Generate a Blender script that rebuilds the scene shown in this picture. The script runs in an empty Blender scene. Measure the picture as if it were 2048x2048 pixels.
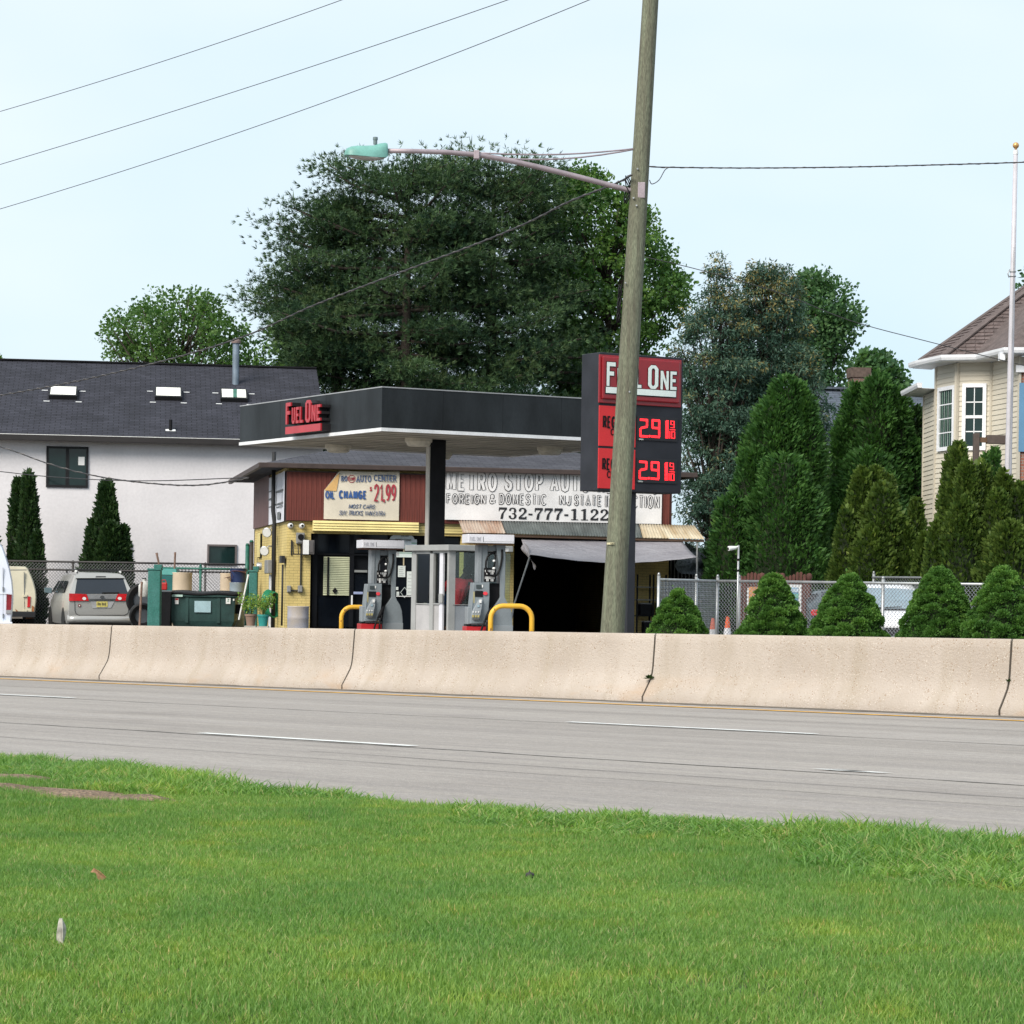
import bpy, bmesh, math, random
import numpy as np
from mathutils import Vector, Matrix, Quaternion
random.seed(7); RNG = np.random.default_rng(11)
sc = bpy.context.scene; COL = sc.collection
# ------------------------------------------------------------------ camera
FP, ROLL, EYE, PX, PY = 5200.0, 0.016, 1.357, 1024.0, 1176.0     # focal length in photo pixels, tilt, eye height, principal point
cam = bpy.data.cameras.new('camera'); cam_o = bpy.data.objects.new('camera', cam); COL.objects.link(cam_o)
cam.sensor_width = 36; cam.lens = 36*FP/2048; cam.shift_y = (PY-1024)/2048; cam.clip_start = .1; cam.clip_end = 3000
cam_o.matrix_world = Matrix.Translation((0, 0, EYE)) @ Matrix.Rotation(math.pi/2, 4, 'X') @ Matrix.Rotation(ROLL, 4, 'Z')
sc.camera = cam_o
# ------------------------------------------------------------------ sky and sun
SUN = Vector((-.55, -.74, .74)).normalized()
world = bpy.data.worlds.new('World'); sc.world = world; world.use_nodes = True
wn, wl = world.node_tree.nodes, world.node_tree.links
wn.clear()
w_out = wn.new('ShaderNodeOutputWorld'); w_bg = wn.new('ShaderNodeBackground'); w_sky = wn.new('ShaderNodeTexSky')
w_sky.sky_type = 'NISHITA'; w_sky.sun_disc = False
w_sky.sun_elevation = math.asin(SUN.z); w_sky.sun_rotation = math.atan2(SUN.x, SUN.y); w_sky.dust_density = 1.5
w_bg.inputs['Strength'].default_value = 0.12
w_tc = wn.new('ShaderNodeTexCoord'); w_no = wn.new('ShaderNodeTexNoise'); w_map = wn.new('ShaderNodeMapping')
w_map.inputs['Scale'].default_value = (1, 1, 2.6)
w_no.inputs['Scale'].default_value = 2.2; w_no.inputs['Detail'].default_value = 4; w_no.inputs['Roughness'].default_value = .5
w_rp = wn.new('ShaderNodeValToRGB')                               # thin high overcast: bluer thin places, whiter thick ones
w_rp.color_ramp.elements[0].position = .36; w_rp.color_ramp.elements[0].color = (4.85, 6.1, 7.0, 1)
w_rp.color_ramp.elements[1].position = .62; w_rp.color_ramp.elements[1].color = (6.2, 6.9, 7.25, 1)
w_mix = wn.new('ShaderNodeMixRGB'); w_mix.inputs[0].default_value = .86
wl.new(w_tc.outputs['Generated'], w_map.inputs[0]); wl.new(w_map.outputs[0], w_no.inputs['Vector']); wl.new(w_no.outputs['Fac'], w_rp.inputs[0])
wl.new(w_sky.outputs[0], w_mix.inputs[1]); wl.new(w_rp.outputs[0], w_mix.inputs[2])
wl.new(w_mix.outputs[0], w_bg.inputs['Color']); wl.new(w_bg.outputs[0], w_out.inputs['Surface'])
sun = bpy.data.lights.new('sun', 'SUN'); sun.energy = 3.6; sun.angle = math.radians(32); sun.color = (1, .93, .82)
sun_o = bpy.data.objects.new('sun', sun); COL.objects.link(sun_o)
sun_o.rotation_euler = (-SUN).to_track_quat('-Z', 'Y').to_euler(); sun_o.location = (0, 0, 60)
sc.view_settings.view_transform = 'Standard'; sc.view_settings.look = 'None'; sc.view_settings.gamma = 1
sc.view_settings.use_curve_mapping = False; sc.view_settings.exposure = 0.35
sc.cycles.max_bounces = 8; sc.cycles.diffuse_bounces = 3; sc.cycles.glossy_bounces = 3; sc.cycles.transparent_max_bounces = 16
sc.cycles.transmission_bounces = 4; sc.cycles.caustics_reflective = False; sc.cycles.caustics_refractive = False
# ------------------------------------------------------------------ measuring helpers (photo pixels -> rays from the camera)
def ray(px, py):
    u, v = px-PX, py-PY; c, s = math.cos(ROLL), math.sin(ROLL)
    return Vector(((u*c+v*s)/FP, 1, -(-u*s+v*c)/FP))
def at(px, py, Y): return Vector((0, 0, EYE)) + ray(px, py)*Y
ZM = dict(z1=(0, 600, 3.715), z2=(0, 900, 3.715), z3=(460, 760, 4.6), z4=(480, 980, 6.44), z5=(680, 1020, 4.83), z6=(860, 900, 3.45),
          z7=(1120, 680, 5.682), z8=(1300, 1050, 4.83), z9=(1648, 500, 3.865), z10=(1648, 850, 4.2925), z11=(1300, 480, 3.116),
          z12=(480, 240, 3.45), z13=(900, 240, 3.45), z14=(680, 260, 2.927), a1=(0, 1080, 10.17), a2=(90, 1120, 9.66),
          a3=(250, 1080, 6.9), a4=(700, 1050, 8.783), a5=(860, 1050, 8.782), a6=(1640, 1100, 7.43), a7=(1840, 520, 4.39), f=(0, 0, 1), d=(0, 0, 1/1.06))
def Q(z, x, y): o = ZM[z]; return (o[0]+x/o[2], o[1]+y/o[2])
class Frame:
    """local axes of a thing: x along its front, y away from the viewer, z up"""
    def __init__(s, o, xdir):
        s.o = Vector(o); s.x = Vector(xdir).normalized(); s.y = Vector((-s.x.y, s.x.x, 0)).normalized(); s.z = s.x.cross(s.y)
        s.m = Matrix(((s.x.x, s.y.x, s.z.x, s.o.x), (s.x.y, s.y.y, s.z.y, s.o.y), (s.x.z, s.y.z, s.z.z, s.o.z), (0, 0, 0, 1))); s.i = s.m.inverted()
    def w(s, *p): return s.m @ Vector(p)
    def l(s, p): return s.i @ Vector(p)
    def _hit(s, px, py, n, p):
        r = ray(px, py); e = Vector((0, 0, EYE)); return s.i @ (e + r*((p-e).dot(n)/r.dot(n)))
    def hit(s, px, py, y=0): return s._hit(px, py, s.y, s.w(0, y, 0))
    def hitx(s, px, py, x=0): return s._hit(px, py, s.x, s.w(x, 0, 0))
    def gnd(s, px, py, z=0): return s._hit(px, py, s.z, s.w(0, 0, z))
def yawf(o, deg): return Frame(o, (math.cos(math.radians(deg)), math.sin(math.radians(deg)), 0))
# ------------------------------------------------------------------ building helpers
def ident(o): return o
def tag(o, label=None, cat=None, group=None, kind=None):
    for k, v in (('label', label), ('category', cat), ('group', group), ('kind', kind)):
        if v: o[k] = v
    return o
def thing(name, label, cat, fr=None, group=None):
    o = bpy.data.objects.new(name, None); COL.objects.link(o); o.empty_display_size = .2
    if isinstance(fr, Frame): o.matrix_world = fr.m
    elif fr is not None: o.location = fr
    return tag(o, label, cat, group)
def link(name, me, parent=None, loc=None, mats=None):
    o = bpy.data.objects.new(name, me); COL.objects.link(o)
    if parent is not None: o.parent = parent
    if loc is not None: o.location = loc
    return o
class MB:
    def __init__(s): s.v = []; s.f = []; s.mi = []; s.cur = 0
    def add(s, vs, fs):
        b = len(s.v); s.v += [tuple(p) for p in vs]; s.f += [tuple(b+i for i in f) for f in fs]; s.mi += [s.cur]*len(fs); return s
    def box(s, x0, x1, y0, y1, z0, z1):
        x0, x1 = min(x0, x1), max(x0, x1); y0, y1 = min(y0, y1), max(y0, y1); z0, z1 = min(z0, z1), max(z0, z1)
        return s.add([(x0, y0, z0), (x1, y0, z0), (x1, y1, z0), (x0, y1, z0), (x0, y0, z1), (x1, y0, z1), (x1, y1, z1), (x0, y1, z1)],
                     [(0, 3, 2, 1), (4, 5, 6, 7), (0, 1, 5, 4), (1, 2, 6, 5), (2, 3, 7, 6), (3, 0, 4, 7)])
    def bar(s, a, b, w, h, up=(0, 0, 1)):
        a, b = Vector(a), Vector(b); d = (b-a).normalized(); u = Vector(up); sd = d.cross(u)
        if sd.length < 1e-4: sd = d.cross(Vector((0, 1, 0)))
        sd.normalize(); u = sd.cross(d); sd *= w/2; u *= h/2
        return s.add([a-sd-u, a+sd-u, a+sd+u, a-sd+u, b-sd-u, b+sd-u, b+sd+u, b-sd+u],
                     [(0, 3, 2, 1), (4, 5, 6, 7), (0, 1, 5, 4), (1, 2, 6, 5), (2, 3, 7, 6), (3, 0, 4, 7)])
    def tube(s, pts, r, n=8, caps=True):
        pts = [Vector(p) for p in pts]; rs = r if isinstance(r, (list, tuple)) else [r]*len(pts)
        vs = []; u = None
        for i, p in enumerate(pts):
            d = (pts[min(i+1, len(pts)-1)]-pts[max(i-1, 0)]).normalized()
            if u is None:
                u = d.orthogonal().normalized()
            u = (u-d*u.dot(d)).normalized(); w = d.cross(u)
            for k in range(n):
                a = 2*math.pi*k/n; vs.append(p+(u*math.cos(a)+w*math.sin(a))*rs[i])
        fs = [(i*n+k, i*n+(k+1) % n, (i+1)*n+(k+1) % n, (i+1)*n+k) for i in range(len(pts)-1) for k in range(n)]
        if caps: fs += [tuple(range(n-1, -1, -1)), tuple((len(pts)-1)*n+k for k in range(n))]
        return s.add(vs, fs)
    def lathe(s, prof, n=20, c=(0, 0, 0)):
        vs = [(c[0]+r*math.cos(2*math.pi*k/n), c[1]+r*math.sin(2*math.pi*k/n), c[2]+z) for r, z in prof for k in range(n)]
        fs = [(i*n+k, i*n+(k+1) % n, (i+1)*n+(k+1) % n, (i+1)*n+k) for i in range(len(prof)-1) for k in range(n)]
        fs += [tuple(range(n-1, -1, -1)), tuple((len(prof)-1)*n+k for k in range(n))]
        return s.add(vs, fs)
    def prism(s, poly, y0, y1):
        """polygon in x,z extruded along y; order as seen from -y, counter-clockwise"""
        n = len(poly); vs = [(p[0], y0, p[1]) for p in poly]+[(p[0], y1, p[1]) for p in poly]
        return s.add(vs, [tuple(range(n)), tuple(range(2*n-1, n-1, -1))]+[(k, k+n, (k+1) % n+n, (k+1) % n) for k in range(n)])
    def prismz(s, poly, z0, z1):
        n = len(poly); vs = [(p[0], p[1], z0) for p in poly]+[(p[0], p[1], z1) for p in poly]
        return s.add(vs, [tuple(range(n-1, -1, -1)), tuple(range(n, 2*n))]+[(k, (k+1) % n, (k+1) % n+n, k+n) for k in range(n)])
    def ring(s, outer, inner, y0, y1):
        n = len(outer); vs = [(p[0], y, p[1]) for y in (y0, y1) for L in (outer, inner) for p in L]; fs = []
        for k in range(n):
            j = (k+1) % n
            fs += [(k, j, n+j, n+k), (2*n+k, 3*n+k, 3*n+j, 2*n+j), (k, 2*n+k, 2*n+j, j), (n+k, n+j, 3*n+j, 3*n+k)]
        return s.add(vs, fs)
    def grid(s, P, nu, nv):
        """P(u,v) on a (nu+1)x(nv+1) grid"""
        vs = [P(i/nu, j/nv) for j in range(nv+1) for i in range(nu+1)]
        return s.add(vs, [(j*(nu+1)+i, j*(nu+1)+i+1, (j+1)*(nu+1)+i+1, (j+1)*(nu+1)+i) for j in range(nv) for i in range(nu)])
    def loft(s, rings, closed=True, caps=True):
        n = len(rings[0]); vs = [p for r in rings for p in r]; m = n if closed else n-1
        fs = [(i*n+k, i*n+(k+1) % n, (i+1)*n+(k+1) % n, (i+1)*n+k) for i in range(len(rings)-1) for k in range(m)]
        if caps: fs += [tuple(range(n-1, -1, -1)), tuple((len(rings)-1)*n+k for k in range(n))]
        return s.add(vs, fs)
    def xf(s, m):
        s.v = [tuple(m @ Vector(p)) for p in s.v]; return s
    def mesh(s, name, mats, smooth=False, recalc=True):
        me = bpy.data.meshes.new(name); me.from_pydata(s.v, [], s.f)
        for m in (mats if isinstance(mats, (list, tuple)) else [mats]): me.materials.append(m)
        if any(s.mi): me.polygons.foreach_set('material_index', s.mi)
        if recalc:
            bm = bmesh.new(); bm.from_mesh(me); bmesh.ops.recalc_face_normals(bm, faces=bm.faces); bm.to_mesh(me); bm.free()
        if smooth: me.polygons.foreach_set('use_smooth', [True]*len(me.polygons))
        me.update(); return me
    def obj(s, name, mats, parent=None, smooth=False, bevel=0, loc=None, recalc=True, autos=0):
        o = link(name, s.mesh(name, mats, smooth or autos > 0, recalc), parent, loc)
        if bevel:
            b = o.modifiers.new('bevel', 'BEVEL'); b.width = bevel; b.segments = 2; b.limit_method = 'ANGLE'
        if autos:
            try: o.data.set_sharp_from_angle(angle=math.radians(autos))
            except Exception: pass
        return o
def box(name, m, parent, x0, x1, y0, y1, z0, z1, bevel=0): return MB().box(x0, x1, y0, y1, z0, z1).obj(name, m, parent, bevel=bevel)
def prect(name, m, parent, fr, z, x0, y0, x1, y1, ya, yb, bevel=0, pf=None):
    """a box whose front (local y = ya) covers the rectangle measured in zoom z; it reaches back to local y = yb"""
    a = fr.hit(*Q(z, x0, y0), ya); b = fr.hit(*Q(z, x1, y1), ya)
    if pf is not None: return MB().box(a.x, b.x, ya, yb, a.z, b.z).xf(pf.i @ fr.m).obj(name, m, parent, bevel=bevel)
    return box(name, m, parent, a.x, b.x, ya, yb, a.z, b.z, bevel)
def skinned(name, J, E, m, parent, sub=2):
    """one continuous surface grown round a skeleton: J maps joints to (position, radius), E lists the bones"""
    keys = list(J); me = bpy.data.meshes.new(name); me.from_pydata([J[k][0] for k in keys], [(keys.index(a), keys.index(b)) for a, b in E], []); me.materials.append(m)
    o = link(name, me, parent); sk = o.modifiers.new('skin', 'SKIN'); sk.use_smooth_shade = True
    if not me.skin_vertices: me.attributes
    for i, k in enumerate(keys):
        r = J[k][1]; d = me.skin_vertices[0].data[i]; d.radius = r if isinstance(r, tuple) else (r, r); d.use_root = (i == 0)
    o.modifiers.new('smooth', 'SUBSURF').levels = sub; o.modifiers['smooth'].render_levels = sub; return o
def copy_tree(o, fr=None, **props):
    c = o.copy(); COL.objects.link(c)
    for ch in list(o.children):
        d = ch.copy(); COL.objects.link(d); d.parent = c
        for g in list(ch.children):
            e = g.copy(); COL.objects.link(e); e.parent = d
    if fr is not None: c.matrix_world = fr.m
    for k, v in props.items(): c[k] = v
    return c
# ------------------------------------------------------------------ materials
def _nt(name):
    m = bpy.data.materials.new(name); m.use_nodes = True; nt = m.node_tree
    return m, nt, nt.nodes['Principled BSDF'], nt.nodes['Material Output']
def nn(nt, t, **kw):
    n = nt.nodes.new(t)
    for k, v in kw.items():
        if k in n.inputs: n.inputs[k].default_value = v
        else: setattr(n, k, v)
    return n
def coords(nt, stretch=(1, 1, 1), swap=None):
    tc = nn(nt, 'ShaderNodeTexCoord'); out = tc.outputs['Object']
    if swap:                                                       # swap='xz' lays a 2-D pattern on an upright wall
        sp = nn(nt, 'ShaderNodeSeparateXYZ'); nt.links.new(out, sp.inputs[0]); cb = nn(nt, 'ShaderNodeCombineXYZ')
        nt.links.new(sp.outputs['XYZ'.index(swap[0].upper())], cb.inputs[0]); nt.links.new(sp.outputs['XYZ'.index(swap[1].upper())], cb.inputs[1]); out = cb.outputs[0]
    mp = nn(nt, 'ShaderNodeMapping', Scale=stretch); nt.links.new(out, mp.inputs[0]); return mp.outputs[0]
def mixc(nt, fac, a, b, typ='MIX'):
    m = nn(nt, 'ShaderNodeMixRGB', blend_type=typ)
    for i, x in ((0, fac), (1, a), (2, b)):
        if hasattr(x, 'is_linked'): nt.links.new(x, m.inputs[i])
        else: m.inputs[i].default_value = x if i == 0 else (*x[:3], 1)
    return m.outputs[0]
def noise(nt, vec, scale, detail=4, rough=.55, lo=.35, hi=.65):
    n = nn(nt, 'ShaderNodeTexNoise', Scale=scale, Detail=detail, Roughness=rough); nt.links.new(vec, n.inputs['Vector'])
    mr = nn(nt, 'ShaderNodeMapRange'); mr.inputs[1].default_value = lo; mr.inputs[2].default_value = hi; nt.links.new(n.outputs['Fac'], mr.inputs[0])
    return mr.outputs[0]
def bumpn(nt, h, strength, dist, b):
    bp = nn(nt, 'ShaderNodeBump', Strength=strength, Distance=dist); nt.links.new(h, bp.inputs['Height']); nt.links.new(bp.outputs[0], b.inputs['Normal'])
def mat(name, col, rough=.6, var=.14, scale=3, col2=None, fine=.06, fscale=60, bump=0, bscale=80, bdist=.004, metal=0, spec=.4, stretch=(1, 1, 1), coat=0, emit=0):
    m, nt, b, _ = _nt(name); v = coords(nt, stretch)
    c2 = col2 or tuple(c*(1-var*1.3) for c in col); c1 = tuple(min(1, c*(1+var*.6)) for c in col) if not col2 else col
    c = mixc(nt, noise(nt, v, scale), c2, c1)
    if fine: c = mixc(nt, noise(nt, v, fscale, 2), mixc(nt, 1.0, c, (1-fine*2,)*3, 'MULTIPLY'), c)
    nt.links.new(c, b.inputs['Base Color'])
    b.inputs['Roughness'].default_value = rough; b.inputs['Metallic'].default_value = metal; b.inputs['Specular IOR Level'].default_value = spec
    if coat: b.inputs['Coat Weight'].default_value = coat; b.inputs['Coat Roughness'].default_value = .08
    if bump: bumpn(nt, noise(nt, v, bscale, 3), bump, bdist, b)
    if emit: b.inputs['Emission Color'].default_value = (*col, 1); b.inputs['Emission Strength'].default_value = emit
    return m
def brickmat(name, c1, c2, mortar, w, h, gap, swap, rough=.8, bump=.5, offset=.5, var=.25, msm=.1, squash=1.0):
    m, nt, b, _ = _nt(name); v = coords(nt, (1, 1, 1), swap)
    t = nn(nt, 'ShaderNodeTexBrick', Scale=1.0); t.offset = offset
    t.inputs['Color1'].default_value = (*c1, 1); t.inputs['Color2'].default_value = (*c2, 1); t.inputs['Mortar'].default_value = (*mortar, 1)
    t.inputs['Brick Width'].default_value = w; t.inputs['Row Height'].default_value = h; t.inputs['Mortar Size'].default_value = gap; t.inputs['Mortar Smooth'].default_value = msm
    nt.links.new(v, t.inputs['Vector']); v2 = coords(nt)
    c = mixc(nt, noise(nt, v2, 1.3), mixc(nt, 1.0, t.outputs['Color'], (1-var,)*3, 'MULTIPLY'), t.outputs['Color'])
    c = mixc(nt, noise(nt, v2, 45, 2), mixc(nt, 1.0, c, (.88,)*3, 'MULTIPLY'), c)
    nt.links.new(c, b.inputs['Base Color']); b.inputs['Roughness'].default_value = rough; b.inputs['Specular IOR Level'].default_value = .25
    inv = nn(nt, 'ShaderNodeMath', operation='SUBTRACT'); inv.inputs[0].default_value = 1; nt.links.new(t.outputs['Fac'], inv.inputs[1])
    bumpn(nt, inv.outputs[0], bump, .01, b); return m
def foliage(name, ca, cb, cc=None, trans=.35, rough=.55, spec=.25):
    """leaf colour runs from ca to cb with the leaf's own random tint"""
    m, nt, b, out = _nt(name)
    a = nn(nt, 'ShaderNodeAttribute', attribute_name='tint'); r = nn(nt, 'ShaderNodeValToRGB'); e = r.color_ramp.elements
    e[0].position = .05; e[0].color = (*ca, 1); e[1].position = .8 if cc else .95; e[1].color = (*cb, 1)
    if cc: x = e.new(1.0); x.color = (*cc, 1)
    nt.links.new(a.outputs['Fac'], r.inputs[0]); nt.links.new(r.outputs[0], b.inputs['Base Color'])
    b.inputs['Roughness'].default_value = rough; b.inputs['Specular IOR Level'].default_value = spec
    t = nn(nt, 'ShaderNodeBsdfTranslucent'); mx = nn(nt, 'ShaderNodeMixShader'); mx.inputs[0].default_value = trans
    nt.links.new(mixc(nt, 1.0, r.outputs[0], (1.25, 1.35, .7), 'MULTIPLY'), t.inputs['Color'])
    nt.links.new(b.outputs[0], mx.inputs[1]); nt.links.new(t.outputs[0], mx.inputs[2]); nt.links.new(mx.outputs[0], out.inputs['Surface']); return m
def glassmat(name, tint=(.75, .85, .83), refl=.12, alpha=.75):
    m, nt, b, out = _nt(name); nt.nodes.remove(b)
    tr = nn(nt, 'ShaderNodeBsdfTransparent'); tr.inputs['Color'].default_value = (*[t*alpha for t in tint], 1)
    gl = nn(nt, 'ShaderNodeBsdfGlossy', Roughness=.03); fr = nn(nt, 'ShaderNodeFresnel', IOR=1.5)
    ad = nn(nt, 'ShaderNodeMath', operation='ADD'); ad.inputs[1].default_value = refl; nt.links.new(fr.outputs[0], ad.inputs[0])
    mx = nn(nt, 'ShaderNodeMixShader'); nt.links.new(ad.outputs[0], mx.inputs[0]); nt.links.new(tr.outputs[0], mx.inputs[1]); nt.links.new(gl.outputs[0], mx.inputs[2])
    nt.links.new(mx.outputs[0], out.inputs['Surface']); return m
# ------------------------------------------------------------------ lettering: every glyph is a few ribbons along its centre lines
def _arc(cx, cy, rx, ry, a0, a1, n=12): return [(cx+rx*math.cos(math.radians(a0+(a1-a0)*k/n)), cy+ry*math.sin(math.radians(a0+(a1-a0)*k/n))) for k in range(n+1)]
_O = _arc(.5, .5, .5, .5, 90, 450, 20)
GLYPH = {
 'A': (.78, [[(0, 0), (.5, 1), (1, 0)], [(.2, .32), (.8, .32)]]), 'B': (.66, [[(0, 0), (0, 1), (.6, 1), (.86, .93), (.94, .77), (.86, .6), (.6, .53), (0, .53)], [(.6, .53), (.9, .45), (1, .27), (.9, .08), (.62, 0), (0, 0)]]),
 'C': (.74, [_arc(.55, .5, .55, .5, 42, 318, 16)]), 'D': (.72, [[(0, 0), (0, 1), (.5, 1), (.84, .88), (1, .5), (.84, .12), (.5, 0), (0, 0)]]), 'E': (.6, [[(1, 1), (0, 1), (0, 0), (1, 0)], [(0, .52), (.85, .52)]]),
 'F': (.58, [[(1, 1), (0, 1), (0, 0)], [(0, .5), (.85, .5)]]), 'G': (.76, [_arc(.53, .5, .53, .5, 42, 350, 18)+[(1, .45), (.58, .45)]]), 'H': (.7, [[(0, 0), (0, 1)], [(1, 0), (1, 1)], [(0, .52), (1, .52)]]), 'I': (.0, [[(.5, 0), (.5, 1)]]),
 'J': (.5, [[(1, 1), (1, .3), (.85, .06), (.5, 0), (.15, .06), (0, .28)]]), 'K': (.7, [[(0, 0), (0, 1)], [(1, 1), (0, .4)], [(.32, .6), (1, 0)]]), 'L': (.55, [[(0, 1), (0, 0), (1, 0)]]), 'M': (.86, [[(0, 0), (0, 1)], [(.04, 1), (.5, .12), (.96, 1)], [(1, 1), (1, 0)]]),
 'N': (.72, [[(0, 0), (0, 1)], [(.03, 1), (.97, 0)], [(1, 0), (1, 1)]]), 'O': (.8, [_O]), 'P': (.62, [[(0, 0), (0, 1), (.62, 1), (.9, .92), (1, .74), (.9, .55), (.62, .47), (0, .47)]]), 'R': (.68, [[(0, 0), (0, 1), (.62, 1), (.88, .92), (.96, .75), (.88, .57), (.62, .5), (0, .5)], [(.55, .5), (1, 0)]]),
 'S': (.66, [[(.96, .76), (.85, .93), (.5, 1), (.16, .93), (.04, .75), (.16, .59), (.5, .51), (.86, .42), (1, .25), (.86, .07), (.5, 0), (.14, .07), (0, .26)]]), 'T': (.66, [[(0, 1), (1, 1)], [(.5, 1), (.5, 0)]]), 'U': (.7, [[(0, 1), (0, .3), (.14, .07), (.5, 0), (.86, .07), (1, .3), (1, 1)]]),
 'V': (.74, [[(0, 1), (.5, 0), (1, 1)]]), 'W': (1.0, [[(0, 1), (.25, 0), (.5, .9), (.75, 0), (1, 1)]]), 'X': (.7, [[(0, 0), (1, 1)], [(0, 1), (1, 0)]]), 'Y': (.7, [[(0, 1), (.5, .48), (1, 1)], [(.5, .48), (.5, 0)]]), 'Z': (.64, [[(0, 1), (1, 1), (0, 0), (1, 0)]]),
 '&': (.78, [[(1, 0), (.2, .74), (.24, .94), (.42, 1), (.6, .93), (.6, .74), (.1, .4), (0, .22), (.1, .05), (.38, 0), (.68, .1), (.95, .45)]]), '$': (.6, [[(.96, .74), (.8, .88), (.5, .92), (.2, .88), (.06, .72), (.2, .57), (.5, .5), (.84, .42), (.98, .26), (.84, .11), (.5, .07), (.16, .12), (.02, .27)], [(.5, 0), (.5, 1)]]),
 '.': (.0, [[(.5, -.09), (.5, .1)]]), ',': (.0, [[(.5, .04), (.5, -.12)]]), '-': (.35, [[(0, .45), (1, .45)]]), '0': (.62, [_O]), '1': (.28, [[(0, .76), (1, 1), (1, 0)]]), '2': (.62, [[(0, .74), (.12, .93), (.5, 1), (.88, .93), (1, .74), (.9, .52), (0, 0), (1, 0)]]),
 '3': (.62, [[(0, .8), (.16, .95), (.5, 1), (.84, .94), (.95, .77), (.84, .6), (.45, .53)], [(.45, .53), (.88, .44), (1, .26), (.86, .07), (.5, 0), (.14, .05), (0, .22)]]), '6': (.62, [_arc(.5, .32, .5, .32, 90, 450, 14), [(.86, .94), (.4, .9), (.06, .6), (.0, .32)]]), '7': (.6, [[(0, 1), (1, 1), (.4, 0)]]),
 '8': (.62, [_arc(.5, .75, .44, .25, 90, 450, 14), _arc(.5, .26, .5, .26, 90, 450, 14)]), '9': (.62, [_arc(.5, .68, .5, .32, 90, 450, 14), [(1, .68), (.94, .4), (.6, .1), (.14, .06)]])}
def ribbon(b, pts, t, y0, y1):
    n = len(pts); cl = math.dist(pts[0], pts[-1]) < 1e-6 and n > 3; P = [Vector(p) for p in pts]; Lf, Rt = [], []
    for i in range(n):
        a = P[i-1] if i > 0 else (P[n-2] if cl else None); c = P[i+1] if i < n-1 else (P[1] if cl else None)
        d0 = (P[i]-a).normalized() if a is not None else None; d1 = (c-P[i]).normalized() if c is not None else None
        d0 = d0 or d1; d1 = d1 or d0; n0, n1 = Vector((-d0.y, d0.x)), Vector((-d1.y, d1.x)); m_ = n0+n1
        m_ = n0 if m_.length < .3 else m_.normalized(); k = min(1/max(.3, m_.dot(n1)), 1.25)
        Lf.append(P[i]+m_*k*t/2); Rt.append(P[i]-m_*k*t/2)
    vs = [(p.x, y, p.y) for y in (y0, y1) for L in (Lf, Rt) for p in L]; fs = []
    for i in range(n-1): fs += [(i, n+i, n+i+1, i+1), (i, i+1, 2*n+i+1, 2*n+i), (n+i+1, n+i, 3*n+i, 3*n+i+1)]
    if not cl: fs += [(0, 2*n, 3*n, n), (n-1, 2*n-1, 4*n-1, 3*n-1)]
    b.add(vs, fs)
def text_mesh(s, w, h, m, wt=.14, depth=.003, shear=0.0, inner=0.0, serif=False, track=.13):
    """print filling a w x h box, facing -y; wt is stroke weight over height, inner thins the strokes for an outlined fill"""
    b = MB(); cell = w/len(s); t = min(wt*h, .39*cell); tr = min(track+wt*.1, .11*cell/h)
    nat = sum({' ': .3}.get(c, GLYPH.get(c.upper(), (.5,))[0])*h*.92+(t if c != ' ' else 0) for c in s); gaps = tr*h*(len(s)-1)
    fixed = sum(t for c in s if c != ' '); f = max(.25, (w-fixed-gaps)/max(1e-6, nat-fixed)); x = 0; k = 0
    for c in s:
        if c == ' ': x += .3*h*.92*f+tr*h; continue
        gw, lines = GLYPH[c.upper()]; gw *= h*.92*f
        for ln in lines:
            pts = [(x+t/2+px*gw+shear*h*pz, t/2+pz*(h-t)) for px, pz in ln]; k += 1
            ribbon(b, pts, max(t*.2, t-2*inner), -depth-.0004*(k % 5), -.0001)
            if serif:
                for (px, pz), q in zip((ln[0], ln[-1]), (pts[0], pts[-1])):
                    if pz in (0, 1): ribbon(b, [(q[0]-t*1.0, q[1]+(t*.3 if pz else -t*.3)), (q[0]+t*1.0, q[1]+(t*.3 if pz else -t*.3))], t*.45, -depth-.0024, -.0001)
        x += gw+t+tr*h
    return b.mesh('lettering', m)
def lettering(parent, s, fr, z, x0, y0, x1, y1, y, m, offset=0.0, depth=.004, shear=0.0, name='lettering', inner=0.0, serif=False):
    """lettering filling the rectangle measured in zoom z on the plane local y"""
    a = fr.hit(*Q(z, x0, y1), y); b = fr.hit(*Q(z, x1, y0), y)
    return link(name, text_mesh(s, b.x-a.x, b.z-a.z, m, .13+1.6*offset, depth, shear, inner, serif), parent, (a.x, y, a.z))
def strokes(polys, w, h, m, depth=.004):
    """letter from polygons in a unit box"""
    b = MB()
    for p in polys: b.prism([(x*w, z*h) for x, z in p], -depth, 0)
    return b.mesh('lettering', m)
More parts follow.
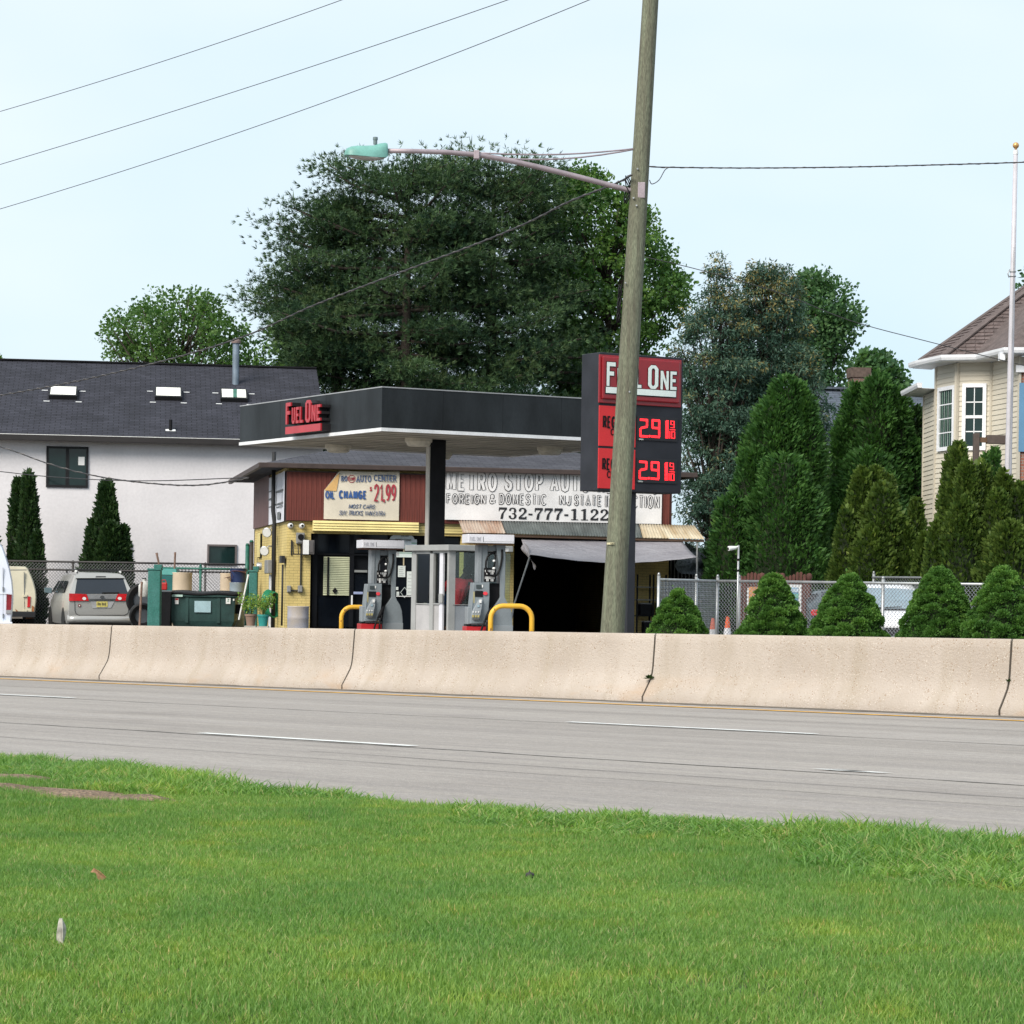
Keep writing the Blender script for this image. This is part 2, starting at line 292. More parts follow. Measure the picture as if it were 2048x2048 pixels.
def _blk(ch, t=.3, v=.17):
    R = lambda x0, z0, x1, z1: [(x0, z0), (x1, z0), (x1, z1), (x0, z1)]
    if ch == 'F': return [R(0, 0, t, 1), R(t, 1-v, 1, 1), R(t, .44, .82, .44+v)]
    if ch == 'E': return [R(0, 0, t, 1), R(t, 1-v, 1, 1), R(t, .42, .85, .42+v), R(t, 0, 1, v)]
    if ch == 'L': return [R(0, 0, t, 1), R(t, 0, 1, v)]
    if ch == 'U': return [R(0, .16, t, 1), R(1-t, .16, 1, 1), [(0, .16), (.22, 0), (.4, v), (t, .22), (t, .16)][:3]+[(t, .22)], [(.22, 0), (.78, 0), (.6+.1, v), (.4-.1, v)], [(.78, 0), (1, .16), (1-t, .22), (.7, v)]]
    if ch == 'N': return [R(0, 0, t*.9, 1), R(1-t*.9, 0, 1, 1), [(t*.9, 1), (t*.9, .62), (1-t*.9, 0), (1-t*.9, .38)]]
    if ch == 'O':
        o = [(.28, 0), (.72, 0), (1, .14), (1, .86), (.72, 1), (.28, 1), (0, .86), (0, .14)]; i = [(.42, .13), (.58, .13), (.68, .2), (.68, .8), (.58, .87), (.42, .87), (.32, .8), (.32, .2)]
        return [[o[k], o[(k+1) % 8], i[(k+1) % 8], i[k]] for k in range(8)]
def block_word(parent, spec, m, y, name='letter', depth=.004, grow=0):
    """spec: (char, x0, x1, z0, z1) in local metres; grow widens strokes for a dark rim"""
    for ch, x0, x1, z0, z1 in spec:
        me = strokes(_blk(ch), x1-x0, z1-z0, m, depth)
        if grow:
            bm = MB()
            for p in _blk(ch):
                q = [(x0+a*(x1-x0), z0+b*(z1-z0)) for a, b in p]; cx = sum(a for a, b in q)/len(q); cz = sum(b for a, b in q)/len(q)
                bm.prism([(a+math.copysign(grow, a-cx), b+math.copysign(grow, b-cz)) for a, b in q], -depth, 0)
            bm.obj(name, m, parent, loc=(0, y, 0))
        else: link(name, me, parent, (x0, y, z0))
# ================================================================== the setting: ground, road, barrier, lawn
YAW, GRADE = 0.7769, 0.01216
R = Frame((0, 32.608, 0), (math.cos(YAW), -math.sin(YAW), GRADE))           # the road: x along it, y away, z up
def sstep(a, b, x): t = min(1, max(0, (x-a)/(b-a))); return t*t*(3-2*t)
def gz(s, n):
    """height of the ground in road coordinates: the road's plane, then level lots behind the far kerb"""
    p = R.w(s, n, 0); return sstep(12, 17, n)*(-p.z - .15*sstep(-6, -9.5, p.x))
def sheet(name, m, ss, ns, dz, kind='structure', jit=0.0, parent=None):
    b = MB(); vs = [(s, n, gz(s, n)+dz+random.uniform(-jit, jit)) for n in ns for s in ss]; k = len(ss)
    b.add(vs, [(j*k+i, j*k+i+1, (j+1)*k+i+1, (j+1)*k+i) for j in range(len(ns)-1) for i in range(k-1)])
    o = b.obj(name, m, parent, smooth=True)
    if parent is None: o.matrix_world = R.m; tag(o, kind=kind)
    return o
def spread(a, b, step, lo, hi):
    """fine coordinates between a and b, coarse out to lo and hi"""
    x = [lo, lo*.6+a*.4, lo*.25+a*.75]; v = a
    while v < b: x.append(v); v += step
    return x+[b, hi*.25+b*.75, hi*.6+b*.4, hi]
m_soil = mat('soil', (.105, .075, .045), .95, .35, 4, col2=(.17, .125, .08), fine=.2, fscale=45, bump=.6, bscale=60, bdist=.02)
m_lot = mat('lot_asphalt', (.13, .13, .13), .9, .2, .6, fine=.15, fscale=70, bump=.3)
SS = spread(-60, 70, 2.5, -700, 700)
sheet('ground', m_soil, SS, [-420, -200, -90, -50]+[-40+i*2 for i in range(46)]+[60, 75, 100, 150, 260, 420, 700], -.03)
def m_asphalt():
    m, nt, b, _ = _nt('road_asphalt'); v = coords(nt); vs = coords(nt, (.03, .55, 1)); vl = coords(nt, (.05, 2.2, 1))
    c = mixc(nt, noise(nt, vs, 1.6, 3), (.308, .279, .255), (.382, .349, .321))                  # wheel tracks run along the road
    c = mixc(nt, noise(nt, vl, 2.4, 4), mixc(nt, 1.0, c, (.88, .88, .9), 'MULTIPLY'), c)
    c = mixc(nt, noise(nt, v, 26, 5, .7, .3, .7), mixc(nt, 1.0, c, (.8, .8, .8), 'MULTIPLY'), mixc(nt, 1.0, c, (1.12, 1.11, 1.1), 'MULTIPLY'))
    c = mixc(nt, noise(nt, coords(nt, (.55, 1.6, 1)), 7, 5, .75, .3, .7), mixc(nt, 1.0, c, (.87, .87, .88), 'MULTIPLY'), mixc(nt, 1.0, c, (1.09, 1.085, 1.08), 'MULTIPLY'))
    c = mixc(nt, noise(nt, coords(nt, (.25, .5, 1)), 1.1, 4, .6, .56, .72), c, mixc(nt, 1.0, c, (.84, .83, .83), 'MULTIPLY'))
    sp = nn(nt, 'ShaderNodeTexVoronoi', Scale=38.0); nt.links.new(v, sp.inputs['Vector'])        # light chips of stone
    mr = nn(nt, 'ShaderNodeMapRange'); mr.inputs[1].default_value = .16; mr.inputs[2].default_value = .06; nt.links.new(sp.outputs['Distance'], mr.inputs[0])
    c = mixc(nt, mr.outputs[0], c, (.52, .5, .48))
    nt.links.new(c, b.inputs['Base Color']); b.inputs['Roughness'].default_value = .85; b.inputs['Specular IOR Level'].default_value = .25
    bumpn(nt, noise(nt, v, 60, 3), .5, .006, b); return m
M_ASPH = m_asphalt()
road = sheet('road', M_ASPH, SS, [-15.6, -12.9, -9, -5, -2, 0, .7, 3, 6, 9, 11.6], 0)
sheet('lot_pavement', m_lot, SS, [13.4+i*1.5 for i in range(40)]+[80, 110], .0)
m_conc = mat('sidewalk_concrete', (.36, .34, .31), .9, .15, 1.2, fine=.12, fscale=60, bump=.3)
kb = MB(); kb.box(-60, 70, 11.6, 11.75, -.05, .13); kerb = kb.obj('kerb', m_conc); kerb.matrix_world = R.m; tag(kerb, kind='structure')
sheet('sidewalk', m_conc, SS, [11.75, 12.4, 13.4], .1)
m_yel = mat('yellow_paint', (.80, .42, .06), .7, .2, 5, fine=.15, fscale=90); m_wht = mat('white_paint', (.78, .78, .76), .65, .12, 4, fine=.1, fscale=90)
m_crack = mat('crack_tar', (.07, .065, .06), .9, .2, 8)
def strip(name, m, s0, s1, n, w, z, wob=0.0, step=.5):
    b = MB(); k = max(2, int((s1-s0)/step)); vs = []
    for i in range(k+1):
        s = s0+(s1-s0)*i/k; q = n+wob*(math.sin(s*1.7)+math.sin(s*4.3+1)*.6+random.uniform(-.5, .5)); ww = w*(random.uniform(.55, 1.1) if wob else 1)
        vs += [(s, q-ww/2, z), (s, q+ww/2, z)]
    b.add(vs, [(2*i, 2*i+2, 2*i+3, 2*i+1) for i in range(k)]); return b.obj(name, m, road)
strip('edge_line', m_yel, -70, 75, -.98, .15, .006)
strip('dirt_strip', mat('road_grit', (.20, .17, .14), .95, .3, 3, fine=.2), -70, 75, -.2, .38, .004, .04)
far0, far1 = R.gnd(*Q('d', 1070, 1363)).x, R.gnd(*Q('d', 1540, 1385.5)).x
nr0, nr1 = R.gnd(*Q('d', 378, 1384)).x, R.gnd(*Q('d', 802, 1407.5)).x
for c in range(-5, 6):
    strip('lane_dash', m_wht, far0+c*11.04, far1+c*11.04, -4.95, .125, .006)
    strip('lane_dash', m_wht, nr0+c*11.04, nr1+c*11.04, -9.18, .125, .006)
strip('crack', m_crack, -60, 70, -5.1, .03, .003, .015, .3); strip('crack', m_crack, -60, 70, -9.33, .035, .003, .02, .3)
strip('crack', m_crack, -60, 70, -2.95, .014, .003, .02, .4); strip('crack', m_crack, 8, 70, -10.3, .015, .003, .02, .4); strip('crack', m_crack, 2, 70, -10.9, .012, .003, .02, .4)
pa = R.gnd(*Q('z8', 0, 0)) if 0 else R.gnd(1300+1030/2.583, 1230+808/2.583)
pb = MB(); pb.add([(pa.x+x, pa.y+y, .007) for x, y in ((-.3, -.03), (-.06, -.07), (.25, -.04), (.34, .03), (.06, .03), (-.12, .06))], [(0, 1, 2, 3, 4, 5)]); pb.obj('paint_remnant', m_wht, road)
pb = MB(); pb.add([(pa.x+x, pa.y+y, .009) for x, y in ((-.2, -.015), (.06, -.035), (.18, .0), (.03, .02))], [(0, 1, 2, 3)]); pb.obj('tar_patch', m_crack, road)
# ------------------------------------------------------------------ concrete median barrier
def m_barrier():
    m, nt, b, _ = _nt('exposed_aggregate_concrete'); v = coords(nt)
    c = mixc(nt, noise(nt, v, .9, 4), (.385, .33, .285), (.452, .395, .348))
    c = mixc(nt, noise(nt, coords(nt, (2.2, 1, .35)), 1.6, 3, .6, .45, .75), c, (.37, .315, .26))           # rain streaks
    sp = nn(nt, 'ShaderNodeSeparateXYZ'); nt.links.new(v, sp.inputs[0])
    lo = nn(nt, 'ShaderNodeMapRange'); lo.inputs[1].default_value = .33; lo.inputs[2].default_value = .02; nt.links.new(sp.outputs['Z'], lo.inputs[0])
    ru = nn(nt, 'ShaderNodeMath', operation='MULTIPLY'); nt.links.new(lo.outputs[0], ru.inputs[0]); nt.links.new(noise(nt, coords(nt, (.5, 1, 1.4)), 1.5, 4, .6, .56, .85), ru.inputs[1])
    c = mixc(nt, ru.outputs[0], c, (.43, .27, .15))                                                        # rusty splash marks near the road
    for sc_, th, col in ((25, .21, (.23, .15, .095)), (37, .24, (.27, .19, .13)), (34, .22, (.60, .54, .48))):
        vo = nn(nt, 'ShaderNodeTexVoronoi', Scale=float(sc_)); nt.links.new(v, vo.inputs['Vector'])
        mr = nn(nt, 'ShaderNodeMapRange'); mr.inputs[1].default_value = th; mr.inputs[2].default_value = th*.6; nt.links.new(vo.outputs['Distance'], mr.inputs[0])
        k = nn(nt, 'ShaderNodeMath', operation='MULTIPLY'); nt.links.new(mr.outputs[0], k.inputs[0]); nt.links.new(noise(nt, v, 7, 3, .6, .4, .6), k.inputs[1])
        c = mixc(nt, k.outputs[0], c, col)
    nt.links.new(c, b.inputs['Base Color']); b.inputs['Roughness'].default_value = .9; b.inputs['Specular IOR Level'].default_value = .2
    bumpn(nt, noise(nt, v, 42, 4, .65), .45, .012, b); return m
M_BAR = m_barrier()
joints = [R.hit(x, y, .22).x for x, y in ((223, 1251), (709, 1258), (1310, 1269), (2023, 1277))]
joints = [joints[0]-5.06*k for k in range(5, 0, -1)]+joints+[joints[-1]+5.0*k for k in range(1, 4)]
bar = thing('concrete_barrier', 'long tan concrete median barrier running along the far side of the road', 'barrier', R)
prof = [(0, 0), (.0, .06), (.05, .13), (.105, .21), (.15, .28), (.172, .34), (.187, .42), (.2, .55), (.215, .7), (.222, .79), (.236, .81), (.345, .81), (.36, .79), (.37, .6), (.395, .36), (.43, .28), (.58, .06), (.58, 0)]
for i in range(len(joints)-1):
    a, b_ = joints[i]+.014, joints[i+1]-.014; mb = MB(); k = 6
    mb.loft([[(a+(b_-a)*t/k, y+(.004*math.sin(t*2.1+i) if 0 < t < k else 0), z) for y, z in prof] for t in range(k+1)])
    o = mb.obj('barrier_segment', M_BAR, bar, autos=40)
mb = MB(); mb.loft([[(s, .02+y*.93, z*.97) for y, z in prof] for s in (joints[0], joints[-1])]); mb.obj('joint_filler', mat('joint_dirt', (.06, .05, .04), .95), bar)
# ------------------------------------------------------------------ lawn
EDGE = sorted((lambda p: (p.x, p.y))(R.gnd(x, y, .12)) for x, y in ((-120, 1490), (0, 1500), (244, 1522), (500, 1552), (742, 1578), (1060, 1598), (1378, 1621), (1738, 1654), (2048, 1674), (2200, 1682)))
def lawn_edge(s): return float(np.interp(s, [e[0] for e in EDGE], [e[1] for e in EDGE]))+.1*math.sin(s*2.1)+.06*math.sin(s*5.3)
lawn_n = lawn_edge(9)
lawnb = MB(); LS = [-34+i*.8 for i in range(50)]+[6+i*.25 for i in range(60)]+[21+i for i in range(10)]; LD = [0, .08, .25]+[.5*i for i in range(1, 62)]
def lz(s, n): return min(.055, max(0, lawn_edge(s)-n)*.4)+.02*math.sin(s*.9+n*.5)+.018*math.sin(n*1.3-s*.4)
lv = [(s, lawn_edge(s)-d, lz(s, lawn_edge(s)-d)) for d in LD for s in LS]; k = len(LS)
lawnb.add(lv, [(j*k+i, j*k+i+1, (j+1)*k+i+1, (j+1)*k+i) for j in range(len(LD)-1) for i in range(k-1)])
lawn = lawnb.obj('lawn', mat('lawn_soil', (.10, .15, .04), .95, .4, 5, col2=(.075, .125, .03), fine=.2, fscale=50, bump=.6, bscale=50, bdist=.02), smooth=True); lawn.matrix_world = R.m; tag(lawn, kind='structure')
def grassmat(name, ramp, trans):
    m, nt, b, out = _nt(name); a = nn(nt, 'ShaderNodeAttribute', attribute_name='tint'); oi = nn(nt, 'ShaderNodeObjectInfo'); g = nn(nt, 'ShaderNodeNewGeometry')
    r = nn(nt, 'ShaderNodeValToRGB'); e = r.color_ramp.elements; e[0].position, e[1].position = ramp[0][0], ramp[1][0]
    e[0].color = (*ramp[0][1], 1); e[1].color = (*ramp[1][1], 1)
    for p, c in ramp[2:]: e.new(p).color = (*c, 1)
    nt.links.new(a.outputs['Fac'], r.inputs[0]); c = r.outputs[0]
    c = mixc(nt, noise(nt, g.outputs['Position'], .9, 3, .55, .38, .66), mixc(nt, 1.0, c, (.78, .86, .8), 'MULTIPLY'), mixc(nt, 1.0, c, (1.16, 1.08, .95), 'MULTIPLY'))
    c = mixc(nt, noise(nt, g.outputs['Position'], 3.5, 2, .5, .5, .8), c, mixc(nt, 1.0, c, (1.35, 1.1, .8), 'MULTIPLY'))
    c = mixc(nt, oi.outputs['Random'], mixc(nt, 1.0, c, (.86, .9, .9), 'MULTIPLY'), c)
    nt.links.new(c, b.inputs['Base Color']); b.inputs['Roughness'].default_value = .5; b.inputs['Specular IOR Level'].default_value = .3
    t = nn(nt, 'ShaderNodeBsdfTranslucent'); mx = nn(nt, 'ShaderNodeMixShader'); mx.inputs[0].default_value = trans
    nt.links.new(mixc(nt, 1.0, c, (1.2, 1.3, .7), 'MULTIPLY'), t.inputs['Color'])
    nt.links.new(b.outputs[0], mx.inputs[1]); nt.links.new(t.outputs[0], mx.inputs[2]); nt.links.new(mx.outputs[0], out.inputs['Surface']); return m
M_GRASS = grassmat('lawn_blade', [(0, (.125, .245, .058)), (.55, (.182, .322, .08)), (.9, (.268, .405, .122)), (.97, (.42, .39, .2))], .4)
M_TALL = grassmat('verge_blade', [(0, (.12, .245, .055)), (.5, (.18, .33, .08)), (.88, (.26, .42, .12)), (.98, (.45, .44, .22))], .42)
def tuft(name, m, n, rad, h0, h1, w, bend, straw=.04):
    v, f, t = [], [], []
    for i in range(n):
        a = random.uniform(0, 6.283); r = rad*math.sqrt(random.random()); x, y = r*math.cos(a), r*math.sin(a)
        h = random.uniform(h0, h1); d = random.uniform(0, 6.283); bx, by = math.cos(d), math.sin(d); k = random.uniform(.1, 1)*bend*h
        c = random.uniform(0, 6.283); wx, wy = math.cos(c)*w*random.uniform(.7, 1.2)/2, math.sin(c)*w/2; q = len(v)
        segs = 3 if h1 > .12 else 2
        for j in range(segs):
            u = j/segs; o = k*u*u; z = h*(u-.25*bend*u*u)-.008; s = 1-.35*u
            v += [(x+bx*o-wx*s, y+by*o-wy*s, z), (x+bx*o+wx*s, y+by*o+wy*s, z)]
            if j: f.append((q+2*j-2, q+2*j-1, q+2*j+1, q+2*j))
        v.append((x+bx*k, y+by*k, h*(1-.25*bend)-.008)); f.append((q+2*segs-2, q+2*segs-1, q+2*segs))
        tt = random.uniform(.98, 1) if random.random() < straw else random.uniform(0, .93); t += [tt]*segs
    me = bpy.data.meshes.new(name); me.from_pydata(v, [], f); me.materials.append(m)
    me.attributes.new('tint', 'FLOAT', 'FACE').data.foreach_set('value', t); return bpy.data.objects.new(name, me)
def scatter(name, pts, rot, scl, idx, protos):
    """points carry their own turn, size and choice; one tuft of blades is set on each"""
    me = bpy.data.meshes.new(name); me.from_pydata(pts, [], [])
    for nm, ty, dat, key in (('rot', 'FLOAT_VECTOR', rot, 'vector'), ('scl', 'FLOAT_VECTOR', scl, 'vector'), ('idx', 'INT', idx, 'value')):
        me.attributes.new(nm, ty, 'POINT').data.foreach_set(key, np.asarray(dat).ravel())
    c = bpy.data.collections.new(name+'_tufts')
    for p in protos: c.objects.link(p)
    ng = bpy.data.node_groups.new(name, 'GeometryNodeTree')
    ng.interface.new_socket('Geometry', in_out='INPUT', socket_type='NodeSocketGeometry'); ng.interface.new_socket('Geometry', in_out='OUTPUT', socket_type='NodeSocketGeometry')
    gi, go = ng.nodes.new('NodeGroupInput'), ng.nodes.new('NodeGroupOutput'); ip = ng.nodes.new('GeometryNodeInstanceOnPoints')
    ci = ng.nodes.new('GeometryNodeCollectionInfo'); ci.inputs['Collection'].default_value = c; ci.inputs['Separate Children'].default_value = True; ci.inputs['Reset Children'].default_value = True
    L = ng.links.new; L(gi.outputs[0], ip.inputs['Points']); L(ci.outputs[0], ip.inputs['Instance']); ip.inputs['Pick Instance'].default_value = True
    for nm, ty, so in (('rot', 'FLOAT_VECTOR', 'Rotation'), ('scl', 'FLOAT_VECTOR', 'Scale'), ('idx', 'INT', 'Instance Index')):
        na = ng.nodes.new('GeometryNodeInputNamedAttribute'); na.data_type = ty; na.inputs['Name'].default_value = nm
        L([o for o in na.outputs if o.enabled and o.name == 'Attribute'][0], ip.inputs[so])
    L(ip.outputs[0], go.inputs[0])
    o = link(name, me); o.modifiers.new('tufts', 'NODES').node_group = ng; tag(o, kind='stuff'); return o
bare = []
for x, y, a, b_ in ((50, 1572, .42, .13), (150, 1600, .5, .2), (15, 1590, .3, .12), (300, 1606, .22, .07), (215, 1562, .16, .07)):
    p = R.gnd(x, y, .05); bare.append((p.x, p.y, a, b_))
m_bare = mat('bare_soil', (.40, .28, .19), .95, .4, 7, col2=(.26, .175, .115), fine=.25, fscale=40, bump=.8, bscale=40, bdist=.03)
for a_, b_, c_, d_ in bare:
    q_ = MB(); n_ = 22; ring_ = [(a_+c_*1.15*math.cos(t)*(1+.2*math.sin(3*t+a_)), b_+d_*1.15*math.sin(t)*(1+.2*math.cos(4*t))) for t in [6.283*k/n_ for k in range(n_)]]
    q_.add([(a_, b_, lz(a_, b_)+.03)]+[(x, y, lz(x, y)+.006) for x, y in ring_], [(0, 1+k, 1+(k+1) % n_) for k in range(n_)]); o_ = q_.obj('bare_patch', m_bare, lawn, smooth=True)
def bareness(s, n): return max([0]+[1.25-math.hypot((s-a)/c, (n-b_)/d) for a, b_, c, d in bare])
def seen(s, n, m=4.2):
    p = R.w(s, n, 0); return 5.6 < p.y < 27 and abs(p.x) < .2*p.y+m
P1, A1, S1, I1, P2, A2, S2, I2 = [], [], [], [], [], [], [], []
s = -9.0
for _ in range(155000):
    s, n = random.uniform(-14, 32), random.uniform(-33, -12)
    if n > lawn_edge(s)-.02: continue
    if not seen(s, n): continue
    d = lawn_edge(s)-n; edge = (1.0 if s < 11 else .8)+.45*math.sin(s*.8+.5)+.25*math.sin(s*2.3)+(.9 if s < 9 else 0)*sstep(11, 6, s)
    bn = bareness(s, n)
    p = (R.w(s, n, lz(s, n)))
    if d < edge and random.random() < .75:
        if bn > .3 or random.random() < .12*(d/edge): continue
        k = random.uniform(.45, 1.0)*(1-.35*d/edge)*(1 if s < 11 else .82)*(1+.35*math.sin(s*1.9+n)*math.sin(s*.7)); P2.append(p); A2.append((random.uniform(-.1, .1), random.uniform(-.1, .1), random.uniform(0, 6.28))); S2.append((1, 1, k)); I2.append(random.randrange(5))
    else:
        if bn > .15 and random.random() < min(.97, bn*1.7): continue
        k = random.uniform(.75, 1.2)*(1+.18*math.sin(s*2.2)*math.sin(n*2.7+1)); P1.append(p); A1.append((0, 0, random.uniform(0, 6.28))); S1.append((1, 1, k)); I1.append(random.randrange(6))
scatter('lawn_grass', P1, A1, S1, I1, [tuft('tuft', M_GRASS, 190, .14, .018, .048, .0042, .6, .06) for _ in range(6)])
scatter('verge_grass', P2, A2, S2, I2, [tuft('tuft', M_TALL, 75, .13, .05, .155, .0075, .85, .05) for _ in range(5)])
print('grass', len(P1), len(P2))
# small things lying in the grass
def dry_leaf(px, py, L, W, col, label, yaw, tilt):
    p = at(px, py, 1); r = R.gnd(px, py, .06); o = thing('dry_leaf', label, 'leaf', R.w(r.x, r.y, .055)); o.rotation_euler = (tilt, 0, yaw)
    b = MB(); b.grid(lambda u, v: ((v-.5)*W*math.sin(math.pi*(u*.92+.04))**.7, .35*W*abs(v-.5)*2*(1+.6*math.sin(u*7)), u*L), 8, 4); m = mat('dry_leaf', col, .8, .3, 30)
    b.obj('blade', m, o, smooth=True); b = MB(); b.tube([(0, 0, .0), (0, -.004, L*.5), (0, .0, L)], .0018, 5); b.obj('stalk', m, o)
dry_leaf(125, 1890, .085, .03, (.5, .47, .42), 'pale dry leaf standing upright in the lawn', .5, -.1)
dry_leaf(212, 1752, .06, .038, (.36, .2, .1), 'small curled brown leaf lying in the lawn', 1.4, -1.0)
dry_leaf(1062, 1751, .035, .035, (.05, .045, .05), 'tiny dark withered leaf in the middle of the lawn', .2, -.9)
def weed(s, y, z, n, r, label):
    o = thing('weed', label, 'weed', R.w(s, y, z)); b = MB()
    for i in range(n):
        a = random.uniform(0, 6.28); L = random.uniform(.5, 1)*r; d = Vector((math.cos(a), -abs(math.sin(a))*.8-.2, random.uniform(.2, 1.6))).normalized(); sd = d.cross(Vector((0, 0, 1))).normalized()*L*.18
        b.add([(0, 0, 0), d*L*.5+sd, d*L+Vector((0, 0, -.2*L)), d*L*.5-sd], [(0, 1, 2, 3)])
    b.obj('leaves', mat('weed_leaf', (.06, .13, .03), .6, .3, 20), o)
jt = joints[7]; weed(jt-.01, .12, .27, 40, .1, 'green weed sprouting low in the barrier joint beside the utility pole')
weed(joints[8]-.01, .17, .36, 22, .06, 'small weed in the barrier joint at the right edge')
# ================================================================== utility pole, street light, wires
m_pole = mat('weathered_pole_wood', (.225, .245, .17), .85, .22, 2.2, col2=(.15, .145, .105), fine=.3, fscale=30, bump=.5, bscale=14, bdist=.01, stretch=(6, 6, .35))
m_black = mat('black_metal', (.010, .010, .012), .55, .2, 5, spec=.15); m_dark = mat('dark_grey_paint', (.026, .028, .036), .5, .2, 1.5, spec=.2, bump=.1, bscale=150)
m_galv = mat('galvanised_steel', (.42, .43, .44), .42, .15, 6, metal=.6); m_white = mat('white_enamel', (.78, .78, .78), .4, .06, 2)
pb, pt = at(1225, 1262, 46), at(1301, 0, 46); pd = (pt-pb)/(pt.z-pb.z)
def pole_at(z): return pb+pd*(z-pb.z)
pole = thing('utility_pole', 'leaning greenish wooden utility pole in front of the red price sign', 'utility pole', pole_at(0))
base = pole_at(0); mb = MB(); mb.tube([pole_at(z)-base for z in (-.3, 0, 1, 3, 5, 7, 9, 11.5, 14.6)], [.222, .218, .207, .194, .181, .168, .156, .143, .133], 24); mb.obj('shaft', m_pole, pole, autos=50)
def pole_front(px, py, r=.2): p = at(px, py, 46); q = pole_at(p.z); return q-base+Vector((p.x-q.x, -r, 0))
p = pole_front(1224, 1087.5, .205); mb = MB(); mb.grid(lambda u, v: (base*0+p+Vector(((u-.5)*.19, .2*(u-.5)**2*2.2-.004, (v-.5)*.035))), 6, 1); mb.obj('number_plate', mat('plate_yellow', (.6, .55, .35), .5), pole, smooth=True)
lettering_plate = link('lettering', text_mesh('8063', .075, .024, m_black, .16), pole, p+Vector((-.04, -.012, -.012)))
for px, py in ((1266, 399), (1272, 414), (1250, 568), (1274, 341), (1258, 785)):
    q = pole_front(px, py, .165); mb = MB(); mb.tube([q+Vector((0, .03, 0)), q+Vector((0, -.03, 0))], .016, 8); mb.obj('bolt', m_galv, pole)
bun = MB(); e0 = pole_at(3.2)-base; zb, zt = at(1240, 645, 46).z, at(1240, 570, 46).z                         # bundle of black cable on the far left side
for k in range(7):
    pts = [pole_at(zb+(zt-zb)*t/8)-base+Vector((-.23+.03*math.sin(k*2+t*1.3), -.02+.03*math.cos(k*3+t), 0)) for t in range(9)]; bun.tube(pts, .014, 5)
bun.obj('cable_bundle', m_black, pole, smooth=True)
mb = MB()
for k in range(4):
    mb.tube([pole_at(at(1258, y, 46).z)-base+Vector((-.21-.05*math.sin(i*1.3+k), -.08+.03*k, 0)) for i, y in enumerate((352, 362, 374, 386, 398, 408))], .011, 5)
mb.obj('cable_loop', m_black, pole, smooth=True)
# street light: an arm bolted to the pole, reaching left over the road
m_arm = mat('arm_aluminium', (.36, .30, .33), .5, .12, 4, metal=.3); m_head = mat('lamp_housing', (.17, .39, .345), .45, .15, 4); m_lens = mat('lamp_lens', (.42, .42, .4), .25, .1, 8)
A0 = pole_at(at(1257, 380, 46).z); ad = Vector((-.95, -.3, 0)).normalized()
def arm_pt(px, py):
    lo, hi = 0, 7
    for _ in range(40):
        m = (lo+hi)/2; q = A0+ad*m; a = FP*q.x/q.y
        if a*math.cos(ROLL)-0+PX > px-(-FP*(at(px, py, q.y).z-EYE)/q.y)*0: lo = m
        else: hi = m
    q = A0+ad*lo; return Vector((at(px, py, q.y).x, q.y, at(px, py, q.y).z))
lamp = thing('street_light', 'green cobra head street light on a long curved arm bolted to the wooden pole', 'street light', A0)
path = [A0]+[arm_pt(*Q('z14', x, y)) for x, y in ((1690, 352), (1560, 318), (1400, 276), (1200, 226), (1000, 180), (800, 144), (620, 130), (440, 124), (262, 122))]
mb = MB(); mb.tube([q-A0 for q in path], [.047]*6+[.043]*2+[.04]*2, 12); mb.obj('arm', m_arm, lamp, smooth=True)
tip = path[-1]; mb = MB(); mb.box(-.03, .1, -.16, .0, -.16, .12); mb.obj('bracket', m_arm, lamp, bevel=.01)
hd = thing('x', '', '', None); bpy.data.objects.remove(hd)
ax = Vector((ad.x, ad.y, 0)); hx = lambda t, w, z: (tip-A0)+ax*t+Vector((-ax.y, ax.x, 0))*w+Vector((0, 0, z))
hrings = []                                                     # shell of the lamp head: slim neck, domed back, pointed nose
for t, w, zt_, zb_ in ((-.04, .08, .13, -.1), (.0, .12, .14, -.125), (.1, .14, .12, -.135), (.2, .16, .08, -.14), (.35, .17, .065, -.14), (.5, .17, .055, -.135), (.6, .155, .035, -.13), (.67, .11, .0, -.125), (.70, .05, -.05, -.115)):
    hrings.append([hx(t, w*math.cos(a)*(1 if math.sin(a) > 0 else 1), (zt_ if math.sin(a) > 0 else -zb_)*math.sin(a)*(1 if math.sin(a) > 0 else 0)-.0+(zb_ if math.sin(a) <= 0 else zb_+(0)*1)*1.0 if False else (zb_+(zt_-zb_)*max(0, math.sin(a))**.8)) for a in [math.pi*k/9 for k in range(10)]])
mb = MB(); mb.loft(hrings, closed=True); mb.obj('housing', m_head, lamp, autos=50)
mb = MB(); mb.loft([[hx(t, w*math.cos(a), zb_-.002-d*math.sin(a)) for a in [math.pi*k/8 for k in range(9)]] for t, w, zb_, d in ((.02, .09, -.125, .02), (.18, .155, -.143, .035), (.4, .16, -.137, .04), (.54, .13, -.127, .03), (.63, .07, -.118, .01))]); mb.obj('lens', m_lens, lamp, smooth=True)
mb = MB(); c = hx(.17, 0, .10); mb.lathe([(.035, 0), (.035, .07), (.043, .075), (.043, .12), (.038, .125)], 12, c); mb.obj('photocell', mat('photocell_grey', (.14, .19, .2), .5), lamp, autos=40)
Bj = path[6]; Pj = pole_at(at(1290, 296, 46).z)
for dz, sag in ((.03, .0), (-.03, .05)):
    pts = [(Bj-A0)+(Pj-Bj)*(t/8)+Vector((0, 0, dz*(1-t/8)-sag*4*(t/8)*(1-t/8)-.07*math.sin(math.pi*t/8))) for t in range(9)]; mb = MB(); mb.tube(pts, .014, 6); mb.obj('brace_rod', m_arm, lamp, smooth=True)
mb = MB(); mb.box(-.05, .05, -.06, .06, -.08, .07); mb.obj('clamp', m_arm, lamp, loc=Bj-A0, bevel=.01)
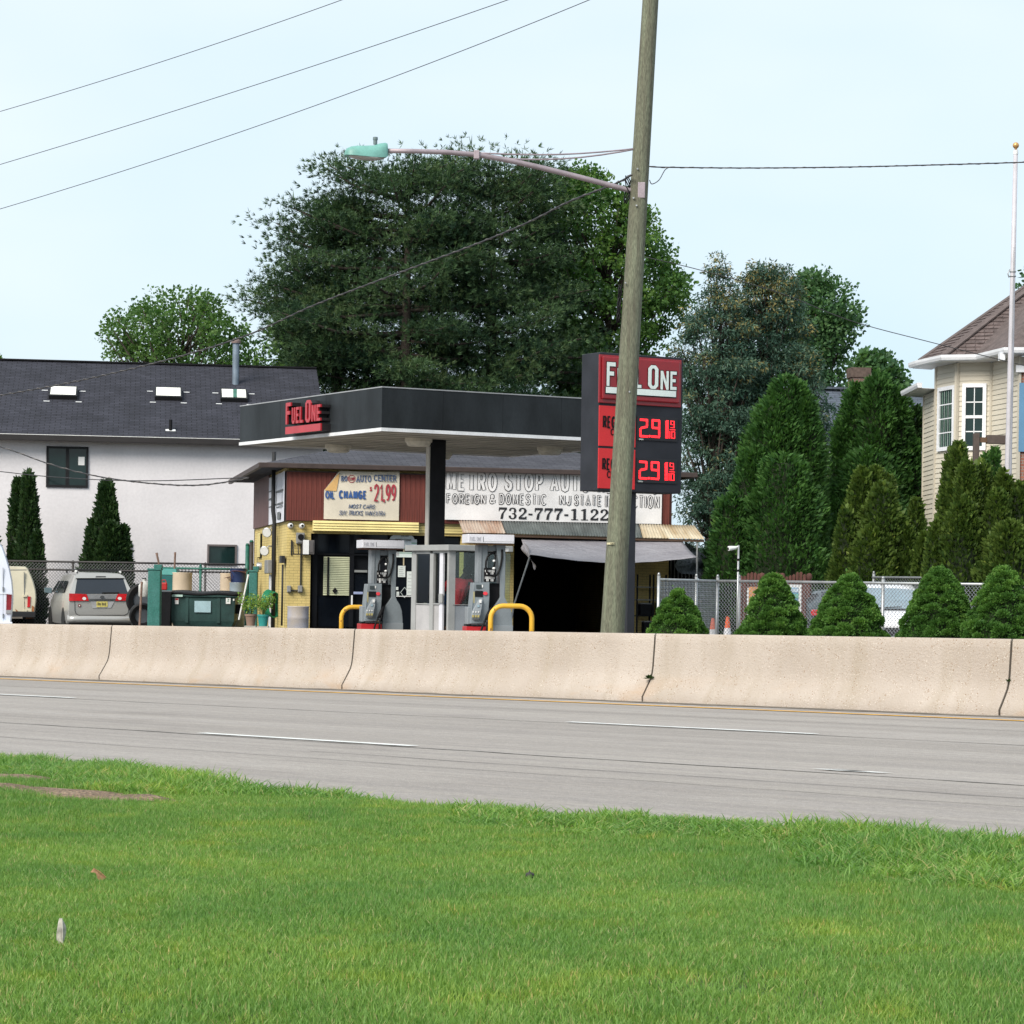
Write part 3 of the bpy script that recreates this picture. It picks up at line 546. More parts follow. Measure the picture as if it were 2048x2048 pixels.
# overhead cables
m_wire = mat('black_cable', (.035, .034, .038), .6, .2, 10); m_wire2 = mat('grey_cable', (.17, .155, .15), .7, .35, 40)
def cable(label, pts, r, m=m_wire, twist=0, n=40, name='overhead_cable', group=None):
    """smooth wire through measured points; twist winds a second strand round it"""
    P = [Vector(p) for p in pts]; out = []
    for i in range(len(P)-1):
        p0, p1, p2, p3 = P[max(i-1, 0)], P[i], P[i+1], P[min(i+2, len(P)-1)]; k = max(2, n//(len(P)-1))
        for j in range(k): t = j/k; out.append(.5*((2*p1)+(p2-p0)*t+(2*p0-5*p1+4*p2-p3)*t*t+(3*p1-p0-3*p2+p3)*t**3))
    out.append(P[-1]); o = thing(name, label, 'cable', P[0], group); mb = MB(); mb.tube([q-P[0] for q in out], r, 6); mb.obj('wire', m, o, smooth=True)
    if twist:
        fine, L = [], 0
        for a, b in zip(out, out[1:]):
            d = (b-a); kk = max(2, int(d.length/twist*5))
            for j in range(kk): q = a+d*(j/kk); ph = (L+d.length*j/kk)/twist*6.283; fine.append(q-P[0]+Vector((0, -math.cos(ph), math.sin(ph)))*r*1.1)
            L += d.length
        mb = MB(); mb.tube(fine, r*.55, 4); mb.obj('lashed_strand', m_wire2, o, smooth=True)
    return o
ptop = [pole_at(13.9), pole_at(12.9), pole_at(12.4)]
for (y0, xm, lab), p0 in zip(((223, 683, 'highest'), (329, 1015, 'middle'), (418, 1178, 'lowest')), ptop):
    xs = [0, xm*.5, xm]; ym = {223: 117.5, 329: 171, 418: 226}[y0]
    zz = lambda x: 46+(1290-x)/1290*14.5
    q2 = np.polyfit([0, xm*.5, xm], [y0, ym, 0], 2)
    cable(f'{lab} of the three thin bare wires crossing the sky at the upper left', [at(x, float(np.polyval(q2, x)), zz(x)) for x in range(1290, -1100, -60)], .0075, m_wire, n=80, group='bare wires in the sky at the upper left')
cable('thick lashed cable sloping from the pole down to the left across the pine trees', [at(x*1.06, y*1.06, 46+(1180-x)/1180*26) for x, y in ((1192, 330), (1160, 347), (1075, 380), (1000, 418), (905, 458), (750, 516), (590, 577), (470, 631), (330, 675), (150, 718), (0, 746), (-200, 782))], .018, m_wire, .5, 80)
cable('twisted cable running from the pole to the right toward the flagpole', [at(x, y, 46+.002*(x-1300)) for x, y in ((1299, 333), (1330, 334.5), (1500, 336), (1700, 334), (1900, 329), (2048, 324.5), (2300, 315))], .0115, m_wire, .35, 60)
cable('thin drop wire hanging in a loop beside the pole above the lamp arm', [at(x, y, 46) for x, y in ((1340, 334), (1330, 340), (1318, 360), (1304, 368), (1299, 360))], .008)
cable('thin wire slanting across the spruce to the beige house', [at(x, y, 57) for x, y in ((1290, 514), (1400, 540), (1560, 586), (1700, 641), (1860, 684), (2048, 731), (2200, 765))], .009)
cable('lower drooping phone cable across the white stucco wall', [at(*Q('z2', x, y), 76-x*.0045) for x, y in ((-260, -100), (80, 0), (340, 95), (650, 180), (950, 230), (1250, 258), (1450, 262), (1600, 250), (1850, 208))], .018, m_wire, .7, 60)
cable('upper straight cable across the white stucco wall', [at(*Q('z2', x, y), 76-x*.0045) for x, y in ((-260, 140), (0, 160), (330, 195), (800, 224), (1200, 228), (1600, 214), (1850, 203))], .013, m_wire, 0, 50)
# ================================================================== price sign
m_red = mat('sign_red', (.27, .008, .015), .3, .06, 1.5, coat=.3); m_redpanel = mat('price_panel_red', (.62, .025, .03), .4, .06, 1.2); m_signw = mat('sign_white', (.74, .82, .8), .4, .04, 2)
m_led = mat('led_red', (1.0, .025, .035), .5, 0, 1, fine=0, emit=1.6); m_ledbk = mat('led_face', (.012, .013, .017), .4, .1, 4)
so = at(1195.5, 981, 48); S = yawf((so.x, so.y, 0), 31); sz0 = S.hit(1195.5, 981).z; sz1 = S.hit(1197.5, 704).z; SW = S.hit(*Q('z7', 1388, 1000)).x
sign = thing('price_sign', 'tall dark filling station price sign with red header and glowing red prices', 'sign', S)
box('cabinet', m_dark, sign, 0, SW, 0, .62, sz0, sz1, .012)
pz = S.hit(*Q('z6', 1352, 700), .31).x; pz2 = S.hit(*Q('z6', 1416, 700), .2).x
box('post', mat('post_blue_black', (.018, .02, .027), .5), sign, pz-.02, pz2, .2, .44, -.05, sz0-.004)
prect('header_frame', m_red, sign, S, 'z7', 452, 163, 1375, 768, -.03, .01, .01)
hp = prect('header_panel', m_red, sign, S, 'z7', 490, 182, 1362, 722, -.075, -.028, .03)
def letters7(y, m, grow, depth):
    L = []
    for ch, x0, y0, x1, y1 in (('F', 530, 252, 632, 520), ('U', 652, 320, 742, 531), ('E', 768, 328, 846, 538), ('L', 866, 335, 926, 543), ('O', 1000, 288, 1118, 553), ('N', 1142, 352, 1236, 562), ('E', 1253, 359, 1325, 566)):
        a, b = S.hit(*Q('z7', x0, y1), y), S.hit(*Q('z7', x1, y0), y); c_ = S.hit(*Q('z7', x0, y0), y).z; L.append((ch, a.x, b.x, a.z, (c_+b.z)/2))
    block_word(sign, L, m, y, 'letter' if not grow else 'letter_rim', depth, grow)
letters7(-.082, m_black, .012, .006); letters7(-.09, m_signw, 0, .006)  # widened black copy forms a rim round the white letters
a, b = S.hit(*Q('z7', 523, 600), -.09), S.hit(*Q('z7', 1318, 582), -.09)
box('underline_rim', m_black, sign, a.x-.014, b.x+.014, -.084, -.078, a.z-.02, b.z+.006); box('underline', m_signw, sign, a.x, b.x, -.094, -.085, a.z, b.z)  # black rim behind the white underline
for dy, w2, n2 in ((0, 'CASH', (575, 1013, 735, 1085)), (478, 'CREDIT', (540, 1018, 770, 1090))):
    k = -8 if dy else 0
    prect('price_panel', m_redpanel, sign, S, 'z7', 448+k, 742+dy*1.015, 858+k, 1222+dy, -.012, .01, .004)
    lettering(sign, 'REGULAR', S, 'z7', 485+k, 878+dy, 832+k, 1000+dy, -.016, m_black, .015)
    lettering(sign, w2, S, 'z7', n2[0]+k, n2[1]+dy, n2[2]+k, n2[3]+dy, -.016, m_black, .015)
    led = prect('led_display', m_ledbk, sign, S, 'z7', 880+k, 862+dy, 1335+k, 1160+dy, -.02, .01, .004)
    def seg(mb, x0, y0, x1, y1, r):
        p, q = S.hit(*Q('z7', x0+k, y0+dy), -.03), S.hit(*Q('z7', x1+k, y1+dy), -.03); d = (q-p); n_ = max(1, int(d.length/(.024 if r > .02 else .009)))
        for off in ((-r*.5, r*.5) if r > .02 else (0,)):
            nd = Vector((-d.z, 0, d.x)).normalized()*off*.62
            for i in range(n_+1):
                c_ = p+d*(i/n_)+nd; rr = .0105 if r > .02 else .0062; mb.prism([(c_.x+rr*math.cos(6.283*t/6), c_.z+rr*math.sin(6.283*t/6)) for t in range(6)], -.034, -.022)
    D = dict(two=[(915, 905, 990, 910), (990, 910, 990, 975), (990, 985, 925, 1000), (915, 1010, 915, 1090), (915, 1092, 995, 1097)],
             nine=[(1052, 912, 1128, 917), (1052, 915, 1052, 990), (1128, 920, 1128, 1095), (1052, 997, 1120, 1003), (1045, 1096, 1128, 1103)],
             one=[(1222, 918, 1222, 1112), (1210, 925, 1210, 1112)],
             small_nine=[(1260, 922, 1298, 925), (1260, 922, 1260, 958), (1298, 925, 1298, 995), (1260, 960, 1298, 963), (1262, 995, 1298, 997)],
             fraction_bar=[(1252, 1018, 1308, 1022)], small_one=[(1248, 1040, 1248, 1115)], small_zero=[(1270, 1042, 1303, 1044), (1270, 1042, 1270, 1115), (1303, 1044, 1303, 1117), (1270, 1115, 1303, 1118)])
    for nm, segs in D.items():
        mb = MB()
        for s_ in segs: seg(mb, *s_, .036 if nm in ('two', 'nine', 'one') else .014)
        mb.obj('led_digit', m_led, led)
    mb = MB(); c_ = S.hit(*Q('z7', 1019+k, 1093+dy), -.03); mb.prism([(c_.x+.022*math.cos(t*.785), c_.z+.022*math.sin(t*.785)) for t in range(8)], -.034, -.022); mb.obj('led_point', m_led, led)
    lettering(sign, 'OPEN', S, 'z7', 896+k, 1122+dy, 946+k, 1136+dy, -.024, m_signw)
# ================================================================== canopy
m_can = mat('canopy_fascia', (.021, .025, .029), .5, .4, 1.1, fine=.08, fscale=30, spec=.2, stretch=(1, 1, .35)); m_soff = mat('soffit_cream', (.46, .43, .38), .7, .18, 1.2); m_trim = mat('white_trim', (.72, .73, .76), .5, .1, 3)
co = at(763, 862, 51.5); C = yawf((co.x, co.y, 0), 29); cz0 = co.z; cz1 = C.hit(763, 775).z; CX, CY = 6.85, 7.15
can = thing('canopy', 'dark flat canopy with white edge over the fuel pumps on a single column', 'canopy', C)
zt = cz0+.07
for i in range(5):                                             # right-hand face and its opposite
    a, b = CX*i/5, CX*(i+1)/5-.006
    for y0, y1 in ((0, .04), (CY-.04, CY)): box('fascia_panel', m_can, can, a+.04*(i == 0), b-.04*(i == 4), y0, y1, zt, cz1)
for i in range(3):
    a, b = [0, 2.62, 4.95, CY][i], [0, 2.62, 4.95, CY][i+1]-.008
    for x0, x1 in ((-.002, .038), (CX-.04, CX)): box('fascia_panel', m_can, can, x0, x1, a, b, zt+.001, cz1+.002)
for a in ((-.012, CX+.01, -.012, .05), (-.012, CX+.01, CY-.05, CY+.01), (-.012, .05, .052, CY-.052), (CX-.05, CX+.01, .052, CY-.052)): box('edge_trim', m_trim, can, *a, cz0, zt-.002)
for a in ((-.01, CX+.01, -.01, .04), (-.01, .04, .042, CY)): box('cap_flashing', mat('cap_metal', (.3, .31, .33), .4, .1, 4), can, *a, cz1+.003, cz1+.025)
mb = MB(); mb.box(.05, CX-.05, .05, CY-.05, cz0+.03, cz0+.08); mb.obj('soffit', m_soff, can)
for i in range(1, 12): box('soffit_seam', m_soff, can, .06, CX-.06, CY*i/12-.012, CY*i/12+.012, cz0+.012, cz0+.029)
box('roof_deck', m_dark, can, .05, CX-.05, .05, CY-.05, cz1-.25, cz1-.2)
for px, py in (Q('z3', 995, 600), Q('z3', 1735, 540), (880, 905), (1100, 895)):
    g = C.gnd(px, py, cz0+.02); mb = MB(); mb.lathe([(.29, .03), (.29, -.05), (.26, -.06), (.24, -.12), (.2, -.14)], 18, (g.x, g.y, cz0)); mb.obj('canopy_light', mat('light_drum', (.62, .58, .5), .5, .1, 8), can, autos=40)
g = C.l(at(860, 1000, 54.6))
box('column', m_black, can, g.x, g.x+.36, g.y, g.y+.16, 0, cz0+.02, .005); box('column_cover', mat('column_pale', (.52, .5, .46), .6, .1, 2), can, g.x-.035, g.x-.002, g.y+.01, g.y+.15, 0, cz0-.12, .005)
# red channel letters on the left face
lo_ = C.w(0, CY, 0); LF = Frame(lo_, C.w(0, 0, 0)-C.w(0, CY, 0))
let = thing('canopy_lettering', 'red raised Fuel One letters with black sides on the left canopy face', 'sign', LF)
m_letred = mat('letter_red', (.40, .02, .03), .35, .1, 3, coat=.2); m_letback = mat('letter_return', (.016, .012, .014), .5)
LL = []
for ch, x0, y0, x1, y1 in (('F', 524, 206, 572, 412), ('U', 580, 262, 611, 402), ('E', 618, 250, 646, 396), ('L', 653, 242, 684, 390), ('O', 704, 182, 755, 390), ('N', 762, 224, 802, 386), ('E', 808, 214, 846, 380)):
    a, b = LF.hit(*Q('z3', x0, y1), -.2), LF.hit(*Q('z3', x1, y0), -.2); LL.append((ch, a.x, b.x, a.z, b.z))
zb_ = sum(l[3] for l in LL)/7; zs = sum(l[4] for l in LL if l[0] in 'UELN')/5; zc = (LL[0][4]+LL[4][4])/2
LL = [(c_, a, b, zb_ if i != 4 else zb_-.01, zc if i in (0, 4) else zs) for i, (c_, a, b, _, _) in enumerate(LL)]
for i, (ch, x0, x1, z0, z1) in enumerate(LL):
    o = link('letter', strokes(_blk(ch), x1-x0, z1-z0, m_letred, .035), let, (x0, -.2, z0)); link('letter_return', strokes(_blk(ch), x1-x0-.004, z1-z0-.004, m_letback, .19), o, (.002, .193, .002))
a, b = LF.hit(*Q('z3', 522, 500), -.2), LF.hit(*Q('z3', 846, 418), -.2)
o = box('underline', m_letred, let, a.x, b.x, -.235, -.2, a.z, a.z+.15); box('letter_return', m_letback, o, a.x+.002, b.x-.002, -.198, -.004, a.z+.002, a.z+.148)
# ================================================================== repair shop behind the pumps
m_ybrick = brickmat('yellow_painted_brick', (.74, .58, .235), (.69, .54, .215), (.50, .39, .16), .21, .068, .006, 'xz', .7, .6); m_ybrickside = brickmat('yellow_painted_brick_side', (.74, .58, .235), (.69, .54, .215), (.50, .39, .16), .21, .068, .006, 'yz', .7, .6)
m_yel2 = mat('yellow_siding', (.76, .64, .28), .6, .1, 2); m_maroon = mat('maroon_boards', (.16, .037, .027), .65, .25, 3, fine=.1, fscale=30, stretch=(4, 4, .5)); m_brown = mat('brown_panel', (.135, .075, .075), .65, .12, 2)
m_gut = mat('gutter_brown', (.06, .042, .038), .5, .15, 4); m_shing = brickmat('roof_shingles', (.088, .088, .105), (.06, .06, .075), (.025, .025, .03), .32, .14, .008, 'xy', .9, .6)
m_glassd = mat('dark_glass', (.005, .007, .011), .06, .3, 1, fine=0, spec=.16); m_framed = mat('storefront_frame', (.008, .009, .012), .5, spec=.12)
bo = at(573, 1040, 64); B = yawf((bo.x, bo.y, 0), 10)
shop = thing('auto_repair_shop', 'low yellow brick auto repair shop with maroon board fascia and dark garage opening', 'building', B)
hz = lambda z, x, y, yy=0: B.hit(*Q(z, x, y), yy)
fz0, fz1 = hz('z3', 520, 1290).z, hz('z3', 520, 843).z; BX = hz('z6', 1670, 400).x; WY = .14; BD = 10.6
xs0, xg0, xg1 = hz('z4', 905, 1200, WY).x, hz('z6', 575, 1000, WY).x, hz('z6', 1422, 1000, WY).x; xp = hz('a5', 548, 250, WY).x; hdr = hz('z4', 1000, 560, WY).z
m_dimwall = mat('interior_dark', (.03, .028, .026), .9)  # near-black wall colour stands in for the darkness inside the bay
def wall(x0, x1, y0, y1, z0, z1, m=m_ybrick): return box('wall', m, shop, x0, x1, y0, y1, z0, z1)
ez = hz('z3', 270, 762, -.2).z
wall(.03, xs0, WY, WY+.25, 0, fz0+.3); wall(xs0+.001, xp-.001, WY, WY+.25, hdr, fz0+.3); wall(xp, xg0, WY, WY+.25, 0, fz0+.3); wall(xg0+.001, xg1-.001, WY, WY+.25, hz('z6', 900, 600, WY).z, fz0+.3); wall(xg1, BX-.03, WY, WY+.25, 0, fz0+.3)
wall(.035, BX-.035, WY+.02, WY+.22, fz0+.302, ez)
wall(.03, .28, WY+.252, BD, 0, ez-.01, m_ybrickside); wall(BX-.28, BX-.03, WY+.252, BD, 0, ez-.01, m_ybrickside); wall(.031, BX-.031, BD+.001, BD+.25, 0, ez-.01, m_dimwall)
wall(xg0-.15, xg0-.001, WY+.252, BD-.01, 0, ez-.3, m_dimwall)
box('floor', mat('garage_floor', (.025, .025, .025), .8), shop, .28, BX-.28, WY+.25, BD, .0, .03)  # floor colour darkened too, so the open bay looks black
bm_ = MB(); bm_.box(0, .1155, 0, .022, fz0, fz1); me = bm_.mesh('fascia_board', m_maroon); n_ = int(BX/.1225)
for i in range(n_+1):
    if i*.1225+.1155 < BX+.05: link('fascia_board', me, shop, (i*.1225, 0+random.uniform(0, .003), 0))
box('fascia_backing', mat('fascia_backing', (.05, .016, .014), .8), shop, .002, BX, .024, .05, fz0+.003, fz1-.003); box('fascia_cap', m_gut, shop, -.02, BX+.02, -.012, .06, fz1+.002, fz1+.03)
bz0, bz1 = fz0-.01, B.hitx(*Q('z3', 290, 885)).z
for i in range(6):
    a = .06+i*1.75; box('fascia_panel', m_brown, shop, -.022, 0, a, min(a+1.738, BD), bz0, min(bz1, ez-.02) if i > 2 else fz1+.02)
box('fascia_soffit', m_brown, shop, .002, BX, .052, WY-.002, fz0-.012, fz0-.001)
# hip roof with brown gutters
e0, e1, f0, f1 = -.62, BX+.5, -.14, BD+.4; rz = ez+1.15; ry = (f0+f1)/2; rx = 4.6
rv = [(e0, f0, ez), (e1, f0, ez), (e1, f1, ez), (e0, f1, ez), (e0+rx, ry, rz), (e1-rx, ry, rz)]
mb = MB(); mb.add(rv+[(x, y, z-.06) for x, y, z in rv[:4]], [(0, 1, 5, 4), (1, 2, 5), (2, 3, 4, 5), (3, 0, 4), (0, 6, 7, 1), (1, 7, 8, 2), (2, 8, 9, 3), (3, 9, 6, 0), (6, 9, 8, 7)]); mb.obj('roof', m_shing, shop)
for a in ((e0-.1, e1+.1, f0-.1, f0-.002), (e0-.1, e0-.002, f0, f1), (e1+.002, e1+.1, f0, f1)): box('gutter', m_gut, shop, *a, ez-.11, ez+.015, .015)
# yellow lap siding box over the office front
ha = hz('z3', 765, 1292, -.1); hb = hz('z3', 1735, 1405, -.1)
for i in range(4):
    z = hb.z+(ha.z-hb.z)*i/4; mb = MB(); x0, x1 = ha.x, hb.x; h = (ha.z-hb.z)/4
    mb.add([(x0, -.125, z+.004), (x1, -.125, z+.004), (x1, -.1, z+h), (x0, -.1, z+h), (x0, WY, z+.004), (x1, WY, z+.004), (x1, WY, z+h), (x0, WY, z+h)], [(0, 1, 2, 3), (0, 4, 5, 1), (3, 2, 6, 7), (0, 3, 7, 4), (1, 5, 6, 2)]); mb.obj('siding_board', m_yel2, shop)
for i in range(4): box('siding_board', m_yel2, shop, hb.x+.002, xg0-.3, WY-.035-.005*(i % 2), WY-.001, hb.z+(fz0-hb.z)*i/4+.004, hb.z+(fz0-hb.z)*(i+1)/4-.006)
# office front: black frames, dark panes, a blind behind one pane
GY = .3
sf = box('storefront', m_framed, shop, xs0+.002, xp-.002, GY+.1, GY+.13, .03, hdr-.002)
def frame_bar(x0, y0, x1, y1, d=.07): return prect('frame_bar', m_framed, shop, B, 'z4', x0, y0, x1, y1, GY-.03, GY+.09)
frame_bar(940, 560, 985, 1765); frame_bar(985, 815, 1930, 850); frame_bar(1418, 560, 1455, 1765)
def pane(z, x0, y0, x1, y1): return prect('window_pane', m_glassd, shop, B, z, x0, y0, x1, y1, GY+.02, GY+.04)
pane('z4', 985, 570, 1418, 815); pane('z4', 985, 1365, 1418, 1765); pane('z4', 1455, 570, 1900, 815); pane('z4', 1470, 1060, 1640, 1320); pane('a4', 745, 585, 1110, 1240); pane('a4', 745, 1275, 1110, 1830); pane('a5', 240, 150, 545, 330)
a, b = hz('z4', 1070, 1355, GY-.02), hz('z4', 1412, 862, GY-.02)
bl = box('window_blind', mat('blind_backing', (.36, .36, .24), .7), shop, a.x, b.x, GY-.01, GY, a.z, b.z); sl = mat('blind_slat', (.50, .52, .35), .6, .1, 3); k = 22
for i in range(k):
    z = a.z+(b.z-a.z)*(i+.1)/k; mb = MB(); mb.add([(a.x, GY-.03, z), (b.x, GY-.03, z), (b.x, GY-.012, z+(b.z-a.z)/k*.72), (a.x, GY-.012, z+(b.z-a.z)/k*.72)], [(0, 1, 2, 3)]); mb.obj('slat', sl, bl)
prect('frame_bar', m_framed, shop, B, 'z4', 1127, 862, 1142, 1355, GY-.05, GY-.032); prect('frame_bar', mat('door_frame_grey', (.25, .26, .26), .4), shop, B, 'z4', 1475, 1030, 1640, 1062, GY-.04, GY)
prect('door_push_bar', mat('push_bar', (.35, .4, .62), .4), shop, B, 'z4', 1465, 1310, 1585, 1345, GY-.09, GY-.03, .01); prect('door_edge', m_white, shop, B, 'a4', 20, 1235, 45, 1410, GY-.05, GY)
prect('sill', m_white, shop, B, 'a4', 812, 1245, 1110, 1262, GY-.03, GY+.01)
mb = MB(); c_ = hz('z4', 1223, 1297, GY-.06); r = .065; mb.prism([(c_.x-r, c_.z), (c_.x, c_.z-r*1.3), (c_.x+r, c_.z), (c_.x, c_.z+r*1.3)], GY-.056, GY-.05); mb.obj('diamond_sticker', m_black, shop)
mb = MB(); c_ = hz('a4', 957, 1185, GY-.01); r = .1
for q in range(4):
    a0, a1 = math.pi/2*q, math.pi/2*(q+1); mb.bar((c_.x+r*math.cos(a0), GY-.02, c_.z+r*1.3*math.sin(a0)), (c_.x+r*math.cos(a1), GY-.02, c_.z+r*1.3*math.sin(a1)), .008, .012, (0, 1, 0))
mb.obj('diamond_sticker', m_signw, shop)
m_paper = mat('paper', (.66, .7, .68), .8, .05, 5); m_ink = mat('ink_grey', (.16, .17, .18), .8); m_green = mat('print_green', (.10, .30, .19), .6)
def paper(label, z, x0, y0, x1, y1, lines, head=False):
    o = thing('paper_notice', label, 'notice', B, 'papers taped inside the office window'); prect('sheet', m_paper, o, B, z, x0, y0, x1, y1, GY-.03, GY-.025)
    for i in range(lines):
        yy = y0+(y1-y0)*(i+1)/(lines+1); prect('text_line', m_ink, o, B, z, x0+(x1-x0)*(.32 if i == 0 else .12), yy-3, x1-(x1-x0)*(.32 if i == 0 else .15+.1*(i % 3)), yy+2, GY-.034, GY-.031)
paper('small white paper notice taped to the office window under the arched sign', 'a4', 845, 715, 970, 915, 5); paper('long white paper notice beside the booth in the office window', 'a4', 1000, 815, 1112, 1238, 6)
paper('tiny white sticker low on the office window', 'a4', 808, 1088, 848, 1140, 1); paper('small pale notice at the bottom corner of the office window', 'a4', 818, 1172, 862, 1240, 2)
ins = thing('inspection_sign', 'arched white inspection sign in the office window above the papers', 'sign', B); IY = GY-.06
pl = [(665, 420), (1175, 420), (1175, 255), (1132, 252)]+[(915+217*math.cos(t), 252-107*math.sin(t)) for t in [math.pi*k/12 for k in range(1, 12)]]+[(698, 252), (665, 255)]
mb = MB(); mb.prism([(hz('a4', x, y, IY).x, hz('a4', x, y, IY).z) for x, y in pl], IY, IY+.02); mb.obj('board', mat('sign_pale_blue', (.62, .7, .78), .5, .04, 3), ins)
prect('lower_board', m_signw, ins, B, 'a4', 745, 470, 1115, 570, IY, IY+.02); prect('stripe', m_green, ins, B, 'a4', 900, 398, 1060, 418, IY-.006, IY-.002); prect('stripe', m_green, ins, B, 'a4', 750, 482, 1112, 500, IY-.006, IY-.002); prect('stripe', m_green, ins, B, 'a4', 1080, 310, 1172, 328, IY-.006, IY-.002)
lettering(ins, 'INSPECTIONS', B, 'a4', 800, 245, 1075, 282, IY-.004, m_ink, 0); lettering(ins, 'Motor Vehicle', B, 'a4', 895, 183, 1030, 203, IY-.004, m_ink, 0)
prect('strap', mat('strap_tan', (.5, .42, .28), .8), ins, B, 'a4', 935, 420, 952, 712, IY+.021, IY+.026)
# banners
m_ban = mat('banner_cream', (.70, .635, .525), .75, .08, 1.4); m_banw = mat('banner_white', (.76, .75, .765), .75, .09, 1.2); m_blue = mat('ink_blue', (.035, .10, .30), .7, .12, 8); m_blue2 = mat('ink_slate', (.075, .12, .24), .7, .2, 9); m_inkred = mat('ink_red', (.38, .04, .06), .7, .2, 9); m_inkblk = mat('ink_black', (.016, .017, .022), .7, .1, 8)
ob = thing('oil_change_banner', 'cream oil change banner with a folded top left corner on the maroon fascia', 'banner', B)
a, b = hz('z3', 862, 1279, -.05), hz('z3', 1560, 842, -.05); fx, fzz = hz('z3', 1010, 852, -.05).x, hz('z3', 868, 1012, -.05).z
def wr(u, v): return -.05+.008*math.sin(u*9+v*4)*math.sin(v*6)-.007*math.sin(u*17-v*5)*v
mb = MB(); NU, NV = 28, 14
def bp(u, v):
    z = a.z+(b.z-a.z)*v-.025*math.sin(math.pi*u)*(v > .9); zlim = fzz+(b.z-fzz)*min(1, max(0, u*(b.x-a.x)/(fx-a.x))); return (a.x+(b.x-a.x)*u, wr(u, v), min(z, zlim))
mb.grid(bp, NU, NV); mb.obj('cloth', m_ban, ob, smooth=True)
q = [hz('z3', x, y, -.075) for x, y in ((868, 1014), (980, 1022), (1010, 852))]; mb = MB(); mb.add([(p.x, -.075+.01*i, p.z) for i, p in enumerate(q)]+[((q[0].x+q[2].x)/2, -.06, (q[0].z+q[2].z)/2)], [(0, 1, 3), (1, 2, 3)]); mb.obj('folded_corner', mat('banner_back', (.70, .43, .17), .8, .1, 3), ob)
LT = lambda s, x0, y0, x1, y1, m, o=0, sh=0, se=False: lettering(ob, s, B, 'z3', x0, y0, x1, y1, -.066, m, o, .006, sh, 'lettering', 0, se)
LT('RO', 1022, 882, 1080, 930, m_blue2, .02, 0, True); LT('AUTO', 1160, 880, 1300, 936, m_blue2, .01, 0, True); LT('CENTER', 1322, 876, 1530, 928, m_blue2, .01, 0, True)
mb = MB(); c_ = hz('z3', 1119, 909, -.066)
ro = [(c_.x+.1*math.cos(t), c_.z+.1*math.sin(t)) for t in [math.pi/8+math.pi/4*k for k in range(8)]]; mb.ring(ro, [(c_.x+(x-c_.x)*.84, c_.z+(z-c_.z)*.84) for x, z in ro], -.066, -.06); mb.obj('stop_logo', m_inkred, ob)
LT('STOP', 1094, 896, 1145, 924, m_inkred, .01); LT('OIL', 875, 1022, 966, 1092, m_blue, .045); LT('CHANGE', 1000, 1018, 1258, 1092, m_blue, .045); LT('$', 1283, 980, 1308, 1026, m_inkred, .01); LT('21.99', 1322, 960, 1530, 1118, m_inkred, .06); LT('MOST CARS', 1090, 1147, 1330, 1181, m_blue2, 0, .2); LT('SUV, TRUCKS, VAN EXTRA', 1000, 1207, 1425, 1242, m_blue2, -.02, .2)
for x in (1015, 1150, 1300, 1450, 1552): p = hz('z3', x, 860 if x < 1500 else 850, -.07); mb = MB(); mb.lathe([(.012, 0), (.012, .004)], 8); o = mb.obj('grommet', m_galv, ob); o.location = (p.x, -.072, p.z); o.rotation_euler = (math.pi/2, 0, 0)
me_ = thing('repair_banner', 'long white Metro Stop Auto Repairs banner across the shop front', 'banner', B)
a, b = hz('z6', 96, 480, -.06), hz('z6', 1602, 172, -.06); mb = MB()
mb.grid(lambda u, v: (a.x+(b.x-a.x)*u, -.06-.004*math.sin(u*31+v*3)*math.sin(v*3.1)-.004*math.sin(u*11-v*7), a.z+(b.z-a.z)*v-.02*abs(math.sin(u*12))*(v > .95)), 60, 10); mb.obj('cloth', m_banw, me_, smooth=True)
m_inkthin = mat('ink_thin', (.05, .05, .055), .7)
def outl(s, x0, y0, x1, y1, rim, wt):
    o = (wt-.13)/1.6; k = m_inkblk if rim > .016 else m_inkthin
    lettering(me_, s, B, 'z6', x0, y0, x1, y1, -.0690, k, o, .002); lettering(me_, s, B, 'z6', x0, y0, x1, y1, -.0735, m_banw, o, .002, 0, 'lettering_fill', rim)
outl('METRO', 108, 152, 466, 283, .0155, .2); outl('STOP', 510, 155, 784, 286, .0155, .2); outl('AUTO', 825, 160, 1108, 290, .0155, .2); outl('REPAIRS', 1150, 166, 1582, 300, .0155, .2)
outl('FOREIGN', 110, 304, 388, 372, .017, .34); outl('&', 408, 304, 456, 374, .017, .34); outl('DOMESTIC', 474, 304, 805, 378, .017, .34); outl('NJ', 890, 308, 975, 382, .017, .34); outl('STATE', 992, 311, 1186, 386, .017, .34); outl('INSPECTION', 1206, 314, 1586, 398, .017, .34)
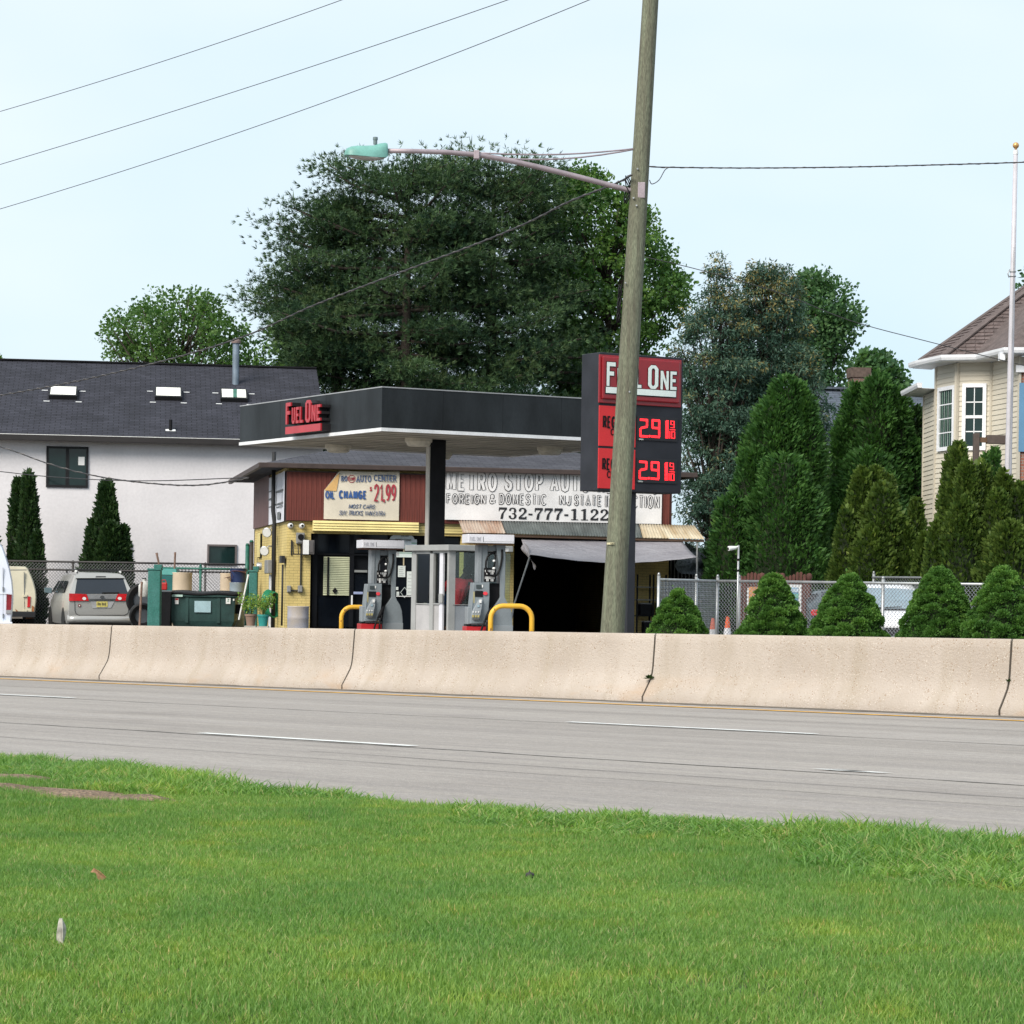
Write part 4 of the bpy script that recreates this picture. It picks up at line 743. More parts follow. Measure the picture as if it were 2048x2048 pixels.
def serif(ch, t):                                               # thick and thin strokes of a bold roman figure in a unit box
    if ch == '7': return [[(.02, .8), (.98, .8), (.98, 1), (.06, 1)], [(.02, .66), (.12, .66), (.14, .82), (.02, .82)], [(.98, .88), (.62, .5), (.52, 0), (.22, 0), (.34, .42), (.74, .82)]]
    if ch == '1': return [[(.36, 0), (.66, 0), (.66, 1), (.36, .96)], [(.1, 0), (.92, 0), (.92, .07), (.1, .07)], [(.1, .82), (.38, .84), (.4, .97), (.1, .88)]]
    if ch == '-': return [[(.05, .36), (.95, .36), (.95, .5), (.05, .5)]]
    if ch == '2': return [[(.05, 0), (.95, 0), (.98, .24), (.85, .24), (.8, .17), (.05, .15)], [(.05, .14), (.3, .15), (.75, .5), (.95, .62), (.72, .7), (.55, .5), (.05, .18)], [(.95, .6), (.97, .8), (.8, .96), (.64, .88), (.68, .66)], [(.8, .96), (.5, 1), (.2, .95), (.4, .9), (.64, .88)], [(.2, .95), (.05, .8), (.1, .66), (.3, .68), (.32, .82), (.4, .9)]]
    if ch == '3': return [[(.22, .96), (.5, 1), (.78, .95), (.62, .88), (.4, .9)], [(.78, .95), (.92, .8), (.88, .6), (.72, .54), (.62, .6), (.66, .78), (.62, .88)], [(.22, .96), (.06, .8), (.1, .7), (.28, .7), (.3, .82), (.4, .9)], [(.4, .49), (.72, .54), (.84, .46), (.6, .44), (.4, .44)], [(.84, .46), (.97, .3), (.9, .12), (.72, .02), (.62, .1), (.7, .26), (.6, .44)], [(.72, .02), (.45, -.01), (.2, .03), (.38, .08), (.62, .1)], [(.2, .03), (.03, .16), (.06, .3), (.28, .3), (.3, .16), (.38, .08)]]
xx = 470
for ch in '732-777-1122':
    w = 38 if ch == '-' else 66; adv = 43 if ch == '-' else 68.2; y0 = 396+(xx-470)*.018; a_, b_ = hz('z6', xx+3, y0+78, -.088), hz('z6', xx+w-3, y0, -.088)
    link('lettering', strokes(serif(ch, 0), b_.x-a_.x, b_.z-a_.z, m_inkblk, .002), me_, (a_.x, -.0695, a_.z)); xx += adv
sb = thing('side_banner', 'white printed banner wrapped on the left side of the shop fascia', 'banner', B)
def sx(x, y, xx=-.05): return B.hitx(*Q('z3', x, y), xx)
a, b = sx(517, 1300), sx(362, 905); SBF = Frame(B.w(-.05, b.y, 0), B.w(-.05, 0, 0)-B.w(-.05, b.y, 0)); Ls = b.y-.02
mb = MB(); mb.grid(lambda u, v: (-.05-.012*math.sin(u*14+v), b.y+(.02-b.y)*u, fz0-.02+(fz1-fz0+.04)*v), 20, 6); mb.obj('cloth', mat('side_banner_white', (.7, .71, .78), .7, .05, 2), sb, smooth=True)
for y0, y1, z0, z1 in ((.3, 2.4, .62, .66), (.3, 2.6, .36, .39), (.4, 2.2, .30, .32), (3.4, 4.8, .52, .56), (3.3, 4.6, .36, .38), (2.7, 3.0, .2, .32), (1.1, 1.9, .05, .2), (2.75, 3.1, .02, .14), (3.4, 4.6, .7, .72), (.5, .56, .3, .62), (2.3, 2.36, .36, .62)):
    h = fz1-fz0; box('print_mark', m_ink, sb, -.075, -.07, y0, y1, fz0+z0*h, fz0+z1*h)
# pipes, lamps, meter and boxes on the shop's left side and corner
def lw(x, y, xo=-.06): return B.hitx(*Q('z4', x, y), xo)
m_pipe = mat('conduit_black', (.02, .02, .022), .6, .2, 6); m_boxg = mat('box_grey', (.24, .24, .24), .5, .1, 5)
mb = MB(); yb = lw(455, 1000).y; mb.tube([(-.1, yb, 0), (-.1, yb, fz0), (-.14, yb, fz0+.3), (-.14, yb, fz1+.6)], .055, 10); mb.obj('conduit', m_pipe, shop, smooth=True)
for x, y0, y1, r in ((438, 460, 1750, .02), (540, 960, 1750, .025), (412, 470, 900, .02)):
    p, q = lw(x, y0), lw(x, y1); mb = MB(); mb.tube([(-.04, p.y, max(0, q.z)), (-.04, p.y, p.z)], r, 8); mb.obj('conduit', m_pipe, shop, smooth=True)
p = lw(540, 930); box('pipe_cap', m_pipe, shop, -.1, -.01, p.y-.3, p.y+.3, p.z-.02, p.z+.16)
p, q = lw(305, 1080), lw(425, 900); box('electric_meter', m_boxg, shop, -.2, .02, q.y, q.y+1.0, p.z, q.z, .02); p = lw(325, 985); mb = MB(); mb.lathe([(.1, 0), (.1, .1), (.08, .13)], 14); o = mb.obj('meter_dial', m_galv, shop, autos=40); o.location = (-.2, p.y-.5, p.z); o.rotation_euler = (0, -math.pi/2, 0)
p, q = lw(372, 1400), lw(408, 1085); box('downpipe', mat('downpipe_white', (.62, .64, .7), .5), shop, -.1, .01, q.y, q.y+.35, 0.0, q.z, .01)
p, q = lw(226, 870), lw(246, 560); lv_ = box('louvre', m_black, shop, -.02, .02, q.y, q.y+1.0, p.z, q.z)
for i in range(14): z = p.z+(q.z-p.z)*(i+.3)/14; box('slat', m_yel2, lv_, -.035, -.022, q.y+.05, q.y+.95, z, z+.05)
def flood(x, y, label):
    p = lw(x, y, -.25); o = thing('floodlight', label, 'light', B.w(-.02, p.y, p.z), 'floodlights on the side wall'); o.rotation_euler = (0, 0, math.radians(10)); mb = MB(); mb.tube([(0, 0, .1), (-.12, -.02, .1), (-.18, -.06, 0)], .018, 8); mb.obj('bracket', m_galv, o, smooth=True)
    mb = MB(); mb.tube([(-.16, .02, .03), (-.2, -.1, 0), (-.24, -.22, -.03), (-.245, -.235, -.033)], [.05, .085, .13, .12], 14); mb.obj('reflector', m_galv, o, autos=50); mb = MB(); mb.tube([(-.243, -.23, -.03), (-.25, -.25, -.036)], .11, 14); mb.obj('lens', m_white, o)
flood(345, 535, 'upper round floodlight under the shop eave on the side wall'); flood(312, 772, 'lower silver floodlight on the shop side wall above the meter')
def wallbox(label, x0, y0, x1, y1, d, m, name='electrical_box', cat='box', group=None):
    p, q = hz('z4', x0, y1, WY), hz('z4', x1, y0, WY); o = thing(name, label, cat, B.w(p.x, WY, p.z), group); o.rotation_euler = (0, 0, math.radians(10)); w, h = q.x-p.x, q.z-p.z
    box('case', m, o, 0, w, -d, -.003, 0, h, .012); box('cover', m, o, w*.12, w*.88, -d-.014, -d-.002, h*.12, h*.88, .006); return o, w, h, p
wallbox('left grey junction box low on the yellow pier above the barrel', 602, 1232, 655, 1318, .1, m_boxg, group='junction boxes on the yellow pier'); wallbox('right grey junction box low on the yellow pier under the conduit', 742, 1230, 802, 1318, .1, m_boxg, group='junction boxes on the yellow pier')
p, q = hz('z4', 655, 1297, WY-.04), hz('z4', 742, 1297, WY-.04); mb = MB(); mb.tube([(p.x, WY-.04, p.z), (q.x, WY-.04, p.z)], .018, 8); mb.obj('conduit', m_pipe, shop)
p, q = hz('z4', 780, 1232, WY-.03), hz('z4', 783, 700, WY-.03); mb = MB(); mb.tube([(p.x, WY-.03, p.z), (p.x, WY-.03, q.z)], .02, 8); mb.obj('conduit', m_pipe, shop)
o, w, h, p = wallbox('grey flush speaker box on the yellow pier under the cameras', 718, 552, 826, 690, .16, m_boxg, 'speaker_box'); mb = MB(); mb.lathe([(.07, 0), (.075, .03), (.05, .035)], 14); c_ = mb.obj('horn', m_black, o); c_.location = (w*.52, -.17, h*.6); c_.rotation_euler = (math.pi/2, 0, 0)
o, w, h, p = wallbox('white window air conditioner sticking out beside the office window', 790, 650, 935, 830, .5, mat('ac_grey', (.11, .10, .10), .6), 'air_conditioner', 'air conditioner'); box('front_panel', m_white, o, -.01, w*.5, -.53, -.52, 0, h, .01); mb = MB()
for x in (-.22, -.1): mb.bar((x, -.35, .02), (x, -.02, h*.9), .02, .02)
mb.bar((-.25, -.4, .0), (w, -.4, .0), .03, .03); mb.bar((-.25, -.02, -.02), (-.25, -.02, h), .03, .03); mb.obj('bracket', m_pipe, o)
def camera_unit(label, x, y):
    p = hz('z4', x, y, -.05); o = thing('security_camera', label, 'camera', B.w(p.x, WY, p.z), 'dome cameras under the fascia'); o.rotation_euler = (0, 0, math.radians(10)); mb = MB(); mb.lathe([(.075, 0), (.075, .03), (.06, .05)], 14); b1 = mb.obj('mount', m_white, o, autos=40); b1.rotation_euler = (math.pi/2, 0, 0)
    mb = MB(); mb.lathe([(.055, .05), (.06, .1), (.05, .15), (.02, .17)], 14); b2 = mb.obj('housing', m_white, o, autos=40); b2.rotation_euler = (math.pi/2, 0, 0); mb = MB(); mb.lathe([(.03, .165), (.03, .18), (.01, .182)], 12); b3 = mb.obj('lens', m_black, o); b3.rotation_euler = (math.pi/2, 0, 0)
camera_unit('left white dome camera under the fascia at the shop corner', 658, 455); camera_unit('right white dome camera under the fascia beside the yellow siding', 805, 458)
# corrugated awning over the garage
AY = -1.15
def corr(z0, x0, x1, m, seed):
    """x0..x1 measured along the upper edge; ridges run down the slope"""
    u0, u1 = hz('z6', x0[0], x0[1], -.07), hz('z6', x1[0], x1[1], -.07); l0, l1 = hz('z6', x0[2], x0[3], AY), hz('z6', x1[2], x1[3], AY); nx = int((u1.x-u0.x)/.0175); mb = MB()
    def P(u, v):
        x = u0.x+(u1.x-u0.x)*u; xl = l0.x+(l1.x-l0.x)*u; zu = u0.z+(u1.z-u0.z)*u; zl_ = l0.z+(l1.z-l0.z)*u; return (x+(xl-x)*v, -.07+(AY+.07)*v, zu+(zl_-zu)*v+.011*math.cos(nx*u*math.pi/2))
    mb.grid(P, nx, 3); o = mb.obj('corrugated_panel', m, shop, smooth=True, recalc=False); s_ = o.modifiers.new('thickness', 'SOLIDIFY'); s_.thickness = .004; return o
m_c1 = mat('rusty_sheet', (.48, .39, .32), .6, .3, 1.2, col2=(.30, .15, .085), fine=.1, fscale=20, stretch=(3, .4, 1)); m_c2 = mat('grey_sheet', (.10, .115, .112), .5, .3, 1.5, stretch=(3, .4, 1)); m_c3 = mat('pale_sheet', (.60, .53, .40), .55, .2, 1.4, col2=(.40, .30, .18), stretch=(3, .4, 1))
corr(0, (197, 487, 226, 572), (492, 492, 522, 576), m_c1, 1); corr(0, (495, 492, 525, 577), (1440, 512, 1465, 606), m_c2, 2); corr(0, (1443, 512, 1468, 606), (1822, 520, 1897, 616), m_c3, 3)
a, b = hz('z6', 226, 580, AY+.05), hz('z6', 1890, 622, AY+.05); mb = MB(); mb.bar((a.x, AY+.05, a.z-.01), (b.x, AY+.05, b.z-.02), .05, .06); mb.obj('awning_beam', mat('awning_timber', (.10, .06, .04), .8), shop)
for x in (1845,): p = hz('z6', x, 640, AY+.05); mb = MB(); mb.tube([(p.x, AY+.06, 0), (p.x, AY+.06, p.z)], .025, 8); mb.obj('awning_post', m_galv, shop)
# tarpaulins
m_tarp = mat('silver_tarpaulin', (.36, .345, .37), .42, .18, 1.1, col2=(.25, .235, .26), fine=.05, bump=.5, bscale=9, bdist=.03, stretch=(.5, 1, 1)); m_tarpd = mat('dark_tarpaulin', (.11, .12, .135), .38, .3, 3, bump=.7, bscale=10, bdist=.05)
tp = thing('tarpaulin', 'silver grey tarpaulin slung out from the awning over the garage opening', 'tarpaulin', B)
T = [hz('z6', 628, 610, -1.0), hz('z6', 1740, 628, -1.0), hz('z6', 1842, 742, -2.5), hz('z6', 690, 722, -2.5)]; lowm = hz('z6', 1205, 778, -2.5).z
def tarp(u, v):
    t = T[0].lerp(T[1], u); l = T[3].lerp(T[2], u); p = t.lerp(l, v); sagl = (lowm-(T[3].z+T[2].z)/2)*math.sin(math.pi*u)*v; return (p.x, p.y, p.z+sagl-.14*math.sin(math.pi*v)*(.6+.4*math.sin(u*5))+.004*math.sin(u*40+v*6)*v)
mb = MB(); mb.grid(tarp, 40, 12); o = mb.obj('sheet', m_tarp, tp, smooth=True, recalc=False); s_ = o.modifiers.new('thickness', 'SOLIDIFY'); s_.thickness = .006
q = [hz('z6', x, y, yy) for x, y, yy in ((628, 612, -1.0), (690, 722, -2.5), (730, 830, -2.4), (648, 715, -1.3))]
mb = MB(); mb.grid(lambda u, v: tuple(q[0].lerp(q[3], v).lerp(q[1].lerp(q[2], v), u)+Vector((.05*math.sin(v*7+u*3), .06*math.sin(u*9), 0))), 8, 8); mb.obj('side_flap', m_tarp, tp, smooth=True, recalc=False)
mb = MB(); a = hz('z6', 688, 738, -2.45); b = hz('z6', 580, 1068, -2.2); mb.tube([(a.x, -2.45, a.z), (b.x, -2.2, b.z), (b.x+(b.x-a.x)*.42, -2.1, 0)], .022, 8); mb.obj('prop_pole', m_galv, tp)
dt = thing('dark_tarpaulin', 'crumpled dark tarpaulin hanging from the right end of the awning', 'tarpaulin', B)
q = [B.hit(*Q('z8', x, y), yy) for x, y, yy in ((340, 160, -1.0), (830, 480, .6), (640, 530, -.2), (225, 392, -1.6))]
mb = MB(); mb.grid(lambda u, v: tuple(q[0].lerp(q[1], u).lerp(q[3].lerp(q[2], u), v)+Vector((.03*math.sin(u*13+v*9), .08*math.sin(u*9+v*5), .05*math.sin(u*11+3*v)*v-.12*math.sin(math.pi*u)*v))), 26, 14); mb.obj('sheet', m_tarpd, dt, smooth=True, recalc=False)
gb = thing('barred_gate', 'dark barred gate beside the garage under the crumpled tarpaulin', 'gate', B)
gx0, gx1 = BX+.02, hz('z6', 1840, 900, .5).x
for i in range(9): x = gx0+(gx1-gx0)*i/8; box('bar', m_boxg, gb, x-.012, x+.012, .5, .524, .1, 2.25)
for z in (.1, 1.2, 2.25): box('rail', m_black, gb, gx0, gx1, .526, .55, z, z+.04)
box('backing_sheet', m_black, gb, gx0, gx1, .56, .58, .05, 2.3)
rk = thing('storage_rack', 'dark storage rack standing in the shade beside the sign post', 'rack', B); ra, rb = hz('z6', 1428, 950, -.5).x, hz('z6', 1650, 950, -.5).x
for x in (ra, (ra+rb)/2, rb):
    for y in (-.55, -.15): box('upright', m_black, rk, x-.02, x+.02, y-.02, y+.02, 0, 1.75)
for z in (.25, .7, 1.1, 1.42): box('shelf', m_boxg if z > 1 else m_black, rk, ra, rb, -.57, -.13, z, z+.025)
for x, z, w, lb_ in ((ra+.1, .725, .3, 'left dark crate on the middle shelf of the storage rack'), (ra+.55, .725, .25, 'right dark crate on the middle shelf of the storage rack'), (ra+.2, .275, .5, 'wide dark crate on the bottom shelf of the storage rack')): o = thing('crate', lb_, 'crate', B, 'crates on the storage rack'); box('case', m_black, o, x, x+w, -.5, -.2, z+.002, z+.28, .01); box('lid', m_boxg, o, x-.01, x+w+.01, -.51, -.19, z+.283, z+.31)
# ================================================================== fuel pumps, booth and attendant
m_pgrey = mat('pump_grey', (.235, .26, .285), .45, .12, 2, spec=.35); m_pgrey2 = mat('pump_panel_grey', (.20, .23, .255), .4, .1, 2); m_pdark = mat('pump_dark', (.085, .095, .11), .45, .12, 3); m_topper = mat('topper_white', (.66, .66, .72), .45, .06, 1.5); m_rustedge = mat('rust_edge', (.24, .10, .06), .8, .3, 20); m_pred = mat('pump_red', (.45, .015, .022), .4, .1, 3); m_rub = mat('hose_rubber', (.008, .008, .009), .55, .1, 5, spec=.2); m_faint = mat('faded_print', (.42, .42, .47), .6)
m_curb = mat('island_concrete', (.42, .40, .36), .9, .15, 2, bump=.3)
p0 = at(975, 1200, 50.5); PF = yawf((p0.x, p0.y, 0), 11)
def ph(x, y, yy=0): return PF.hit(*Q('a5', x, y), yy)
pump = thing('fuel_pump', 'right grey fuel pump with flat white topper behind the yellow hoop', 'fuel pump', PF, 'fuel pumps under the canopy')
pr = lambda n, m, x0, y0, x1, y1, ya, yb, bv=0: prect(n, m, pump, PF, 'a5', x0, y0, x1, y1, ya, yb, bv)
pr('column', m_pgrey, 845, 345, 905, 1010, .06, .4, .008); pr('column', m_pgrey2, 906, 345, 1008, 1010, .08, .38, .008)
pts = [(1165, 345), (1330, 345), (1322, 1010), (1312, 1250), (1340, 1330), (1400, 1420), (1436, 1540), (1450, 1700), (1450, 2020), (1060, 2020), (1060, 1700), (1080, 1530), (1120, 1430), (1190, 1340), (1232, 1270), (1232, 1010)]
mb = MB(); mb.prism([(ph(x, y, .02).x, max(0, ph(x, y, .02).z)) for x, y in reversed(pts)], .02, .4); mb.obj('column', m_pgrey2, pump, bevel=.012)
pr('base_skirt', m_pgrey, 1056, 1762, 1454, 1990, .0, .42, .006)
tp_ = pr('topper', m_topper, 670, 155, 1482, 330, -.14, .56, .012); pr('topper_cap', m_rustedge, 664, 138, 1486, 154, -.15, .57); pr('topper_lip', m_rustedge, 676, 331, 1478, 349, -.12, .54)
pr('print_line', m_ink, 932, 205, 942, 296, -.1435, -.1405); pr('print_line', m_ink, 943, 288, 1480, 296, -.1435, -.1405)
lettering(pump, 'FUEL ONE', PF, 'a5', 700, 212, 905, 272, -.1405, m_faint, .0, .003); pr('print_line', m_faint, 690, 278, 905, 286, -.1435, -.1405)
ps = pr('price_sheet', m_black, 955, 752, 1158, 1000, -.01, .05, .005)
for r_, (a_, b_) in enumerate(((790, 868), (905, 990))):
    for k in range(7): x = 966+k*26; pr('price_mark', m_white, x, a_, x+10+6*(k % 2), b_ if k % 3 else (a_+b_)/2, -.014, -.0105)
pr('sheet_clip', m_white, 1095, 748, 1132, 775, -.03, -.012)
box('core', m_black, pump, ph(1052, 1005).x, ph(1238, 1005).x, .1, .36, 0, ph(0, 1005).z)
# console: an upright face that runs out into a sloping card and key panel
A_ = lambda x, y, yy: Vector((ph(x, y, yy).x, yy, ph(x, y, yy).z))
cs = [A_(768, 1012, -.08), A_(1046, 1006, -.08), A_(1046, 1290, -.1), A_(1010, 1730, -.12), A_(716, 1735, -.16), A_(742, 1340, -.14)]
mb = MB(); mb.add(cs+[Vector((p.x, .3, p.z)) for p in cs], [(0, 1, 2, 3, 4, 5)[::-1], (6, 7, 8, 9, 10, 11)]+[(i, (i+1) % 6, (i+1) % 6+6, i+6) for i in range(6)]); con = mb.obj('console', m_pgrey2, pump, bevel=.01)
pr('screen', mat('lcd_grey', (.05, .065, .07), .2), 815, 1050, 905, 1115, -.105, -.08); pr('screen_label', m_white, 912, 1050, 932, 1098, -.1, -.082)
pr('card_recess', m_black, 795, 1155, 930, 1262, -.118, -.09, .004); mb = MB(); q = ph(972, 1202, -.12); mb.prism([(q.x+.045*math.cos(t), q.z+.036*math.sin(t)) for t in [6.283*k/10 for k in range(10)]], -.125, -.1); mb.obj('red_sticker', mat('sticker_red', (.72, .05, .07), .5), pump)
mb = MB(); rr = []
for y, x0, x1, d in ((1290, 868, 925, -.125), (1350, 835, 930, -.16), (1420, 800, 915, -.19), (1500, 755, 900, -.215), (1580, 738, 888, -.225), (1640, 742, 878, -.215), (1668, 765, 850, -.19)):
    a, b = A_(x0, y, d), A_(x1, y, d); rr.append([a, b, Vector((b.x, -.09, b.z)), Vector((a.x, -.09, a.z))])
mb.loft(rr); mb.obj('key_panel', m_pgrey, pump, bevel=.008)
pr('card_slot', m_white, 872, 1312, 905, 1370, -.2, -.16); pr('display_label', mat('label_blue', (.3, .42, .5), .5), 835, 1405, 870, 1445, -.212, -.19)
for k in range(3):
    pr('grade_button', m_white, 752+k*47, 1515, 768+k*47, 1540, -.236, -.21); pr('octane_label', mat('label_gold', (.42, .36, .14), .5), 742+k*47, 1580, 772+k*47, 1622, -.24, -.21)
pr('lower_body', m_pgrey, 660, 1440, 735, 1745, .0, .3, .01); pr('lower_body', m_pgrey2, 735, 1735, 1040, 1765, -.06, .3); pr('red_base', m_pred, 640, 1782, 1040, 2000, -.1, .36, .01); pr('seam', m_black, 650, 1746, 1040, 1781, -.02, .34)
pr('warning_strip', mat('strip_gold', (.4, .36, .2), .6), 762, 1170, 782, 1370, -.12, -.1)
hose = MB(); hose.tube([A_(x, y, d) for x, y, d in ((1148, 478, .1), (1110, 498, .0), (1060, 510, -.05), (1012, 560, -.08), (984, 640, -.09), (980, 730, -.09), (1000, 820, -.08), (1050, 880, -.07), (1120, 898, -.05), (1180, 875, -.03), (1218, 800, .0), (1245, 700, .0), (1264, 580, .0), (1267, 430, .0))], .0205, 8); hose.obj('hose', m_rub, pump, smooth=True)
hb = MB(); hb.tube([A_(x, y, d) for x, y, d in ((1120, 470, .1), (1150, 540, .02), (1140, 650, -.05), (1122, 760, -.06))], .017, 8); hb.obj('hose', m_rub, pump, smooth=True)
for y in (630, 760): q = A_(1124, y, -.06); mb = MB(); mb.lathe([(.024, -.02), (.026, .0), (.022, .02)], 10, q); mb.obj('hose_swivel', m_white, pump, smooth=True)
nz = MB(); nz.tube([A_(1095, 1432, .0), A_(1062, 1490, -.1), A_(1020, 1580, -.17), A_(985, 1660, -.19)], [.02, .035, .04, .03], 8); nz.tube([A_(1000, 1560, -.17), A_(1048, 1640, -.2), A_(1010, 1720, -.19), A_(965, 1690, -.18)], .014, 6); nz.obj('nozzle', m_black, pump, smooth=True)
mb = MB(); mb.tube([A_(975, 1660, -.19), A_(940, 1740, -.2), A_(900, 1850, -.2), A_(890, 1990, -.18)], .02, 8); mb.tube([A_(1010, 1720, -.19), A_(1000, 1800, -.2), A_(1000, 2000, -.2)], .02, 8); mb.obj('hose', m_rub, pump, smooth=True)
pr('under_lamp', m_pgrey, 1016, 362, 1160, 462, .1, .3, .01); pr('topper_lamp', m_white, 1328, 395, 1384, 470, -.02, .1, .01)
p1 = at(760, 1200, 55.6); PF1 = yawf((p1.x, p1.y, -.055), 14)
pump1 = copy_tree(pump, PF1, label='left grey fuel pump with rust edged topper between office and booth')
K0 = at(899, 1200, 52.6); K = yawf((K0.x, K0.y, 0), 29); KW, KD = 1.28, 1.72; LK = Frame(K.w(0, KD, 0), K.w(0, 0, 0)-K.w(0, KD, 0))
isl = thing('pump_island', 'raised concrete island under the pumps and the booth', 'kerb island', K); MB().box(-.3, 1.45, -2.6, 5.6, 0, .06).obj('slab', m_curb, isl, bevel=.02)
# booth
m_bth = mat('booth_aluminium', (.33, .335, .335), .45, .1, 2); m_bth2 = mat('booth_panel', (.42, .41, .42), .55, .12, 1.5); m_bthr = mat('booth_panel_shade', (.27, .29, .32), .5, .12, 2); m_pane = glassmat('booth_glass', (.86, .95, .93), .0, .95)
booth = thing('attendant_booth', 'small grey glazed attendant booth with sliding door between the two pumps', 'booth', K)
L_ = lambda n, m, z, x0, y0, x1, y1, ya=-.02, yb=.03, bv=0: prect(n, m, booth, LK, z, x0, y0, x1, y1, ya, yb, bv, K)
R_ = lambda n, m, z, x0, y0, x1, y1, ya=-.02, yb=.03, bv=0: prect(n, m, booth, K, z, x0, y0, x1, y1, ya, yb, bv)
rt, rb_ = K.hit(*Q('a5', 335, 345)).z, K.hit(*Q('a5', 335, 450)).z
box('roof', m_bth, booth, -.1, KW+.12, -.1, KD+.14, rb_, rt, .012); box('floor', m_pdark, booth, .0, KW, .0, KD, .06, .1)
L_('post', m_bth, 'a4', 1100, 462, 1142, 1990); L_('post', m_bth, 'a4', 1407, 500, 1445, 1990, -.03); L_('post', m_topper, 'a5', 172, 490, 208, 1990, -.01); L_('header', m_bth, 'a4', 1143, 462, 1406, 505); L_('header', m_bth, 'a5', 50, 452, 345, 488)
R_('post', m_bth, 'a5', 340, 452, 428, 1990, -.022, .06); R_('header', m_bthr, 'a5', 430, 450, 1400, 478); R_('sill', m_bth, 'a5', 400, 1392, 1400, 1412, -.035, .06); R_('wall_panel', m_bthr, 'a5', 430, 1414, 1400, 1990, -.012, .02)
L_('wall_panel', m_bth2, 'a4', 1143, 1402, 1406, 1990, -.005, .02); L_('wall_panel', m_bth2, 'a5', 52, 1402, 166, 1990, .005, .03); L_('sill', m_bth, 'a4', 1143, 1372, 1406, 1400); L_('sill', m_bth, 'a5', 52, 1372, 166, 1400)
L_('window_pane', m_pane, 'a4', 1143, 505, 1406, 1372, .0, .006); L_('window_pane', m_pane, 'a5', 50, 490, 166, 1372, .02, .026); R_('window_pane', m_pane, 'a5', 430, 478, 1400, 1392, .0, .006); L_('latch', m_bth, 'a5', 148, 1205, 206, 1370, -.05, -.012, .01)
for x, y in ((KW-.06, .0), (KW-.06, KD-.06), (0.0, KD-.06)): box('post', m_bth, booth, x, x+.06, y, y+.06, .1, rb_)
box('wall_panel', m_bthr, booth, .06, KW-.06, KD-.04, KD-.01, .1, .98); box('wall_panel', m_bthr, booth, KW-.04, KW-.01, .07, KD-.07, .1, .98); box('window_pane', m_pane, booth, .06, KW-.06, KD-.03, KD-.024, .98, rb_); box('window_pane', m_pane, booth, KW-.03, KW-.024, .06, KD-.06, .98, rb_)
for x in (.42, .84): box('post', m_bthr, booth, x, x+.05, KD-.05, KD-.03, .98, rb_)
ct = thing('counter', 'dark counter inside the booth below the right window', 'counter', K); box('top', m_pdark, ct, .5, KW-.05, .06, .5, .96, .99); box('leg', m_pdark, ct, .55, .59, .1, .14, .1, .958); box('leg', m_pdark, ct, KW-.12, KW-.08, .1, .14, .1, .958)
bb = thing('blue_crate', 'blue plastic crate on a shelf behind the booth door glass', 'crate', K); m_bl = mat('crate_blue', (.03, .12, .32), .5, .1, 4); box('body', m_bl, bb, .25, .6, .95, 1.5, .99, 1.2, .015); box('label', m_white, bb, .246, .25, 1.05, 1.2, 1.06, 1.12)
sh_ = thing('shelf', 'low shelf inside the booth carrying a blue crate', 'shelf', K); box('board', m_pdark, sh_, .2, .68, .85, 1.6, .955, .985)
for x in (.22, .62): box('leg', m_pdark, sh_, x, x+.03, 1.5, 1.53, .1, .954)
st = thing('stool', 'wooden folding stool just inside the open booth door', 'stool', K.w(.3, .42, .1)); m_wd = mat('stool_wood', (.30, .17, .09), .6, .2, 8); mb = MB(); mb.box(-.17, .17, -.15, .15, .42, .45); mb.obj('seat', m_wd, st, bevel=.008)
for a, b in (((-.15, -.13, 0), (.15, -.13, .42)), ((.15, -.13, 0), (-.15, -.13, .42)), ((-.15, .13, 0), (.15, .13, .42)), ((.15, .13, 0), (-.15, .13, .42))): mb = MB(); mb.bar(a, b, .03, .02); mb.obj('leg', m_wd, st)
# attendant: bending over the counter, one arm out to the door
m_skin = mat('dark_skin', (.035, .02, .014), .5, .1, 10); m_shirt = mat('red_shirt', (.50, .015, .03), .8, .2, 5, bump=.3, bscale=18, bdist=.01); m_trou = mat('dark_trousers', (.02, .02, .025), .85, .1, 6); m_hair = mat('black_hair', (.008, .007, .007), .8)
pp = K.w(.46, .60, .1); man = thing('person', 'person in a red shirt bending forward inside the booth, one arm reaching to the door', 'person', Frame(pp, K.x))
# local axes: x right-away, y left-away; he faces the lower right with his head bowed
J = dict(hip=((0, 0, .93), (.15, .12)), waist=((.02, -.02, 1.08), (.135, .10)), chest=((.06, -.06, 1.27), (.145, .10)), neck=((.1, -.1, 1.435), .06), head0=((.15, -.14, 1.49), .085), head1=((.19, -.17, 1.56), .1), crown=((.2, -.175, 1.62), .075),
         shl=((-.1, .08, 1.36), .075), ell=((-.22, .2, 1.17), .05), wrl=((-.33, .05, 1.29), .036), hal=((-.36, -.02, 1.32), .038), shr=((.24, -.16, 1.36), .075), elr=((.33, -.22, 1.12), .05), wrr=((.33, -.36, .99), .036), har=((.32, -.43, .975), .038),
         tl=((-.09, .05, .86), .1), kl=((-.1, .03, .48), .07), al=((-.1, .06, .09), .048), fl=((-.02, -.06, .035), .042), tr=((.1, -.03, .86), .1), kr=((.11, -.06, .48), .07), ar=((.1, -.02, .09), .048), fr=((.18, -.13, .035), .042))
E_ = [('hip', 'waist'), ('waist', 'chest'), ('chest', 'neck'), ('neck', 'head0'), ('head0', 'head1'), ('head1', 'crown'), ('chest', 'shl'), ('shl', 'ell'), ('ell', 'wrl'), ('wrl', 'hal'), ('chest', 'shr'), ('shr', 'elr'), ('elr', 'wrr'), ('wrr', 'har'), ('hip', 'tl'), ('tl', 'kl'), ('kl', 'al'), ('al', 'fl'), ('hip', 'tr'), ('tr', 'kr'), ('kr', 'ar'), ('ar', 'fr')]
